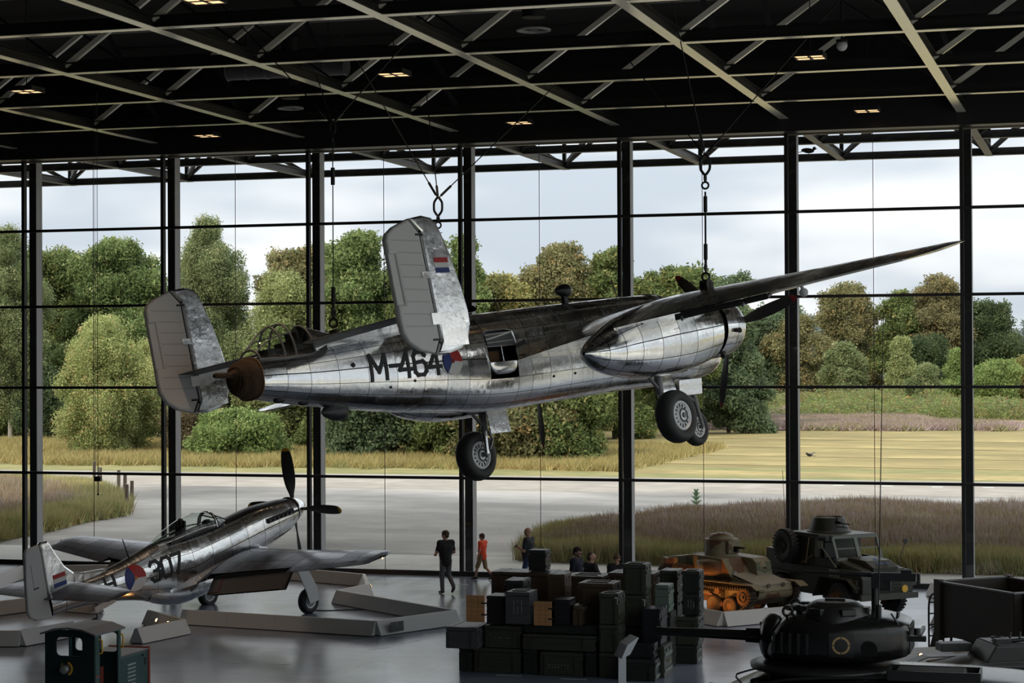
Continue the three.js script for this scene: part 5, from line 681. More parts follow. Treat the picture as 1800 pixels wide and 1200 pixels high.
// ---------------------------------------------------------------- ammunition crates
const wood = tex(256, (u, v) => { const g = fbm(u * 4, v * 40, 3, 4, 4, 40), k = Math.pow(Math.max(0, 1 - 7 * Math.hypot(((u * 3) % 1) - 0.5, ((v * 2) % 1) - 0.42) * 1.4), 0.7), h = mix(0.60, 0.82, g) - k * 0.25; return [h * 1.02, h * 0.76, h * 0.50]; }, true, 1.2, 1.2);
const grain = tex(256, (u, v) => { const h = 0.5 + 0.5 * (fbm(u * 3, v * 44, 5, 4, 3, 44) - 0.5) * 2; return [h, h, h]; }, false, 1, 1);
const crateC = { olive: lin(0.035, 0.038, 0.026), dark: lin(0.018, 0.02, 0.017), grey: lin(0.05, 0.054, 0.056), brown: lin(0.055, 0.036, 0.022), green: lin(0.10, 0.13, 0.105), black: lin(0.012, 0.012, 0.014), tan: lin(0.07, 0.06, 0.04) };
const crateM = Object.fromEntries(Object.entries(crateC).map(([k, c]) => [k, std(c.clone().multiplyScalar(1.4), 0.42, 0, { bumpMap: grain, bumpScale: 0.004 })])), woodM = std(0xffffff, 0.8, 0, { map: wood, bumpMap: grain, bumpScale: 0.003 }), stencil = std(lin(0.42, 0.42, 0.38), 0.7), labelWhite = std(lin(0.5, 0.52, 0.5), 0.7);
function crate(x0, x1, y0, y1, zf, dp, style, label, o = {}) {
  const w = x1 - x0 - 0.05, h = y1 - y0, t = thing('ammunition_crate', label, 'crate', [(x0 + x1) / 2, y0, zf - dp / 2], o.turn || 0, 'stacked ammunition crates'), m = crateM[style], r = rng(Math.round((x0 * 71 + y0 * 311 + zf * 17) * 10));
  const planks = Math.max(2, Math.round((h - 0.05) / 0.2)), bh = h * 0.8, lidH = o.lid === false ? 0 : Math.min(0.09, h * 0.2);
  obj('box', [rb(w - 0.03, h - 0.006, dp - 0.03, 0.008, 0, h / 2, 0)], crateM[style === 'black' ? 'black' : 'dark'], t);
  const n = Math.max(1, Math.round((h - lidH) / 0.17)), ph = (h - lidH - 0.01) / n;
  for (let i = 0; i < n; i++) obj('plank', [bx(w - 0.006, ph - 0.007, dp - 0.006, 0, 0.005 + ph * (i + 0.5), 0)], m, t);
  if (lidH) obj('lid', [rb(w, lidH - 0.008, dp, 0.008, 0, h - lidH / 2, 0)], m, t);
  if (o.cleats !== false) for (const s of [-1, 1]) obj('cleat', [bx(0.06, h - lidH - 0.02, 0.025, s * w * 0.36, (h - lidH) / 2, dp / 2 + 0.008), bx(0.06, 0.02, dp * 0.98, s * w * 0.36, h + 0.001 - 0.008, 0)], m, t);
  obj('side_cleat', [0.22, 0.72].map((k) => bx(0.022, 0.06, dp * 0.92, w / 2 + 0.006, h * k, 0)), o.side || m, t);
  obj('latch', [bx(0.03, 0.07, 0.05, w / 2 + 0.01, h - lidH, dp * 0.22), bx(0.03, 0.07, 0.05, w / 2 + 0.01, h - lidH, -dp * 0.22)], M.steel, t);
  if (o.handle) obj('rope_handle', tube([V(w / 2 + 0.005, h * 0.5, -0.1), V(w / 2 + 0.04, h * 0.44, 0), V(w / 2 + 0.005, h * 0.5, 0.1)], 0.012, 5), o.handle === 'wire' ? M.steel : std(lin(0.3, 0.24, 0.14), 0.9), t);
  if (o.top) obj('lid_batten', [bx(w * 0.6, 0.02, 0.07, 0, h + 0.008, dp * 0.2), bx(w * 0.6, 0.02, 0.07, 0, h + 0.008, -dp * 0.2)], m, t);
  if (o.text) { const g = []; for (let row = 0; row < o.text; row++) for (let k = 0; k < 7; k++) if (r() < 0.85) { const ww = 0.015 + r() * 0.02; o.vertical ? g.push(bx(0.012, ww, 0.003, w * (-0.15 + row * 0.16), h * (0.35 + k * 0.06), dp / 2 + 0.002)) : g.push(bx(ww, 0.014, 0.003, w * (-0.28 + k * 0.075), h * (0.45 - row * 0.1), dp / 2 + 0.002)); } obj('stencil_mark', g, stencil, t); }
  if (o.tag) obj('paper_tag', [bx(0.07, 0.15, 0.004, w / 2 - 0.05, h - 0.15, dp / 2 + 0.004)], labelWhite, t);
  if (o.door) { const [dx, dw, dy] = o.door; const dr = obj('open_lid', [bx(dw, h * 0.92, 0.035, dx, h / 2 + dy, dp / 2 + 0.06)], woodM, t); for (let k = 0; k < 3; k++) obj('board', [bx(dw / 3 - 0.006, h * 0.92, 0.012, dx + (k - 1) * dw / 3, h / 2 + dy, dp / 2 + 0.083)], woodM, dr); obj('hinge', [0.3, 0.7].map((k) => bx(0.12, 0.03, 0.02, dx + dw / 2, h * k + dy, dp / 2 + 0.09)), M.black, dr); obj('open_mouth', [bx(w * 0.86, h * 0.86, 0.01, 0, h / 2, dp / 2 + 0.012)], M.black, t); }
  return t;
}
{
  const C = crate;
  // bottom row, front
  C(-13.48, -13.16, 0, 0.52, 18.15, 0.8, 'dark', 'narrow dark crate at the left foot of the stack', { handle: 1 });
  C(-13.14, -12.07, 0, 0.52, 18.15, 0.8, 'olive', 'wide crate in the bottom row under the stencilled one');
  C(-12.05, -11.7, 0, 0.52, 18.15, 0.8, 'dark', 'narrow plain crate third from the left on the floor');
  C(-11.68, -10.72, 0, 0.5, 18.2, 0.8, 'olive', 'bottom crate with faint yellow stencil lines beside the pale strap', { text: 2 });
  C(-10.7, -10.42, 0, 0.5, 18.15, 0.8, 'dark', 'narrow floor crate left of the tall front stack');
  C(-10.4, -9.93, 0, 0.52, 18.2, 0.6, 'olive', 'floor crate carrying the tall front stack');
  C(-9.9, -9.1, 0, 0.45, 18.45, 0.4, 'dark', 'low crate right behind the white info panel', { side: crateM.green });
  C(-9.52, -9.02, 0, 0.66, 17.95, 0.75, 'olive', 'floor crate with pale side and rope handles on the right', { side: crateM.green, handle: 1 });
  // second row
  C(-13.66, -12.92, 0.53, 0.99, 18.5, 0.9, 'grey', 'grey crate pulled out like a drawer on the left', { handle: 'wire' });
  C(-12.9, -12.07, 0.53, 1.0, 18.15, 0.8, 'olive', 'crate with a worn white stencil line beside the pulled-out grey one', { text: 1 });
  C(-12.04, -10.43, 0.53, 0.86, 18.25, 0.8, 'olive', 'long flat crate with two torn paper labels in the front', {});
  C(-12.04, -10.43, 0.87, 1.05, 18.1, 0.75, 'dark', 'thin long crate under the crate with the bare wood lid');
  C(-9.82, -9.15, 0.46, 0.74, 18.4, 0.36, 'black', 'small black case numbered on its side beside the info panel', { lid: false });
  // third row
  C(-12.88, -12.44, 1.01, 1.62, 18.1, 0.6, 'black', 'open black crate with its bare wood lid swung left, upper left', { door: [-0.42, 0.4, 0.03], cleats: false });
  C(-12.4, -11.82, 1.06, 1.74, 18.3, 0.6, 'grey', 'large grey crate with vertical white stencils', { text: 3, vertical: true, cleats: false, top: true });
  C(-11.36, -10.98, 1.06, 1.6, 18.2, 0.5, 'black', 'open black case with its bare wood lid swung left, upper middle', { door: [-0.4, 0.38, -0.03], cleats: false });
  C(-10.95, -10.72, 1.06, 1.48, 18.2, 0.5, 'brown', 'small brown crate right of the open black case');
  C(-10.4, -9.93, 0.53, 1.1, 18.2, 0.6, 'olive', 'lower of the two tall olive crates in the front stack', { text: 0 });
  C(-10.4, -9.93, 1.11, 1.75, 18.2, 0.6, 'olive', 'upper of the two tall olive crates with a white tag', { tag: true, top: true });
  // second rank
  C(-13.1, -12.55, 0, 1.0, 17.3, 0.6, 'dark', 'tall dark crate hidden behind the left crates');
  C(-12.75, -12.28, 1.01, 1.86, 17.28, 0.75, 'dark', 'square crate with a pale green stencil on the second rank', { text: 1, turn: 0.06 });
  C(-12.2, -11.5, 0, 1.04, 17.3, 0.75, 'dark', 'broad dark crate behind the large grey one');
  C(-11.83, -11.38, 1.05, 2.0, 17.1, 0.55, 'brown', 'tall brown crate with a leather band', { side: crateM.tan });
  C(-11.4, -10.2, 0, 1.04, 17.3, 0.8, 'dark', 'broad dark crate in the middle of the second rank');
  C(-11.05, -10.23, 1.05, 1.87, 17.45, 0.7, 'brown', 'wide brown crate with a bright top behind the tall front stack', { top: true });
  C(-10.1, -9.55, 0, 0.95, 17.3, 0.5, 'olive', 'lowest crate of the highest stack');
  C(-10.1, -9.55, 0.96, 1.62, 17.3, 0.5, 'olive', 'middle crate of the highest stack with a pale tag', { tag: true });
  C(-10.1, -9.55, 1.63, 2.28, 17.3, 0.5, 'olive', 'top crate of the highest stack with steel clips', { top: true });
  C(-9.55, -9.1, 0.67, 1.42, 17.9, 0.6, 'black', 'black case with rounded corners and a white label on the right', { lid: false, tag: true });
  C(-9.52, -9.15, 0, 1.2, 16.7, 0.55, 'dark', 'plain support crate below the pale green box');
  C(-9.52, -9.17, 1.21, 1.8, 16.8, 0.5, 'green', 'pale green metal box with a round stud', { cleats: false });
  // right-hand group
  C(-9.3, -8.75, 0, 0.4, 15.9, 0.6, 'dark', 'low crate at the right foot of the stack', { side: crateM.green });
  C(-9.28, -8.72, 0.41, 1.02, 15.9, 0.7, 'olive', 'square crate with white letters on its side at the right', { text: 1, side: crateM.grey });
  C(-9.15, -8.72, 1.03, 1.5, 15.75, 0.5, 'dark', 'lower right crate with columns of white stencil', { text: 4, vertical: true });
  C(-9.15, -8.72, 1.51, 2.0, 15.75, 0.5, 'dark', 'rightmost upper crate at the tank gun muzzle', { top: true });
  C(-9.75, -9.3, 0, 1.3, 15.3, 0.6, 'dark', 'tall crate behind the pale green box', { handle: 1 });
  C(-9.75, -9.3, 1.31, 1.95, 15.3, 0.6, 'olive', 'upper crate with steel rods behind the highest stack', { handle: 'wire' });
  // rear rank
  C(-13.6, -12.1, 0, 0.95, 15.6, 0.8, 'dark', 'lower left crate of the rear rank');
  C(-13.55, -11.9, 0.96, 1.86, 15.6, 0.8, 'brown', 'long rear crate catching light on its lid, left', { top: false });
  C(-12.05, -10.6, 0, 0.95, 15.5, 0.8, 'dark', 'lower middle crate of the rear rank');
  C(-11.85, -10.95, 0.96, 1.8, 15.5, 0.8, 'brown', 'rear crate in the middle with a bright lid strip', { top: true });
  C(-10.55, -9.8, 0, 0.95, 15.4, 0.8, 'dark', 'lower right crate of the rear rank');
  C(-10.9, -9.82, 0.96, 1.88, 15.4, 0.8, 'brown', 'rear crate on the right in front of the standing people');
  C(-12.75, -12.3, 1.87, 2.34, 15.35, 0.4, 'dark', 'single square crate standing highest on the rear rank', { cleats: false });
}
{ // info panel on a folded sheet post
  const t = thing('display_stand', 'white folded-sheet info stand in front of the crates', 'info stand', [-9.42, 0, 20.0], 0.55);
  obj('post', [prism([[-0.11, 0], [0.05, 0], [0.05, 0.82], [-0.11, 0.74]], 0.03)], std(lin(0.55, 0.57, 0.58), 0.5), t); obj('reading_panel', [prism([[-0.12, 0.72], [0.06, 0.80], [0.24, 1.12], [0.22, 1.13], [0.0, 0.98]], 0.5)], std(lin(0.62, 0.64, 0.65), 0.45), t); obj('foot', [bx(0.26, 0.012, 0.3, -0.03, 0.006, 0)], M.steel, t);
}
{ // a weighted line hanging from the roof with a small box on it
  const t = thing('plumb_sensor', 'small black box on a thin line hanging in front of the left window', 'sensor', [-25.27, 3.17, 12]);
  obj('line', [rod(V(0, 0.7, 0), V(0, 10.4, 0), 0.008, 5), rod(V(-0.07, 0.75, 0), V(-0.07, 10.4, 0), 0.005, 5)], M.black, t); obj('box', rb(0.18, 0.13, 0.12, 0.01, 0, 0.42, 0), M.black, t); obj('rod', rod(V(0, 0, 0), V(0, 0.75, 0), 0.013, 6), M.black, t); obj('bob', ball(0.03, 0, 0.02, 0), M.black, t);
}
{ // the small works locomotive
  const t = thing('narrow_locomotive', 'small green narrow-gauge locomotive with open cab at lower left', 'locomotive', [-17.35, 0, 26.6]), gr = std(lin(0.018, 0.062, 0.06), 0.45), grD = std(lin(0.009, 0.024, 0.025), 0.5), rd = std(lin(0.25, 0.05, 0.03), 0.6), roofM = std(lin(0.17, 0.17, 0.18), 0.5, 0.3);
  const wz = 1.18, rr = (x0, x1, y0, y1, r) => [[x0 + r, y0], [x1 - r, y0], [x1 - r * 0.3, y0 + r * 0.3], [x1, y0 + r], [x1, y1 - r], [x1 - r * 0.3, y1 - r * 0.3], [x1 - r, y1], [x0 + r, y1], [x0 + r * 0.3, y1 - r * 0.3], [x0, y1 - r], [x0, y0 + r], [x0 + r * 0.3, y0 + r * 0.3]].reverse();
  obj('rear_wall', prism([[-0.475, 0.35], [0.475, 0.35], [0.475, 1.93], [0.2, 1.985], [-0.2, 1.985], [-0.475, 1.93]], 0.03, 0.004, [rr(-0.26, 0.24, 1.54, 1.86, 0.07)]).translate(0, 0, wz), grD, t);
  obj('front_wall', prism([[-0.475, 0.35], [0.475, 0.35], [0.475, 1.93], [0.2, 1.985], [-0.2, 1.985], [-0.475, 1.93]], 0.03, 0.004, [rr(-0.4, -0.08, 1.5, 1.84, 0.06), rr(0.1, 0.42, 1.5, 1.84, 0.06)]).translate(0, 0, 0.26), grD, t);
  obj('cab_roof', prism([[-0.53, 1.9], [-0.28, 1.985], [0, 2.01], [0.28, 1.985], [0.53, 1.9], [0.53, 1.93], [0.28, 2.015], [0, 2.04], [-0.28, 2.015], [-0.53, 1.93]], 1.1).translate(0, 0, 0.72), roofM, t);
  obj('side_panel', [bx(0.03, 1.55, 0.16, 0.47, 1.13, 1.1), bx(0.03, 1.55, 0.16, -0.47, 1.13, 1.1), bx(0.03, 1.55, 0.1, 0.47, 1.13, 0.3), bx(0.03, 1.55, 0.1, -0.47, 1.13, 0.3), bx(0.03, 0.5, 0.8, -0.47, 0.6, 0.7)], gr, t);
  obj('red_band', [bx(0.006, 0.03, 0.16, 0.488, 1.19, 1.1)], rd, t);
  for (const [x, z] of [[0.5, 0.3], [0.5, 1.06]]) obj('grab_rail', tube([V(x - 0.01, 1.82, z), V(x + 0.05, 1.8, z), V(x + 0.05, 1.6, z), V(x - 0.01, 1.58, z)], 0.014, 6), M.yellow, t);
  const lamp = obj('headlamp', lathe([[0, 0], [0.07, 0.005], [0.085, 0.03], [0.085, 0.09], [0.05, 0.12], [0, 0.12]], 20, 'z').rotateX(PI).translate(-0.06, 1.32, wz + 0.14), M.steel, t); obj('lamp_ring', [sector((p, q) => V(-0.06 + p, 1.32 + q, wz + 0.02), 0.125, -1.2, 1.3, 12, 3, 0.09), sector((p, q) => V(-0.06 + p, 1.32 + q, wz + 0.02), 0.125, PI - 0.9, PI + 0.9, 12, 3, 0.1)], M.yellow, lamp); obj('lamp_glass', ball(0.078, -0.06, 1.32, wz + 0.12, 1, 1, 0.4), std(lin(0.3, 0.33, 0.28), 0.1, 0.3), lamp);
  obj('seat', [rb(0.5, 0.08, 0.35, 0.02, -0.1, 0.9, 0.75), bx(0.1, 0.5, 0.1, 0.15, 1.0, 0.4)], rd, t); obj('control_box', [bx(0.3, 0.5, 0.2, -0.25, 1.1, 0.4)], M.black, t);
  const hood = obj('engine_hood', [rb(0.8, 0.92, 1.24, 0.04, 0, 0.92, -0.36)], gr, t); obj('hood_top', [rb(0.82, 0.03, 1.26, 0.012, 0, 1.385, -0.36)], roofM, hood);
  for (let i = 0; i < 8; i++) obj('louvre', bx(0.03, 0.02, 0.3, 0.405, 1.2 - i * 0.07, -0.3, 0, 0, -0.5), std(lin(0.35, 0.4, 0.4), 0.4), hood);
  obj('hood_latch', [bx(0.03, 0.03, 0.05, 0.41, 1.3, 0.12), bx(0.03, 0.03, 0.05, 0.41, 1.3, -0.75)], M.black, hood); obj('radiator', [rb(0.84, 1.0, 0.06, 0.02, 0, 0.92, -1.0)], rd, t); obj('side_opening', [bx(0.01, 0.14, 0.08, 0.403, 1.18, -0.86)], M.black, hood);
  obj('chassis', [bx(0.9, 0.3, 2.5, 0, 0.3, 0.05), bx(0.94, 0.14, 0.1, 0, 0.34, 1.32), bx(0.94, 0.14, 0.1, 0, 0.34, -1.22)], M.black, t);
  for (const z of [-0.6, 0.7]) for (const x of [-0.33, 0.33]) obj('rail_wheel', disc(0.22, 0.09, x, 0.22, z, 'x', 24), M.steel, t);
}
// ---------------------------------------------------------------- visitors
function blob(bones, k, res, pad = 0.05) { // a smooth skin round tapered bones: [a, b, ra, rb, squash?]
  const lo = V(1e9, 1e9, 1e9), hi = V(-1e9, -1e9, -1e9); for (const [a, b, ra, rb_] of bones) for (const [p, r] of [[a, ra], [b, rb_]]) { lo.min(p.clone().subScalar(r + pad)); hi.max(p.clone().addScalar(r + pad)); }
  const c = lo.clone().add(hi).multiplyScalar(0.5), half = Math.max(hi.x - lo.x, hi.y - lo.y, hi.z - lo.z) / 2 * 1.06, mc = new MarchingCubes(res, leafMat, false, false, 120000); mc.isolation = 0;
  const B = bones.map(([a, b, ra, rb_, f]) => ({ a, d: b.clone().sub(a), l2: Math.max(b.distanceToSquared(a), 1e-8), ra, rb: rb_, f: f || 1 })), hs = res / 2, q = V(0, 0, 0);
  mc.field.fill(-1);
  const ix = (v, m) => clamp(Math.floor((v - m) / half * hs + hs), 0, res - 1);
  for (let z = ix(lo.z, c.z); z <= ix(hi.z, c.z); z++) for (let y = ix(lo.y, c.y); y <= ix(hi.y, c.y); y++) for (let x = ix(lo.x, c.x); x <= ix(hi.x, c.x); x++) {
    const px = c.x + (x - hs) / hs * half, py = c.y + (y - hs) / hs * half, pz = c.z + (z - hs) / hs * half; let d = 10;
    for (const b of B) { const wx = px - b.a.x, wy = py - b.a.y, wz = (pz - b.a.z), t = clamp((wx * b.d.x + wy * b.d.y + wz * b.d.z) / b.l2), ex = wx - b.d.x * t, ey = wy - b.d.y * t, ez = (wz - b.d.z * t) * b.f, e = Math.sqrt(ex * ex + ey * ey + ez * ez) - mix(b.ra, b.rb, t), h = clamp(0.5 + 0.5 * (d - e) / k); d = mix(d, e, h) - k * h * (1 - h); }
    mc.field[x + y * res + z * res * res] = -d;
  }
  mc.update();
  const g = new THREE.BufferGeometry(), n = mc.count, P = new Float32Array(mc.positionArray.slice(0, n * 3)), N = new Float32Array(mc.normalArray.slice(0, n * 3));
  for (let i = 0; i < n * 3; i += 3) { P[i] = P[i] * half + c.x; P[i + 1] = P[i + 1] * half + c.y; P[i + 2] = P[i + 2] * half + c.z; const l = Math.hypot(N[i], N[i + 1], N[i + 2]) || 1; N[i] /= l; N[i + 1] /= l; N[i + 2] /= l; }
  g.setAttribute('position', new THREE.BufferAttribute(P, 3)); g.setAttribute('normal', new THREE.BufferAttribute(N, 3)); g.setAttribute('uv', new THREE.BufferAttribute(new Float32Array(n * 2), 2));
  return g;
}
const skinM = std(lin(0.42, 0.24, 0.165), 0.55), shoeM = std(lin(0.015, 0.015, 0.016), 0.6), soleM = std(lin(0.45, 0.44, 0.42), 0.7);
function person(label, pos, turn, S, o) { // joints in metres for a 1.8 m figure facing +z, scaled by S
  const t = thing('person', label, 'person', pos, turn), J = { hipL: V(0.09, 0.93, 0), hipR: V(-0.09, 0.93, 0), shL: V(0.185, 1.46, -0.01), shR: V(-0.185, 1.46, -0.01), neck: V(0, 1.5, 0), head: V(0, 1.68, 0.02), ...o.joints };
  for (const k of Object.keys(J)) J[k] = J[k].clone().multiplyScalar(S);
  const s = (v) => v * S, headTurn = o.headTurn || [0, 0, 0], bones = [], torso = [], legs = [], sleeves = [], cut = o.short ?? 1;
  const chest = V((J.shL.x + J.shR.x) / 2, J.shL.y - s(0.13), (J.shL.z + J.shR.z) / 2 + s(0.01)), belly = V((J.hipL.x + J.hipR.x) / 2, s(1.12), (J.hipL.z + J.hipR.z) / 2 + s(0.03)), pelvis = V((J.hipL.x + J.hipR.x) / 2, s(0.97), (J.hipL.z + J.hipR.z) / 2), bw = o.bulk || 1;
  torso.push([chest.clone().add(V(s(0.07), 0, 0)), belly.clone().add(V(s(0.04), 0, 0)), s(0.125 * bw), s(0.115 * bw)], [chest.clone().add(V(-s(0.07), 0, 0)), belly.clone().add(V(-s(0.04), 0, 0)), s(0.125 * bw), s(0.115 * bw)], [J.shL, J.shR, s(0.075), s(0.075)], [belly, pelvis, s(0.14 * bw), s(0.145 * bw)]);
  bones.push(...torso, [J.neck.clone().add(V(0, -s(0.04), -s(0.01))), J.head.clone().add(V(0, -s(0.06), -s(0.01))), s(0.058), s(0.055)]);
  for (const d of ['L', 'R']) {
    const a = [J['sh' + d], J['el' + d], J['wr' + d]], l = [J['hip' + d], J['kn' + d], J['an' + d]];
    bones.push([a[0], a[1], s(0.055), s(0.042)], [a[1], a[2], s(0.043), s(0.03)], [l[0], l[1], s(0.088), s(0.058)], [l[1], l[2], s(0.058), s(0.042)]);
    const e = a[0].clone().lerp(a[1], o.longSleeve ? 1 : 0.72); sleeves.push([a[0], e, s(0.068), s(o.longSleeve ? 0.056 : 0.064)]); if (o.longSleeve) sleeves.push([a[1], a[1].clone().lerp(a[2], 0.93), s(0.056), s(0.044)]);
    legs.push([l[0], l[1], s(0.1), s(cut < 1 ? 0.085 : 0.07)]); if (cut >= 1) legs.push([l[1], l[2].clone().add(V(0, s(0.02), 0)), s(0.069), s(0.06)]);
    const toe = J['toe' + d], an = l[2], dir = toe.clone().sub(an).setY(0).normalize(), heel = an.clone().addScaledVector(dir, -s(0.05)).setY(Math.min(an.y, toe.y + s(0.06) + (an.y - toe.y) * 0.6) - s(0.035));
    obj('shoe', blob([[heel, toe.clone().add(V(0, s(0.008), 0)), s(0.045), s(0.036)], [an.clone().add(V(0, -s(0.02), 0)), heel.clone().lerp(toe, 0.5), s(0.047), s(0.042)]], 0.02, 26), o.shoe || shoeM, t);
    // a hand: palm, four fingers of different length and a thumb leaving the side
    const w = a[2], hd = (o['hand' + d] || w.clone().sub(a[1])).clone().normalize(), up = Math.abs(hd.y) > 0.8 ? V(0, 0, 1) : V(0, 1, 0), sideV = new THREE.Vector3().crossVectors(hd, up).normalize(), nrm = new THREE.Vector3().crossVectors(sideV, hd).normalize().multiplyScalar(d === 'L' ? 1 : 1), H = [[w, w.clone().addScaledVector(hd, s(0.075)), s(0.026), s(0.03)], [w.clone().addScaledVector(hd, s(0.05)).addScaledVector(sideV, s(0.02)), w.clone().addScaledVector(hd, s(0.05)).addScaledVector(sideV, -s(0.02)), s(0.02), s(0.02)]];
    [[-0.027, 0.055], [-0.009, 0.065], [0.009, 0.06], [0.027, 0.045]].forEach(([x, len]) => { const r0 = w.clone().addScaledVector(hd, s(0.085)).addScaledVector(sideV, s(x)), m = r0.clone().addScaledVector(hd, s(len * 0.6)).addScaledVector(nrm, -s(0.01)), e2 = m.clone().addScaledVector(hd, s(len * 0.45)).addScaledVector(nrm, -s(0.03)); H.push([r0, m, s(0.0105), s(0.0095)], [m, e2, s(0.0095), s(0.008)]); });
    const tb = w.clone().addScaledVector(hd, s(0.03)).addScaledVector(sideV, (d === 'L' ? -1 : 1) * s(0.03)), te = tb.clone().addScaledVector(hd, s(0.045)).addScaledVector(sideV, (d === 'L' ? -1 : 1) * s(0.025)).addScaledVector(nrm, -s(0.015)); H.push([tb, te, s(0.0135), s(0.01)]);
    o.hands = o.hands || []; o.hands.push(H);
  }
  // head: skull, jaw, nose, ears, brow
  const q = new THREE.Quaternion().setFromEuler(new THREE.Euler(...headTurn, 'YXZ')), hp = (x, y, z) => V(s(x), s(y), s(z)).applyQuaternion(q).add(J.head);
  const headB = [[hp(0, 0.035, -0.02), hp(0, 0.03, 0.015), s(0.092), s(0.088)], [hp(0, -0.055, 0.035), hp(0, -0.02, 0.02), s(0.055), s(0.075)], [hp(0, -0.098, 0.06), hp(0, -0.06, 0.045), s(0.03), s(0.045)], [hp(0, -0.005, 0.1), hp(0, -0.035, 0.118), s(0.011), s(0.016)], [hp(0.085, -0.01, -0.005), hp(0.09, -0.04, -0.005), s(0.02), s(0.014)], [hp(-0.085, -0.01, -0.005), hp(-0.09, -0.04, -0.005), s(0.02), s(0.014)], [hp(0.035, 0.018, 0.088), hp(-0.035, 0.018, 0.088), s(0.014), s(0.014)], [hp(0.018, -0.068, 0.09), hp(-0.018, -0.068, 0.09), s(0.010), s(0.010)]];
  const body_ = obj('body', [blob(bones, 0.05 * S, 84), blob(headB, 0.022 * S, 40), ...o.hands.map((H) => blob(H, 0.008, 40))], skinM, t);
  for (const x of [0.034, -0.034]) obj('eye', ball(s(0.012), ...hp(x, -0.002, 0.098).toArray()), M.black, t);
  if (o.glasses) obj('glasses', [ring(s(0.024), s(0.003), 0, 0, 0).applyMatrix4(M4().compose(hp(0.034, -0.002, 0.112), q, V(1, 1, 1))), ring(s(0.024), s(0.003), 0, 0, 0).applyMatrix4(M4().compose(hp(-0.034, -0.002, 0.112), q, V(1, 1, 1))), rod(hp(0.058, 0, 0.11), hp(0.092, 0, -0.01), s(0.003)), rod(hp(-0.058, 0, 0.11), hp(-0.092, 0, -0.01), s(0.003))], M.black, t);
  if (o.hair) { const hb = o.hairLow ? [[hp(0, 0.045, -0.035), hp(0, -0.02, -0.055), s(0.088), s(0.07)]] : [[hp(0, 0.058, -0.025), hp(0, 0.062, 0.03), s(0.088), s(0.075)], [hp(0, 0.03, -0.045), hp(0, -0.03, -0.055), s(0.085), s(0.062)], [hp(0.06, 0.03, 0.0), hp(-0.06, 0.03, 0), s(0.045), s(0.045)]]; if (o.fringe) hb.push([hp(0.045, 0.075, 0.06), hp(-0.04, 0.06, 0.075), s(0.035), s(0.032)]); obj('hair', blob(hb, 0.03, 36), std(lin(...o.hair), 0.75), t); }
  if (o.beard) obj('beard', blob([[hp(0.045, -0.06, 0.04), hp(0.01, -0.108, 0.065), s(0.03), s(0.028)], [hp(-0.045, -0.06, 0.04), hp(-0.01, -0.108, 0.065), s(0.03), s(0.028)]], 0.02, 26), std(lin(...o.beard), 0.8), t);
  const grow = (list, r) => list.map(([a, b, ra, rb_]) => [a, b, ra + s(r), rb_ + s(r)]);
  obj(o.topName || 'shirt', blob([...grow(torso.slice(0, 3), 0.017), [belly, pelvis.clone().add(V(0, s(o.untuck ? -0.04 : 0.02), 0)), s(0.162 * bw), s(0.168 * bw)], ...sleeves], 0.045 * S, 74), std(lin(...o.top), 0.85), t);
  obj(cut < 1 ? 'shorts' : 'trousers', blob([[pelvis.clone().add(V(0, s(0.06), 0)), pelvis, s(0.15 * bw), s(0.152 * bw)], ...legs], 0.045 * S, 74), std(lin(...o.bottom), 0.9), t);
  if (o.collar) obj('collar', ring(s(0.068), s(0.016), J.neck.x, J.neck.y + s(0.0), J.neck.z, 'y', 18), std(lin(...o.collar), 0.8), t);
  return t;
}
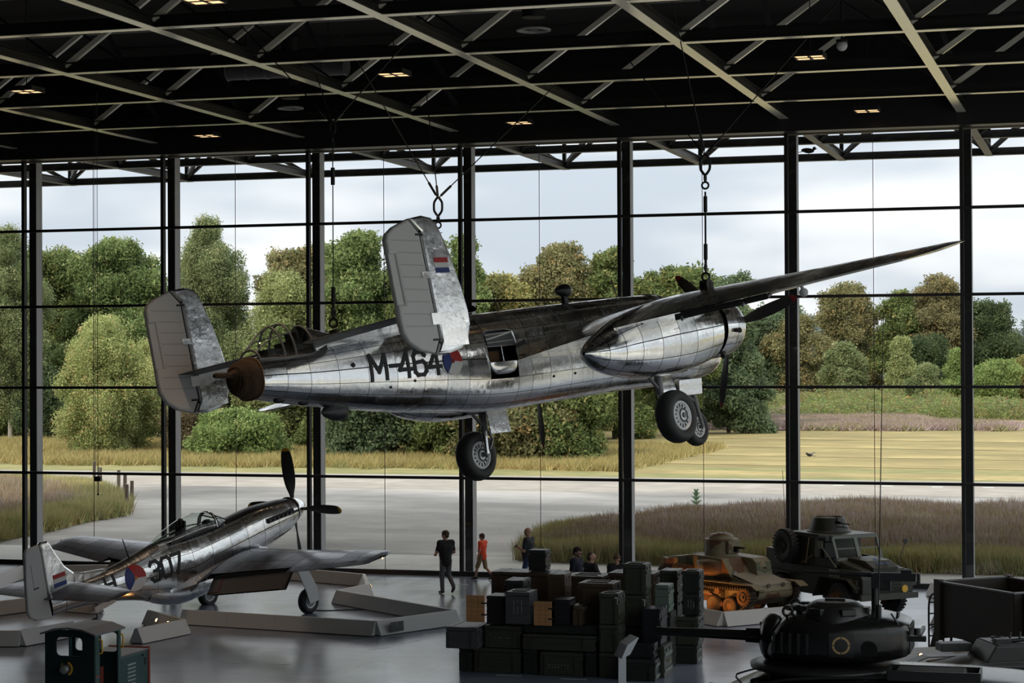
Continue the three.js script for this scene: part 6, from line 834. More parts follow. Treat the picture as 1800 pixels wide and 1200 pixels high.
{
  const P = [];
  // walking away, head turned left
  person('man in black short-sleeved shirt and grey jeans walking towards the glass', [-18.29, 0, 4.6], PI + 0.75, 0.985, { joints: { hipL: V(0.085, 0.93, 0), hipR: V(-0.085, 0.93, 0), knL: V(0.1, 0.5, 0.05), anL: V(0.1, 0.1, 0.02), toeL: V(0.11, 0.03, 0.19), knR: V(-0.1, 0.53, 0.02), anR: V(-0.1, 0.24, -0.3), toeR: V(-0.1, 0.07, -0.22), elL: V(0.26, 1.2, 0.06), wrL: V(0.18, 1.13, 0.29), elR: V(-0.27, 1.19, 0.02), wrR: V(-0.2, 1.08, 0.24) }, headTurn: [0.1, 0.5, 0], hair: [0.06, 0.04, 0.025], top: [0.012, 0.012, 0.014], bottom: [0.10, 0.105, 0.115], untuck: true, bulk: 1.06, shoe: std(lin(0.07, 0.065, 0.06), 0.7) });
  person('boy in orange shirt and tan shorts walking along the glass', [-18.35, 0, 0.95], -PI / 2 - 0.25, 0.77, { short: 0.5, joints: { knL: V(0.09, 0.52, 0.18), anL: V(0.09, 0.12, 0.26), toeL: V(0.1, 0.04, 0.44), knR: V(-0.09, 0.5, -0.08), anR: V(-0.09, 0.2, -0.38), toeR: V(-0.09, 0.04, -0.25), elL: V(0.24, 1.18, -0.02), wrL: V(0.25, 0.93, 0.06), elR: V(-0.24, 1.18, 0.04), wrR: V(-0.24, 0.94, 0.12) }, headTurn: [0.3, 0, 0], hair: [0.06, 0.035, 0.02], top: [0.85, 0.09, 0.03], bottom: [0.28, 0.20, 0.10], untuck: true });
  person('bald man in dark grey shirt and blue jeans looking at his phone', [-16.25, 0, 3.2], -PI / 2 - 0.15, 0.99, { joints: { knL: V(0.1, 0.5, 0.12), anL: V(0.1, 0.1, 0.05), toeL: V(0.1, 0.03, 0.22), knR: V(-0.1, 0.49, -0.06), anR: V(-0.1, 0.14, -0.22), toeR: V(-0.1, 0.04, -0.06), elL: V(0.22, 1.16, 0.06), wrL: V(0.09, 1.24, 0.29), elR: V(-0.23, 1.17, 0.04), wrR: V(-0.09, 1.21, 0.26) }, headTurn: [0.45, 0, 0], top: [0.03, 0.033, 0.036], bottom: [0.035, 0.06, 0.13], untuck: true, bulk: 1.12 });
  const ph = thing('mobile_phone', 'black phone held by the bald man', 'phone', [-16.62, 1.27, 3.24], -PI / 2 - 0.15); obj('case', rb(0.075, 0.15, 0.012, 0.005, 0.0, 0, 0, -0.9), M.black, ph); obj('screen', bx(0.066, 0.135, 0.002, 0, 0.005, -0.006, -0.9), M.satin, ph);
  const stand = { knL: V(0.1, 0.5, 0.01), anL: V(0.11, 0.1, -0.01), toeL: V(0.13, 0.03, 0.17), knR: V(-0.1, 0.5, 0.01), anR: V(-0.11, 0.1, -0.01), toeR: V(-0.13, 0.03, 0.17) };
  person('bearded man in navy shirt and glasses standing behind the crates', [-13.3, 0, 8.95], PI / 2 - 0.2, 1.0, { joints: { ...stand, elL: V(0.25, 1.17, -0.02), wrL: V(0.22, 0.95, 0.14), elR: V(-0.25, 1.17, -0.03), wrR: V(-0.22, 0.95, 0.12) }, headTurn: [0.25, 0.1, 0], hair: [0.025, 0.016, 0.01], beard: [0.06, 0.03, 0.018], glasses: true, top: [0.014, 0.017, 0.032], bottom: [0.03, 0.035, 0.05], untuck: true });
  person('balding man in black suit jacket seen from behind, reaching right', [-12.72, 0, 9.75], PI - 0.75, 0.975, { joints: { ...stand, elL: V(0.26, 1.18, 0.05), wrL: V(0.16, 1.05, 0.25), elR: V(-0.3, 1.2, 0.1), wrR: V(-0.34, 1.06, 0.34) }, headTurn: [0.25, -0.5, 0], hair: [0.05, 0.035, 0.025], hairLow: true, glasses: true, top: [0.01, 0.01, 0.011], topName: 'jacket', longSleeve: true, bottom: [0.012, 0.012, 0.013], bulk: 1.1, collar: [0.7, 0.7, 0.68], untuck: true });
  person('boy in dark shirt with a red print looking down beside the man in the jacket', [-12.22, 0, 9.05], 0.25, 0.925, { joints: { ...stand, elL: V(0.24, 1.17, 0.03), wrL: V(0.16, 1.06, 0.22), elR: V(-0.24, 1.17, 0.03), wrR: V(-0.15, 1.05, 0.22) }, headTurn: [0.4, -0.3, 0], hair: [0.10, 0.055, 0.03], fringe: true, top: [0.014, 0.012, 0.018], bottom: [0.03, 0.03, 0.04], untuck: true });
}
// ---------------------------------------------------------------- vehicles (local axes: x forward, y up, z to the vehicle's right)
function vehicle(name, label, cat, x, z, fx, fz) { return thing(name, label, cat, [x, 0, z], Math.atan2(-fz, fx)); }
function track(parent, name, path, w, z, link = 0.11, mat = M.steel) { // endless belt of separate links round a closed path of [x, y]
  const c = new THREE.CatmullRomCurve3(path.map(([x, y]) => V(x, y, 0)), true, 'catmullrom', 0.25), L = c.getLength(), n = Math.round(L / link), t = new THREE.Group(); t.name = name; parent.add(t);
  const g = merge([bx(link * 0.86, 0.025, w, 0, 0, 0), bx(link * 0.3, 0.05, w * 0.96, 0, 0.03, 0), bx(link * 0.5, 0.06, 0.03, 0, -0.035, 0)]);
  for (let i = 0; i < n; i++) { const p = c.getPointAt(i / n), d = c.getTangentAt(i / n), m = obj('track_link', g, mat, t); m.position.set(p.x, p.y, z); m.rotation.z = Math.atan2(d.y, d.x) + PI; }
  return t;
}
const noiseBump = tex(128, (u, v) => { const h = fbm(u * 12, v * 12, 3, 4, 12, 12); return [h, h, h]; }, false, 1.4, 1.4);
const rivets = (pts, r = 0.014) => pts.map(([x, y, z]) => new THREE.SphereGeometry(r, 6, 4).translate(x, y, z));
{ // light tank in brown and green camouflage
  const T = vehicle('light_tank', 'small riveted light tank in brown and green camouflage with a round turret', 'tank', -9.85, 6.6, 0.82, 0.57); T.scale.setScalar(0.9);
  const camo = tex(512, (u, v) => { const a = fbm(u * 3, v * 3, 2, 4, 3, 3), b = fbm(u * 4 + 1, v * 4, 9, 4, 4, 4), n = (fbm(u * 40, v * 40, 4, 2, 40, 40) - 0.5) * 0.08, c = a > 0.53 ? [0.31, 0.33, 0.23] : b > 0.57 ? [0.36, 0.26, 0.18] : [0.47, 0.44, 0.34]; return c.map((k) => k + n); }, true, 0.45, 0.45);
  const cm = std(0xffffff, 0.55, 0, { map: camo, bumpMap: noiseBump, bumpScale: 0.002 }), pale = std(lin(0.30, 0.28, 0.22), 0.5, 0, { bumpMap: noiseBump, bumpScale: 0.002 }), rust = std(lin(0.16, 0.085, 0.04), 0.7, 0.2), tk = std(lin(0.075, 0.06, 0.045), 0.6, 0.5);
  const hull = obj('hull', [prism([[-2.0, 0.55], [-1.9, 0.35], [1.5, 0.35], [1.92, 0.62], [1.98, 0.78], [1.9, 0.92], [0.95, 1.12], [-1.75, 1.1], [-2.05, 0.9]], 1.36, 0.02)], cm, T);
  obj('nose_plate', [disc(0.2, 1.36, 1.76, 0.72, 0, 'z', 20)], cm, hull); obj('glacis', [bar(V(1.92, 0.94, 0), V(0.85, 1.2, 0), 1.34, 0.02)], pale, hull);
  obj('casemate', [prism([[-1.9, 1.08], [0.95, 1.1], [0.55, 1.62], [-0.7, 1.66], [-1.7, 1.5]], 1.5, 0.03)], cm, T); obj('engine_deck', [bar(V(-0.75, 1.62, 0), V(-1.85, 1.5, 0), 1.3, 0.02), ...[0, 1, 2, 3, 4].map((i) => bx(0.05, 0.02, 0.5, -0.95 - i * 0.14, 1.63 - i * 0.016, -0.3))], pale, T);
  obj('side_bulge', [lathe([[0, 0], [0.42, 0.02], [0.52, 0.12], [0.54, 0.42], [0, 0.5]], 18).scale(1, 1, 0.75).translate(0.05, 1.1, 0.62)], cm, T);
  obj('bow_gun_box', [prism([[0.35, 1.12], [1.2, 1.1], [1.12, 1.5], [0.95, 1.62], [0.35, 1.64]], 0.62, 0.03).translate(0, 0, -0.36)], cm, T); obj('bow_gun_mount', [ball(0.17, 1.1, 1.36, -0.3, 0.6, 1, 1), rod(V(1.12, 1.36, -0.3), V(1.36, 1.34, -0.3), 0.025)], cm, T);
  const tur = obj('turret', [lathe([[0.5, 1.62], [0.485, 1.66], [0.47, 2.06], [0.49, 2.08], [0.49, 2.11], [0.38, 2.12], [0, 2.12]], 30)], cm, T); tur.position.set(-0.18, 0, 0.05);
  obj('cupola', [lathe([[0.38, 2.11], [0.36, 2.19], [0.28, 2.25], [0.12, 2.28], [0, 2.28]], 26), bx(0.12, 0.02, 0.16, 0.08, 2.275, 0.1), bx(0.12, 0.02, 0.16, 0.08, 2.275, -0.1)], cm, tur); obj('gun_mantlet', [rb(0.12, 0.36, 0.5, 0.02, 0.5, 1.9, 0)], cm, tur); obj('gun', [rod(V(0.5, 1.88, 0.02), V(0.98, 1.9, 0.02), 0.045, 12, 0.03), rod(V(0.54, 1.8, 0.02), V(0.72, 1.8, 0.02), 0.05, 10)], M.black, tur); obj('turret_rivets', rivets(even(0, 17, 17).map((i) => [Math.cos(i * 0.37) * 0.485, 1.7, Math.sin(i * 0.37) * 0.485])), cm, tur);
  for (const d of [1, -1]) {
    const z = d * 0.88;
    track(T, 'track', [[-1.85, 0.72], [-1.95, 0.52], [-1.75, 0.3], [-1.3, 0.06], [-0.6, 0.03], [0.2, 0.03], [1.0, 0.05], [1.4, 0.18], [1.8, 0.44], [1.92, 0.66], [1.78, 0.84], [1.4, 0.84], [0.3, 0.8], [-0.9, 0.8]], 0.25, z, 0.1, tk);
    const spr = obj('drive_sprocket', [disc(0.2, 0.05, 1.62, 0.62, z + d * 0.09, 'z', 24), ...even(0, 17, 17).map((i) => bx(0.05, 0.06, 0.04).rotateZ(i * PI / 9).translate(1.62 + Math.cos(i * PI / 9) * 0.22, 0.62 + Math.sin(i * PI / 9) * 0.22, z + d * 0.09))], rust, T); obj('sprocket_hub', [ring(0.13, 0.03, 1.62, 0.62, z + d * 0.12, 'z'), disc(0.045, 0.05, 1.62, 0.62, z + d * 0.13, 'z', 12)], tk, spr);
    for (const x of [-1.2, -0.55, 0.4, 1.05]) { const w = obj('road_wheel', [lathe([[0.07, -0.09], [0.22, -0.09], [0.27, -0.08], [0.28, 0], [0.27, 0.08], [0.22, 0.09], [0.07, 0.09]], 26, 'z').translate(x, 0.32, z)], tk, T); obj('wheel_disc', [lathe([[0, 0.02], [0.06, 0.025], [0.14, -0.01], [0.22, 0.02]], 22, 'z').scale(1, 1, d).translate(x, 0.32, z + d * 0.08)], rust, w); }
    obj('idler', [lathe([[0.05, -0.08], [0.2, -0.08], [0.22, 0], [0.2, 0.08], [0.05, 0.08]], 22, 'z').translate(-1.68, 0.55, z)], rust, T); for (const x of [-0.7, 0.55]) obj('return_roller', [disc(0.1, 0.16, x, 0.72, z, 'z', 16)], rust, T);
    obj('bogie_arm', [bar(V(-1.2, 0.34, z + d * 0.04), V(-0.55, 0.34, z + d * 0.04), 0.05, 0.1), bar(V(0.4, 0.34, z + d * 0.04), V(1.05, 0.34, z + d * 0.04), 0.05, 0.1), bar(V(-0.88, 0.36, z), V(-0.3, 0.62, z), 0.06, 0.09), bar(V(0.72, 0.36, z), V(0.15, 0.62, z), 0.06, 0.09)], rust, T); obj('spring_tube', [disc(0.1, 1.3, -0.05, 0.6, d * 0.76, 'x', 16)], cm, T);
    obj('mudguard', [bar(V(1.15, 0.98, z), V(2.0, 0.98, z), 0.34, 0.02), bar(V(2.0, 0.985, z), V(2.22, 0.86, z), 0.34, 0.02), bar(V(1.15, 0.98, z), V(-2.0, 0.97, z), 0.3, 0.02)], cm, T);
  }
  obj('silencer', [disc(0.12, 0.7, -0.95, 1.24, 0.86, 'x', 18), ...[-0.25, -0.08, 0.09, 0.26].map((k) => ring(0.135, 0.012, -0.95 + k, 1.24, 0.86, 'x', 18))], rust, T); obj('tow_hook', [ring(0.05, 0.014, 1.96, 0.93, 0.3, 'x'), ring(0.05, 0.014, 1.96, 0.93, -0.3, 'x')], tk, T); obj('rear_locker', [prism([[-2.25, 0.95], [-1.75, 0.95], [-1.75, 1.45], [-1.95, 1.5]], 1.5, 0.02)], cm, T); obj('nose_rivets', rivets(even(-0.6, 0.6, 12).map((z) => [1.88, 0.965, z])), pale, T); obj('headlamp', [disc(0.07, 0.1, 0.85, 1.2, 0.55, 'x', 14)], M.steel, T);
}
{ // scout car
  const T = vehicle('scout_car', 'dark olive armoured scout car numbered 239 with a small turret', 'armoured car', -7.15, 5.3, 0.71, 0.7), ol = std(lin(0.022, 0.025, 0.017), 0.5, 0, { bumpMap: noiseBump, bumpScale: 0.001 }), ol2 = std(lin(0.04, 0.044, 0.032), 0.45), inn = std(lin(0.16, 0.18, 0.15), 0.6); T.scale.setScalar(0.97);
  obj('lower_hull', [prism([[-2.1, 0.62], [-1.7, 0.45], [1.9, 0.45], [2.15, 0.62], [2.15, 1.0], [2.02, 1.22], [-2.1, 1.2]], 1.7, 0.03)], ol, T);
  obj('cabin_rear', [prism([[-1.35, 1.2], [0.05, 1.2], [0.05, 2.02], [-1.2, 2.05]], 1.6, 0.04)], ol, T); obj('roof', [rb(1.9, 0.05, 1.56, 0.015, -0.2, 2.05, 0)], ol2, T);
  obj('windscreen_frame', [bar(V(0.75, 2.03, 0.74), V(1.0, 1.4, 0.74), 0.07, 0.05), bar(V(0.75, 2.03, -0.74), V(1.0, 1.4, -0.74), 0.07, 0.05), bar(V(0.75, 2.03, 0), V(1.0, 1.4, 0), 0.12, 0.05), bar(V(0.99, 1.43, -0.74), V(0.99, 1.43, 0.74), 0.06, 0.12), bar(V(0.76, 2.02, -0.74), V(0.76, 2.02, 0.74), 0.06, 0.08), bar(V(0.86, 1.72, -0.74), V(0.86, 1.72, 0.74), 0.03, 0.03)], inn, T);
  obj('side_door', [prism([[0.08, 1.22], [0.98, 1.22], [0.98, 1.42], [0.1, 1.46]], 0.04).translate(0, 0, 0.8), prism([[0.08, 1.22], [0.98, 1.22], [0.98, 1.42], [0.1, 1.46]], 0.04).translate(0, 0, -0.8)], ol, T); obj('inner_lining', [bx(0.04, 0.75, 1.5, 0.02, 1.65, 0), bx(0.9, 0.03, 1.5, 0.5, 1.3, 0)], inn, T); obj('driver_seat', [rb(0.4, 0.1, 0.42, 0.03, 0.35, 1.38, 0.36), rb(0.1, 0.5, 0.42, 0.03, 0.14, 1.6, 0.36)], M.black, T);
  obj('bonnet', [new THREE.BufferGeometry()].slice(1).concat([prism([[1.0, 1.2], [2.05, 1.15], [2.08, 1.3], [1.75, 1.46], [1.0, 1.5]], 0.85, 0.03), prism([[1.0, 1.2], [1.98, 1.16], [1.98, 1.24], [1.0, 1.42]], 1.45, 0.03)]), ol2, T);
  obj('grille', even(0.6, 1.08, 6).map((y) => bx(0.03, 0.05, 0.85, 2.16, y, 0, 0, 0, -0.4)), ol2, T);
  const tri = (a, b) => bar(V(...a), V(...b), 0.03, 0.008); const tp = [[1.95, 1.39, -0.18], [1.95, 1.39, 0.18], [1.55, 1.50, 0]].map((p) => [p[0], p[1] + 0.0, p[2]]); obj('triangle_mark', [tri(tp[0], tp[1]), tri(tp[1], tp[2]), tri(tp[2], tp[0])], std(lin(0.04, 0.12, 0.35), 0.6), T);
  const put = (p, q) => V(0.78 + p, 1.02 + q, 0.867); obj('number_mark', [...'239'].flatMap((c, i) => GLYPH[c].map((s) => paintStrip(put, s.map(([p, q]) => [i * 0.15 + p * 0.18, q * 0.16]), 0.028))), labelWhite, T); obj('flag_mark', [bx(0.2, 0.028, 0.006, 0.52, 1.09, 0.862)], labelWhite, T);
  const tur = obj('turret', [lathe([[0.56, 2.06], [0.55, 2.12], [0.44, 2.46], [0.4, 2.48], [0.39, 2.44], [0, 2.44]], 28)], ol, T); tur.position.set(-0.35, 0, 0); obj('turret_ring', [ring(0.58, 0.03, 0, 2.09, 0, 'y', 30)], ol2, tur);
  obj('light_machine_gun', [rod(V(0.3, 2.36, 0.1), V(1.05, 2.34, 0.1), 0.016), bx(0.34, 0.07, 0.05, 0.5, 2.36, 0.1), bx(0.05, 0.17, 0.03, 0.5, 2.46, 0.1, 0, 0, 0.25), bx(0.2, 0.05, 0.04, 0.26, 2.33, 0.1), rod(V(0.4, 2.24, 0.1), V(0.95, 2.24, 0.1), 0.012), rod(V(0.75, 2.34, 0.1), V(0.78, 2.24, 0.1), 0.01)], M.black, tur);
  const arch = [[-0.62, 0.42], [0.62, 0.42], [0.42, 0.98], [-0.42, 0.98]];
  for (const d of [1, -1]) {
    for (const x of [1.3, -1.3]) { const w = obj('road_wheel', [lathe([[0.2, -0.1], [0.3, -0.13], [0.4, -0.13], [0.44, -0.09], [0.45, 0], [0.44, 0.09], [0.4, 0.13], [0.3, 0.13], [0.2, 0.1]], 34, 'z').translate(x, 0.45, d * 0.86)], M.tyre, T); obj('tread_lug', even(0, 25, 25).flatMap((i) => [bx(0.06, 0.04, 0.13, 0, 0.45, 0.05, 0, 0.3).rotateZ(i * PI / 13), bx(0.06, 0.04, 0.13, 0, 0.45, -0.05, 0, -0.3).rotateZ(i * PI / 13 + 0.12)]).map((g) => g.translate(x, 0.45, d * 0.86)), M.tyre, w); obj('wheel_disc', [lathe([[0, 0.06], [0.07, 0.06], [0.12, 0.02], [0.2, 0.05], [0.23, 0.09]], 24, 'z').scale(1, 1, d).translate(x, 0.45, d * 0.88)], ol2, w); }
    obj('fender', [bar(V(0.6, 1.0, d * 0.93), V(1.75, 1.0, d * 0.93), 0.28, 0.03), bar(V(0.6, 1.0, d * 0.93), V(0.3, 0.45, d * 0.93), 0.28, 0.03), bar(V(1.75, 1.0, d * 0.93), V(2.1, 0.78, d * 0.93), 0.28, 0.03), bar(V(-0.7, 0.98, d * 0.93), V(-2.05, 0.98, d * 0.93), 0.28, 0.03)], ol, T);
    obj('headlamp', [disc(0.12, 0.1, 2.0, 0.96, d * 0.72, 'x', 22), rb(0.2, 0.34, 0.42, 0.03, 1.9, 0.82, d * 0.72)], ol2, T); obj('headlamp_glass', [ball(0.11, 2.05, 0.96, d * 0.72, 0.35, 1, 1)], std(lin(0.5, 0.5, 0.46), 0.15, 0.4), T);
    obj('rear_locker', [rb(0.62, 0.42, 0.5, 0.02, -1.85, 1.34, d * 0.55)], ol2, T);
  }
  const sp = obj('spare_wheel', [lathe([[0.2, -0.1], [0.3, -0.13], [0.4, -0.13], [0.44, -0.09], [0.45, 0], [0.44, 0.09], [0.4, 0.13], [0.3, 0.13], [0.2, 0.1]], 34, 'z').translate(-1.0, 1.68, 0.98)], M.tyre, T); obj('tread_lug', even(0, 25, 25).flatMap((i) => [bx(0.06, 0.04, 0.13, 0, 0.45, 0.05, 0, 0.3).rotateZ(i * PI / 13), bx(0.06, 0.04, 0.13, 0, 0.45, -0.05, 0, -0.3).rotateZ(i * PI / 13 + 0.12)]).map((g) => g.translate(-1.0, 1.68, 0.98)), M.tyre, sp); obj('wheel_disc', [lathe([[0, 0.04], [0.07, 0.04], [0.12, 0], [0.2, 0.03], [0.23, 0.08]], 24, 'z').translate(-1.0, 1.68, 1.0), ...even(0, 5, 5).map((i) => disc(0.018, 0.03, -1.0 + Math.cos(i * 1.05) * 0.09, 1.68 + Math.sin(i * 1.05) * 0.09, 1.05, 'z', 6))], ol2, sp); obj('spare_bracket', [bx(0.3, 0.3, 0.12, -1.0, 1.68, 0.84)], ol, T);
  obj('aerial', [rod(V(-1.5, 1.5, 0.6), V(-1.5, 1.95, 0.6), 0.07, 10, 0.05), rod(V(-1.5, 1.95, 0.6), V(-1.62, 3.7, 0.62), 0.008, 5)], M.black, T); obj('mirror', [rod(V(1.6, 1.3, -0.8), V(1.35, 1.85, -1.25), 0.012), disc(0.07, 0.03, 1.35, 1.88, -1.26, 'x', 14)], M.black, T); obj('spot_light', [disc(0.08, 0.34, 0.55, 2.0, 0.86, 'x', 14).rotateZ(0)], M.black, T); obj('shovel', [rod(V(0.4, 1.75, 0.83), V(1.05, 1.25, 0.84), 0.02), bx(0.22, 0.2, 0.02, 0.34, 1.8, 0.83)], std(lin(0.25, 0.24, 0.18), 0.6), T);
  obj('yellow_disc', [disc(0.1, 0.02, 2.17, 0.72, -0.55, 'x', 20)], M.yellow, T); obj('bumper', [bx(0.08, 0.16, 1.9, 2.2, 0.55, 0)], ol2, T); obj('side_strap', [bar(V(-0.3, 1.25, 0.83), V(-0.15, 1.95, 0.83), 0.02, 0.03), bar(V(-0.5, 1.25, 0.83), V(0.0, 1.5, 0.83), 0.02, 0.02)], std(lin(0.3, 0.22, 0.12), 0.8), T);
}
{ // medium tank, nearest
  const T = vehicle('medium_tank', 'glossy black-green medium tank with cast turret and yellow ring, nearest at right', 'tank', -4.3, 28.2, -1, 0.02), dk = std(lin(0.010, 0.011, 0.009), 0.22, 0, { bumpMap: noiseBump, bumpScale: 0.0015 }), dk2 = std(lin(0.018, 0.018, 0.016), 0.38);
  const cast = (st) => body(st.map(([a, w, t, b, n]) => ({ a, w, t, b, n })));
  // hull: a rounded cast shell
  obj('hull', [patch(cast([[-2.9, 0.9, 1.45, 0.45, 3], [-2.6, 1.25, 1.78, 0.42, 4], [-1.6, 1.31, 1.92, 0.42, 4], [0.3, 1.31, 1.95, 0.42, 4], [1.5, 1.29, 1.86, 0.42, 3.4], [2.2, 1.22, 1.6, 0.42, 3], [2.7, 1.05, 1.25, 0.5, 2.6], [2.95, 0.6, 1.0, 0.6, 2.2]]), -2.9, 2.95, 40, 0, 1, 60, -1).rotateY(PI / 2), disc(0.55, 0.1, 2.75, 0.9, 0, 'x', 20)], dk, T);
  obj('turret_ring', [lathe([[1.0, 1.9], [1.12, 1.92], [1.13, 1.98], [1.0, 2.02], [0, 2.02]], 40)], dk2, T);
  const TS = [[-1.3, 0.5, 2.56, 2.12, 4], [-1.24, 0.62, 2.6, 2.08, 4.5], [-0.9, 0.8, 2.68, 2.0, 4.2], [-0.3, 0.93, 2.74, 1.94, 3.6], [0.2, 0.93, 2.74, 1.94, 3.4], [0.48, 0.84, 2.68, 1.94, 3.2], [0.66, 0.72, 2.54, 1.95, 3], [0.76, 0.58, 2.38, 1.97, 2.8], [0.82, 0.42, 2.24, 2.0, 2.6]];
  const tur = obj('turret', [patch(cast(TS), -1.3, 0.82, 40, 0, 1, 60, -1).rotateY(PI / 2), bx(0.04, 0.4, 0.9, -1.29, 2.34, 0).scale(1, 1, 1)], dk, T);
  obj('mantlet', [ball(0.4, 0.78, 2.26, 0, 0.55, 0.95, 1.2, 24), rb(0.25, 0.3, 0.85, 0.1, 0.8, 2.26, 0)], dk, tur); obj('gun_barrel', [rod(V(0.9, 2.28, 0), V(2.58, 2.3, 0), 0.085, 18, 0.064), rod(V(0.9, 2.28, 0), V(1.2, 2.286, 0), 0.12, 18, 0.11), disc(0.07, 0.1, 2.56, 2.3, 0, 'x', 18)], dk, tur); obj('coaxial_port', [bx(0.08, 0.05, 0.12, 0.98, 2.44, 0.25)], dk2, tur);
  const cup = obj('commander_cupola', [lathe([[0.52, 2.6], [0.5, 2.72], [0.42, 2.82], [0.36, 2.86], [0, 2.88]], 30).translate(-0.2, 0, -0.35)], dk2, tur); obj('vision_block', even(0, 5, 5).map((i) => rb(0.16, 0.1, 0.24, 0.02, 0.44, 2.76, 0).rotateY(i * PI / 3).translate(-0.2, 0, -0.35)), dk2, cup); obj('hatch_lid', [lathe([[0, 2.9], [0.3, 2.89], [0.36, 2.86]], 26).translate(-0.2, 0, -0.35), bx(0.3, 0.03, 0.05, -0.2, 2.91, -0.35)], dk2, cup);
  obj('loader_hatch', [lathe([[0.3, 2.66], [0.3, 2.71], [0.22, 2.73], [0, 2.73]], 24).translate(0.35, 0, 0.35), bx(0.2, 0.04, 0.05, 0.2, 2.73, 0.35), bx(0.05, 0.05, 0.3, 0.1, 2.72, 0.2)], dk2, tur); obj('vent_dome', [ball(0.17, -0.7, 2.63, 0.1, 1, 0.5, 1)], dk2, tur); obj('lifting_eye', [ring(0.07, 0.022, 0.5, 2.72, 0.45, 'z', 18), ring(0.07, 0.022, 0.5, 2.72, -0.45, 'z', 18), ring(0.07, 0.022, -1.1, 2.62, 0.0, 'x', 18)], dk2, tur); obj('periscope', [rb(0.16, 0.1, 0.14, 0.02, 0.3, 2.76, 0.1), rb(0.16, 0.1, 0.14, 0.02, 0.32, 2.76, -0.3)], dk2, tur);
  const zS = 0.98, side = (x, y) => { const q = interp(TS.map(([a, w, t, b, n]) => ({ a, w, t, b, n })), 'a', x), m = (q.t + q.b) / 2, h = (q.t - q.b) / 2; return -(q.w * Math.pow(Math.max(1 - Math.pow(Math.abs((y - m) / h), q.n), 0.001), 1 / q.n)); };
  obj('ring_mark', [0, 1, 2, 3].map((k) => sector((p, q) => V(-0.35 + p, 2.3 + q, side(-0.35 + p, 2.3 + q) - 0.026), 0.13, k * PI / 2 + 0.06, (k + 1) * PI / 2 - 0.06, 8, 2, 0.1)), std(lin(0.42, 0.29, 0.12), 0.6), tur); obj('mark_plate', [patch((a, b) => V(a, b, side(a, b) - 0.018), -0.53, -0.17, 6, 2.12, 2.48, 6)], dk2, tur);
  obj('track_spare', even(0, 4, 4).flatMap((i) => [bx(0.035, 0.3, 0.03, 0.15 + i * 0.13, 2.3, side(0.15 + i * 0.13, 2.3) - 0.02)]), dk2, tur); obj('pistol_port', [disc(0.12, 0.08, -0.75, 2.25, side(-0.75, 2.25), 'z', 16)], dk, tur);
  const mg = obj('heavy_machine_gun', [rod(V(-0.75, 2.6, 0.1), V(-0.75, 3.08, 0.1), 0.055, 12), bx(0.16, 0.22, 0.16, -0.78, 3.16, 0.1), bx(0.62, 0.12, 0.11, -1.05, 3.22, 0.1), rod(V(-0.75, 3.24, 0.1), V(0.35, 3.27, 0.1), 0.02, 10), rod(V(-0.7, 3.24, 0.1), V(-0.35, 3.25, 0.1), 0.035, 10), bx(0.16, 0.08, 0.1, -1.22, 3.29, 0.1), bx(0.05, 0.16, 0.16, -1.4, 3.2, 0.1), bx(0.24, 0.16, 0.1, -0.86, 3.08, 0.2)], M.black, tur);
  obj('aerial', [rod(V(-0.85, 2.58, -0.4), V(-0.85, 2.85, -0.4), 0.045, 10), rod(V(-0.85, 2.85, -0.4), V(-0.95, 7.2, -0.45), 0.011, 6, 0.005)], M.black, tur); obj('bustle_rack', [bx(0.05, 0.06, 0.9, -1.45, 2.42, 0), bx(0.3, 0.08, 0.1, -1.4, 2.38, -0.5)], dk2, tur); obj('pintle_clamp', [rod(V(-1.2, 2.5, -0.55), V(-1.05, 2.75, -0.6), 0.014), disc(0.05, 0.1, -1.42, 2.48, -0.5, 'y', 12)], M.black, tur);
  // hull top stowage, fenders, running gear
  obj('stowage_rack', [bx(1.3, 0.04, 0.6, -1.7, 1.96, -0.95), bx(1.3, 0.14, 0.03, -1.7, 2.02, -1.25), bx(1.3, 0.14, 0.03, -1.7, 2.02, -0.65), bx(0.03, 0.14, 0.6, -2.35, 2.02, -0.95), bx(0.03, 0.14, 0.6, -1.05, 2.02, -0.95)], dk2, T); obj('tarpaulin', [rb(1.0, 0.1, 0.5, 0.04, -1.65, 2.04, -0.95)], std(lin(0.03, 0.028, 0.024), 0.8), T); obj('grab_handle', [tube([V(1.9, 1.72, -0.7), V(2.0, 1.86, -0.7), V(1.6, 1.98, -0.7), V(1.5, 1.84, -0.7)], 0.015, 6)], M.black, T); obj('lamp_guard', [ring(0.12, 0.012, 2.35, 1.62, -0.85, 'z', 18, PI), rod(V(2.23, 1.5, -0.85), V(2.23, 1.62, -0.85), 0.012), rod(V(2.47, 1.45, -0.85), V(2.47, 1.62, -0.85), 0.012)], M.black, T); obj('lamp', [disc(0.06, 0.1, 2.33, 1.58, -0.85, 'x', 12)], M.black, T); obj('driver_hatch', [rb(0.5, 0.1, 0.5, 0.04, 1.55, 1.81, -0.45, 0, 0, -0.25), rb(0.5, 0.1, 0.5, 0.04, 1.55, 1.81, 0.45, 0, 0, -0.25)], dk, T); obj('tow_cable', [tube([V(2.2, 1.6, -1.0), V(1.2, 1.88, -1.15), V(-0.2, 1.97, -1.18), V(-1.0, 1.98, -1.2)], 0.022, 6)], M.black, T);
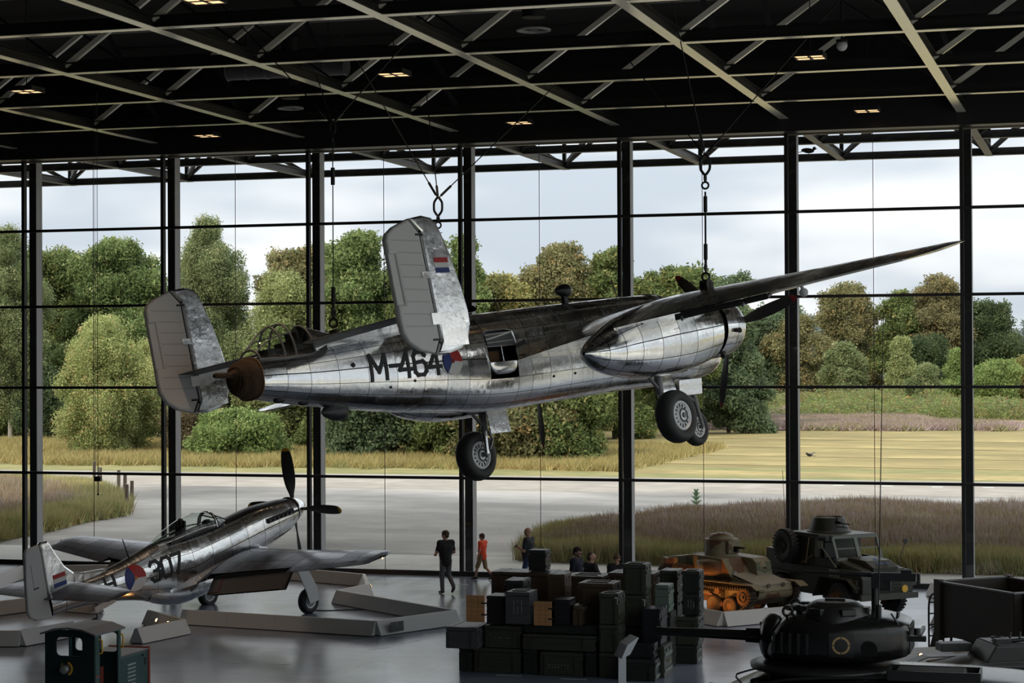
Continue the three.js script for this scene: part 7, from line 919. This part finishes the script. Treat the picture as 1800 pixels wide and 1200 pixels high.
  for (const d of [1, -1]) { track(T, 'track', [[-2.6, 0.85], [-2.75, 0.6], [-2.4, 0.25], [-1.8, 0.04], [0, 0.03], [1.8, 0.04], [2.4, 0.3], [2.7, 0.65], [2.5, 0.92], [1, 0.95], [-1, 0.95]], 0.42, d * 1.1, 0.16); for (const x of [-1.7, -1.0, -0.35, 0.35, 1.0, 1.7]) obj('road_wheel', [disc(0.25, 0.22, x, 0.32, d * 1.1, 'z', 22)], dk2, T); obj('sprocket', [disc(0.32, 0.3, 2.3, 0.6, d * 1.1, 'z', 20)], dk2, T); obj('idler', [disc(0.28, 0.2, -2.4, 0.58, d * 1.1, 'z', 20)], dk2, T); obj('sponson_fender', [bx(5.2, 0.03, 0.5, 0, 1.02, d * 1.12)], dk2, T); }
  for (const c of T.children) if (c !== tur && c.name !== 'turret_ring' && c.name !== 'stowage_rack' && c.name !== 'tarpaulin') c.position.x -= 0.75;
  tur.position.y = 0.08;
}
{ // steel-bodied carrier at the right edge and the tankette below it
  const T = vehicle('cargo_carrier', 'dark steel open-topped vehicle body with tube ladder at the right edge', 'vehicle', -2.3, 13.2, -0.66, -0.75), st = std(lin(0.03, 0.024, 0.018), 0.5, 0.2, { bumpMap: noiseBump, bumpScale: 0.002 }), edge = std(lin(0.2, 0.2, 0.2), 0.4, 0.3);
  // local x runs away to the left along the visible side
  obj('side_plate', [bx(2.6, 1.18, 0.05, 0, 1.0, -0.95), bx(2.6, 1.18, 0.05, 0, 1.0, 0.95)], st, T); obj('end_plate', [bx(0.05, 1.3, 1.9, 1.3, 0.98, 0), bx(0.05, 1.18, 1.9, -1.3, 1.0, 0)], st, T); obj('floor_plate', [bx(2.6, 0.05, 1.9, 0, 0.45, 0)], st, T); obj('rim_bar', [bx(2.64, 0.035, 0.07, 0, 1.6, -0.95), bx(2.64, 0.035, 0.07, 0, 1.6, 0.95), bx(0.07, 0.035, 1.94, 1.3, 1.62, 0), bx(0.07, 0.035, 1.94, -1.3, 1.6, 0)], edge, T); obj('corner_post', [bx(0.2, 1.35, 0.12, 1.28, 0.98, -0.98), bx(0.2, 1.35, 0.12, 1.28, 0.98, 0.98)], st, T);
  obj('ladder', [tube([V(1.36, 1.35, -1.0), V(1.55, 1.25, -1.0), V(1.62, 1.0, -1.0), V(1.62, 0.1, -1.0)], 0.024, 6, 24), tube([V(1.36, 1.35, -0.6), V(1.55, 1.25, -0.6), V(1.62, 1.0, -0.6), V(1.62, 0.1, -0.6)], 0.024, 6, 24), ...[0.35, 0.6, 0.85, 1.1].map((y) => rod(V(1.62, y, -1.0), V(1.62, y, -0.6), 0.016))], M.black, T); obj('hand_rail', [tube([V(0.7, 1.6, 0.95), V(0.62, 1.86, 0.95), V(-0.1, 1.86, 0.95), V(-0.15, 1.6, 0.95)], 0.022, 7, 30)], M.black, T); obj('stay_leg', [bar(V(1.25, 0.7, -0.98), V(1.5, 0.02, -1.0), 0.06, 0.16), bar(V(1.25, 0.7, 0.98), V(1.5, 0.02, 1.0), 0.06, 0.16), bar(V(0.85, 0.45, -0.96), V(0.98, 0.02, -0.9), 0.05, 0.05)], st, T);
  for (const x of [-0.7, 0.3]) for (const z of [-0.7, 0.7]) obj('road_wheel', [disc(0.32, 0.22, x, 0.32, z, 'z', 24)], M.tyre, T); obj('cab_box', [rb(0.9, 0.5, 1.7, 0.03, -1.8, 1.35, 0.1), rb(1.0, 0.9, 1.7, 0.03, -1.85, 0.8, 0.1)], st, T);
  const K = vehicle('tankette', 'low dark tracked carrier with wide mudguards in the lower right corner', 'tracked carrier', -2.2, 18.9, -0.9, 0.42), kd = std(lin(0.02, 0.02, 0.018), 0.45, 0, { bumpMap: noiseBump, bumpScale: 0.002 }), top = std(lin(0.06, 0.06, 0.058), 0.4);
  obj('hull', [prism([[-1.5, 0.35], [1.1, 0.3], [1.45, 0.5], [1.3, 0.72], [0.4, 0.82], [-1.5, 0.85]], 1.1, 0.02)], kd, K); obj('superstructure', [prism([[-0.9, 0.82], [0.5, 0.8], [0.3, 1.12], [-0.8, 1.12]], 1.05, 0.03)], kd, K); obj('deck', [bx(1.0, 0.02, 1.0, -0.25, 1.13, 0)], top, K); obj('tool_box', [rb(0.62, 0.16, 0.36, 0.015, 0.75, 0.98, 0.55), rb(0.6, 0.14, 0.36, 0.015, -0.9, 0.98, 0.7)], kd, K); obj('deck_gear', [ring(0.1, 0.025, 0.0, 1.18, 0.2, 'y'), rod(V(-0.3, 1.14, 0.3), V(-0.33, 1.26, 0.34), 0.025), rod(V(-0.5, 1.14, 0.3), V(-0.53, 1.26, 0.34), 0.025), rod(V(0.1, 1.16, -0.2), V(-0.5, 1.2, -0.3), 0.04), bx(0.3, 0.1, 0.2, 0.1, 1.18, -0.3)], M.black, K);
  for (const d of [1, -1]) { const z = d * 0.72; obj('mudguard', [bar(V(-1.6, 0.78, z), V(1.25, 0.78, z), 0.36, 0.02), bar(V(1.25, 0.785, z), V(1.7, 0.62, z), 0.36, 0.02)], top, K); track(K, 'track', [[-1.5, 0.6], [-1.6, 0.4], [-1.35, 0.15], [-0.9, 0.03], [0.7, 0.03], [1.15, 0.16], [1.42, 0.42], [1.3, 0.6], [0.2, 0.58]], 0.2, z, 0.09, M.gearGrey); for (const x of [-0.85, -0.35, 0.15, 0.65]) obj('road_wheel', [disc(0.17, 0.12, x, 0.22, z, 'z', 20), ring(0.12, 0.02, x, 0.22, z + d * 0.07, 'z', 20)], std(lin(0.09, 0.055, 0.03), 0.6, 0.3), K); obj('sprocket', [disc(0.2, 0.1, 1.2, 0.38, z, 'z', 20), ring(0.14, 0.025, 1.2, 0.38, z + d * 0.06, 'z', 20), disc(0.05, 0.06, 1.2, 0.38, z + d * 0.08, 'z', 12)], std(lin(0.12, 0.07, 0.035), 0.6, 0.3), K); }
}
renderer.render(scene, camera);
